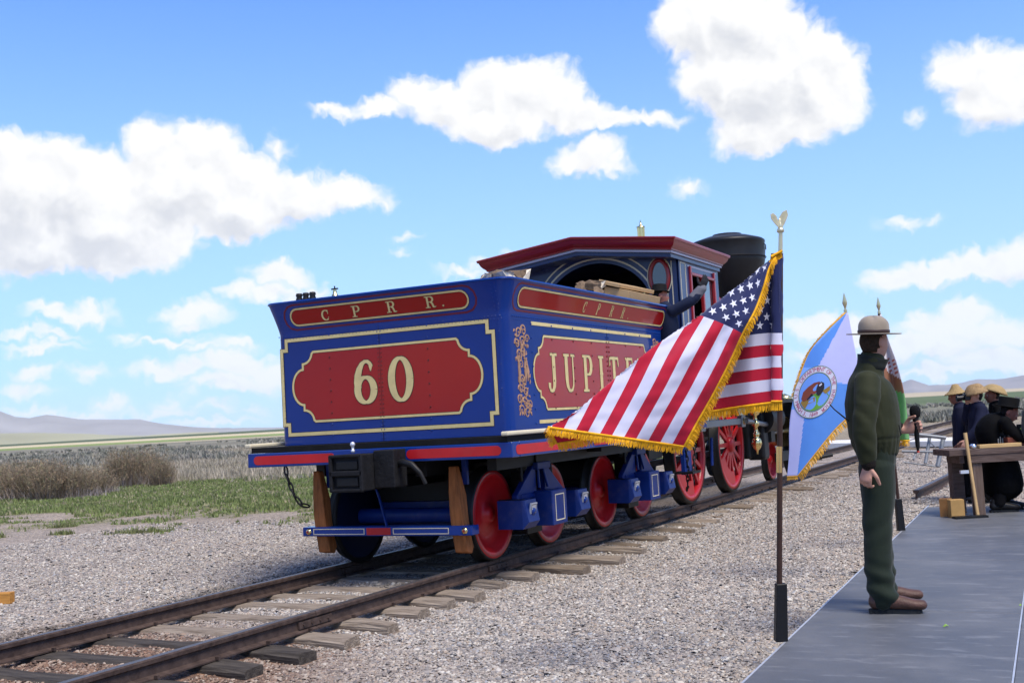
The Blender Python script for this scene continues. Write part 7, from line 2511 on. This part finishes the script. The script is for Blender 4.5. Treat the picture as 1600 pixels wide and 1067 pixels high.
# ---------------------------------------------------------------- simpler figures
def figure(name_loc, rz, label, P, group=None):
    root = empty('person', name_loc, rz, label, 'person', group)
    b = Sculpt(); vx = P.get('voxel', .009)
    b.head(P['head'], P.get('hyaw', 0), P.get('hpitch', 0))
    sp_ = P['spine']                      # pelvis .. neck base
    hd = Vector(P['head'])
    b.loft([sp_[-1], Vector(sp_[-1]).lerp(hd, .5), hd - Vector((.0, 0, .05))], [.07, .058, .055])
    n = len(sp_)
    ws = P.get('w', [.13, .13, .15, .12]); ds = P.get('d', [.09, .10, .11, .08])
    b.loft(sp_, [w * .9 for w in ws], [d * .9 for d in ds])
    for leg in P['legs']: b.loft(leg, [.07, .05, .035])
    for sh, el, wr, fd, pn, cu, rt in P['arms']:
        b.loft([sh, el, wr], [.045, .038, .028]); b.hand(wr, fd, pn, curl=cu, right=rt, k=1.05)
    b.build('body', root, P.get('skin', skin), vx, 2)
    eyes(root, b.hd)
    hair_cap(root, b.hd, P.get('hair', mat('black_hair', (.012, .010, .009), .6, bump=.4, bscale=90)))
    c = Sculpt()
    g = P.get('puff', 1.15)
    c.loft(P.get('coat', sp_), [w * g for w in P.get('cw', ws)], [d * g for d in P.get('cd', ds)], seg=24)
    for sh, el, wr, fd, pn, cu, rt in P['arms']:
        e = Vector(wr).lerp(Vector(el), P.get('cuff', .12))
        c.loft([sh, el, e], [.072, .062, .048], seg=16)
    c.build('coat', root, P['coatm'], vx, 3, folds(.008, P.get('seed', 5), 5, (1, 1, 1)))
    t = Sculpt()
    for leg in P['legs']:
        l = [Vector(q) for q in leg]; l[-1] = l[-1] + Vector((0, 0, .03))
        t.loft(l, [.098, .080, .072], seg=18)
    t.loft([sp_[0], Vector(sp_[0]) - Vector((0, 0, .1))], [.15, .15], [.11, .11])
    t.build('trousers', root, P['trm'], vx, 3, folds(.006, 8, 5, (1, 1, .7)))
    for leg in P['legs']:
        f = leg[-1]; shoe(root, f[0], f[1], P.get('fyaw', 0), mat('black_shoe', (.015, .014, .014), .5), solem, .28)
    return root, b.hd
def W2(root, v): return Matrix.Translation(root.location) @ Matrix.Rotation(root.rotation_euler[2], 4, 'Z') @ Vector(v)
navyc = mat('navy_tunic', (.011, .013, .032), .85, var=.15, vscale=8)
blackc = mat('black_coat', (.004, .004, .0045), .85, spec=.08, var=.2, vscale=8)
darkt = mat('black_trousers', (.006, .0055, .006), .85)
straw = mat('straw', (.37, .26, .12), .8, var=.25, vscale=60, bump=.8, bscale=110)
straw2 = mat('straw_brown', (.33, .22, .11), .8, var=.35, vscale=40, bump=.8, bscale=110)
IMR = math.atan2(RT.y, RT.x)      # heading of someone facing right in the picture
def std(lean=0.0):
    return dict(spine=[(0, 0, .92), (0 + lean * .3, 0, 1.08), (0 + lean * .7, 0, 1.26), (lean, 0, 1.40)], head=(.03 + lean, 0, 1.58), legs=[[(0, s * .09, .9), (.01, s * .10, .48), (-.01, s * .11, .07)] for s in (-1, 1)])
def local(root_xy, rz, u, v, D, z0):
    w = PX(u, v, D); d = w - Vector((root_xy[0], root_xy[1], z0))
    return Matrix.Rotation(-rz, 3, 'Z') @ d

# three hatted men watching beyond the platform
def at_px(u, v, D, z): p = PX(u, v, D); return Vector((p.x, p.y, z))
DA = 16.8
pa = at_px(1506, 700, DA, GZ); rza = IMR + PI - R(25)
P = std(.02); P['head'] = (.05, 0, 1.50)
P['spine'] = [(0, 0, .88), (-.01, 0, 1.02), (-.01, 0, 1.2), (0, 0, 1.33)]
P.update(arms=[((0, -.17, 1.31), (-.05, -.22, 1.06), (-.08, -.20, .84), (-.2, 0, -1), (.3, .9, 0), .6, True), ((0, .17, 1.31), (.0, .22, 1.06), (.03, .2, .84), (.1, 0, -1), (.2, -.9, 0), .6, False)],
         skin=skin_d, coatm=navyc, trm=darkt, hyaw=R(8), hpitch=R(8), coat=[(0, 0, .80), (-.01, 0, 1.02), (-.01, 0, 1.2), (0, 0, 1.32)], cw=[.17, .165, .17, .13], cd=[.13, .12, .12, .09], voxel=.010)
ra_, hda = figure(tuple(pa), rza, 'man in navy tunic and small-crowned wide straw hat, leftmost of the three hatted men', P, 'men in straw hats beyond the table')
HMx = Matrix.Translation((.045, 0, 1.575)) @ Matrix.Rotation(R(5), 4, 'Y')
rings_mesh(ra_, 'straw_hat', straw, [(.10, -.015), (.165, -.045), (.172, -.04), (.165, -.030), (.10, .010), (.088, .028), (.065, .062), (.045, .095), (.025, .108), (.001, .110)], 36, HMx)
DB = 16.2
pb_ = at_px(1533, 700, DB, GZ); rzb = IMR + PI - R(5)
P = std(.02); P['head'] = (.02, 0, 1.50)
P['spine'] = [(0, 0, .88), (-.01, 0, 1.02), (-.01, 0, 1.2), (0, 0, 1.33)]
P.update(arms=[((0, -.17, 1.31), (.10, -.24, 1.14), (.12, -.05, 1.40), (.1, .35, .9), (.4, .6, .1), .8, True),
               ((.0, .17, 1.31), (.10, .26, 1.06), (.26, .24, .90), (.4, 0, -.9), (.2, -.9, 0), .6, False)],
         skin=skin, coatm=navyc, trm=darkt, hyaw=0, hpitch=0, coat=[(0, 0, .78), (-.01, 0, 1.02), (-.01, 0, 1.2), (0, 0, 1.32)], cw=[.18, .17, .17, .13], cd=[.14, .13, .12, .09], voxel=.010, seed=11)
rb2, hdb = figure(tuple(pb_), rzb, 'man in navy tunic and bowl-shaped straw hat raising a camera to his face', P, 'men in straw hats beyond the table')
HMx = Matrix.Translation((.02, 0, 1.578)) @ Matrix.Rotation(R(10), 4, 'Y')
rings_mesh(rb2, 'straw_hat', straw2, [(.095, -.01), (.165, -.058), (.172, -.052), (.160, -.030), (.13, .02), (.10, .058), (.075, .078), (.05, .085), (.001, .088)], 36, HMx)
mb = MB()
cw_ = W2(rb2, (.145, 0, 1.485)); fdir = (W2(rb2, (1, 0, 1.485)) - W2(rb2, (0, 0, 1.485))).normalized(); rm = Matrix.Rotation(rzb, 3, 'Z')
mb.box((0, 0, 0), (.07, .14, .09), mbk); mb.cyl((.02, 0, -.005), (.12, 0, -.012), .034, .040, mbk, 20); mb.cyl((.115, 0, -.012), (.135, 0, -.012), .044, m=mbk, seg=20); mb.box((0, 0, .055), (.06, .06, .03), mbk)
mb.cyl((.1355, 0, -.012), (.136, 0, -.012), .036, m=glass, seg=20)
tag(mb.build('camera', loc=tuple(cw_), rot=(0, 0, rzb), bevel=.004), 'black camera with a long lens held up by the middle straw-hatted man', 'camera')
DC = 16.4
pc = at_px(1562, 700, DC, GZ); rzc = IMR + PI - R(15)
P = std(.02); P['head'] = (.04, 0, 1.49)
P['spine'] = [(0, 0, .88), (-.01, 0, 1.02), (-.01, 0, 1.2), (0, 0, 1.33)]
P.update(arms=[((0, -.17, 1.31), (-.02, -.22, 1.06), (.08, -.2, .86), (.3, 0, -1), (.3, .9, 0), .6, True), ((0, .17, 1.31), (.02, .22, 1.06), (.08, .2, .86), (.1, 0, -1), (.2, -.9, 0), .6, False)],
         skin=skin_d, coatm=blackc, trm=darkt, hyaw=R(10), hpitch=R(5), coat=[(0, 0, .80), (-.01, 0, 1.02), (-.01, 0, 1.2), (0, 0, 1.32)], cw=[.17, .165, .17, .13], cd=[.13, .12, .12, .09], voxel=.011, seed=14)
rc2, hdc = figure(tuple(pc), rzc, 'dark-clothed man in tilted straw hat, right-hand one of the three, behind the bent man', P, 'men in straw hats beyond the table')
HMx = Matrix.Translation((-.01, 0, 1.575)) @ Matrix.Rotation(R(-20), 4, 'Y')
rings_mesh(rc2, 'straw_hat', straw, [(.10, -.02), (.175, -.05), (.182, -.044), (.165, -.020), (.12, .028), (.085, .050), (.05, .062), (.001, .066)], 36, HMx)

# man in black bent over the table
DM = 13.35
pm_ = at_px(1562, 700, DM, PZ); rzm = IMR - R(8)
P = dict(spine=[(-.09, 0, .78), (-.12, 0, .90), (-.05, 0, 1.00), (.03, 0, 1.05)], head=(.125, -.02, 1.12), hpitch=R(35), hyaw=R(-8),
         legs=[[(-.06, s * .10, .8), (-.02, s * .12, .45), (-.03 + .06 * s, s * .12, .07)] for s in (-1, 1)],
         w=[.16, .17, .18, .12], d=[.12, .12, .11, .08],
         arms=[((.02, -.20, 1.02), (.14, -.26, .85), (.28, -.20, .80), (1, .1, -.1), (0, 0, -1), .5, True), ((.02, .20, 1.02), (.16, .26, .85), (.30, .20, .80), (1, -.1, -.1), (0, 0, -1), .5, False)],
         skin=skin_r, coatm=blackc, trm=darkt, puff=1.1, coat=[(-.0, 0, .30), (-.01, 0, .52), (-.07, 0, .76), (-.11, 0, .90), (-.05, 0, 1.00), (.03, 0, 1.04)], cw=[.22, .21, .18, .18, .18, .11], cd=[.20, .18, .14, .13, .12, .08], voxel=.011, seed=21)
rm2, hdm = figure(tuple(pm_), rzm, 'man in long black coat and black flat-topped hat bending over the wooden table', P)
hb = mat('black_felt', (.005, .005, .0055), .8)
HMx = Matrix.Translation((.125, -.02, 1.185)) @ Matrix.Rotation(R(-8), 4, 'Z') @ Matrix.Rotation(R(12), 4, 'Y')
h_ = rings_mesh(rm2, 'hat', hb, [(.085, 0), (.15, -.004), (.158, .002), (.155, .008), (.10, .008), (.098, .012), (.102, .10), (.098, .110), (.09, .114), (.001, .112)], 36, HMx, lambda r, z, a: (r * 1.12 * math.cos(a), r * math.sin(a), z))

# grey-coated person cut by the right edge
DE = 13.0
pe = at_px(1636, 720, DE, PZ); rze = IMR + PI / 2
greyc = mat('grey_green_coat', (.045, .052, .045), .8, var=.1, sheen=.2)
P = std(0.0); P['head'] = (.02, 0, 1.30); P['spine'] = [(0, 0, .80), (0, 0, .92), (0, 0, 1.05), (0, 0, 1.15)]
P['legs'] = [[(0, s * .09, .8), (.01, s * .10, .42), (-.01, s * .11, .07)] for s in (-1, 1)]
P.update(arms=[((0, -.15, 1.12), (-.02, -.19, .92), (.06, -.16, .78), (.3, 0, -1), (.3, .9, 0), .6, True), ((0, .15, 1.12), (.0, .19, .92), (.05, .17, .78), (.1, 0, -1), (.2, -.9, 0), .6, False)],
         skin=skin, coatm=greyc, trm=mat('grey_trousers', (.05, .055, .06), .85), voxel=.011, seed=31)
re2, hde = figure(tuple(pe), rze, 'person in grey-green coat cut off by the right edge, beside the table', P)
rings_mesh(re2, 'hat', hb, [(.08, 0), (.13, -.004), (.135, .004), (.09, .008), (.088, .07), (.08, .078), (.001, .08)], 28, Matrix.Translation((.02, 0, 1.385)))

# fireman between tender and cab, arm up to the cab roof
DF = 14.5
pf = at_px(1043, 540, DF, 1.19); rzf = IMR + R(30)
def lf(u, v, dD=0.0): return local((pf.x, pf.y), rzf, u, v, DF + dD, 1.19)
hF = lf(1031, 463); 
shF = lf(1050, 487, -.12); elF = lf(1080, 470, -.22); wrF = lf(1096, 452, -.2); fgF = lf(1106, 428, -.18)
nk = lf(1036, 482); ch = lf(1042, 505); pv = lf(1044, 560)
lowz = .85
P = dict(spine=[(pv.x, pv.y, lowz), (ch.x * .5 + pv.x * .5, ch.y * .5 + pv.y * .5, lowz + .16), tuple(ch), tuple(nk)], head=tuple(hF), hyaw=R(-25), hpitch=R(5),
         legs=[[(pv.x, pv.y + s * .09, lowz), (pv.x, pv.y + s * .1, .44), (pv.x - .01, pv.y + s * .11, .07)] for s in (-1, 1)],
         arms=[(tuple(shF), tuple(elF), tuple(wrF), tuple(fgF - wrF), (.2, .9, .2), .25, True), (tuple(Vector(ch) + Vector((0, .17, .08))), tuple(Vector(ch) + Vector((.06, .24, -.16))), tuple(Vector(ch) + Vector((.2, .2, -.2))), (1, 0, 0), (0, -1, 0), .8, False)],
         skin=skin_r, coatm=mat('dark_blue_jacket', (.014, .020, .045), .8), trm=darkt, cuff=.02, voxel=.010, seed=41)
rf2, hdf = figure(tuple(pf), rzf, 'fireman in dark blue jacket and black hat between tender and cab, one gloved arm raised', P)
HMx = Matrix.Translation(hF + Vector((0, 0, .055))) @ Matrix.Rotation(R(4), 4, 'Y')
rings_mesh(rf2, 'hat', hb, [(.085, 0), (.125, -.006), (.132, .0), (.10, .008), (.095, .012), (.090, .085), (.08, .095), (.001, .09)], 32, HMx)
g_ = Sculpt(); glm = mat('dark_work_glove', (.018, .018, .022), .7)
g_.hand(wrF, tuple(fgF - wrF), (.2, .9, .2), curl=.25, right=True, k=1.25, L=.21)
g_.build('glove', rf2, glm, .008, 2)
g_ = Sculpt(); g_.loft([Vector(elF).lerp(Vector(wrF), .15), Vector(wrF), Vector(wrF) + (fgF - wrF) * .1], [.066, .060, .045], cap=1)
g_.build('gauntlet', rf2, mat('grey_gauntlet', (.12, .12, .14), .8), .008, 2, folds(.006, 3, 9))


# ---------------------------------------------------------------- the air over the plain
hz_m = bpy.data.materials.new('haze')
hz_m.use_nodes = True
_t = hz_m.node_tree
for _n in list(_t.nodes):
    if _n.type == 'BSDF_PRINCIPLED': _t.nodes.remove(_n)
_v = _t.nodes.new('ShaderNodeVolumePrincipled')
_v.inputs['Color'].default_value = (.80, .88, 1.0, 1)
_v.inputs['Density'].default_value = 1.7e-5
_v.inputs['Anisotropy'].default_value = 0.0
_out = [n for n in _t.nodes if n.type == 'OUTPUT_MATERIAL'][0]
_t.links.new(_v.outputs[0], _out.inputs['Volume'])
mb = MB(); mb.box((0, 0, 249), (60000, 60000, 900))
hz = mb.build('haze'); hz.data.materials.append(hz_m)
tag(hz, kind='stuff')
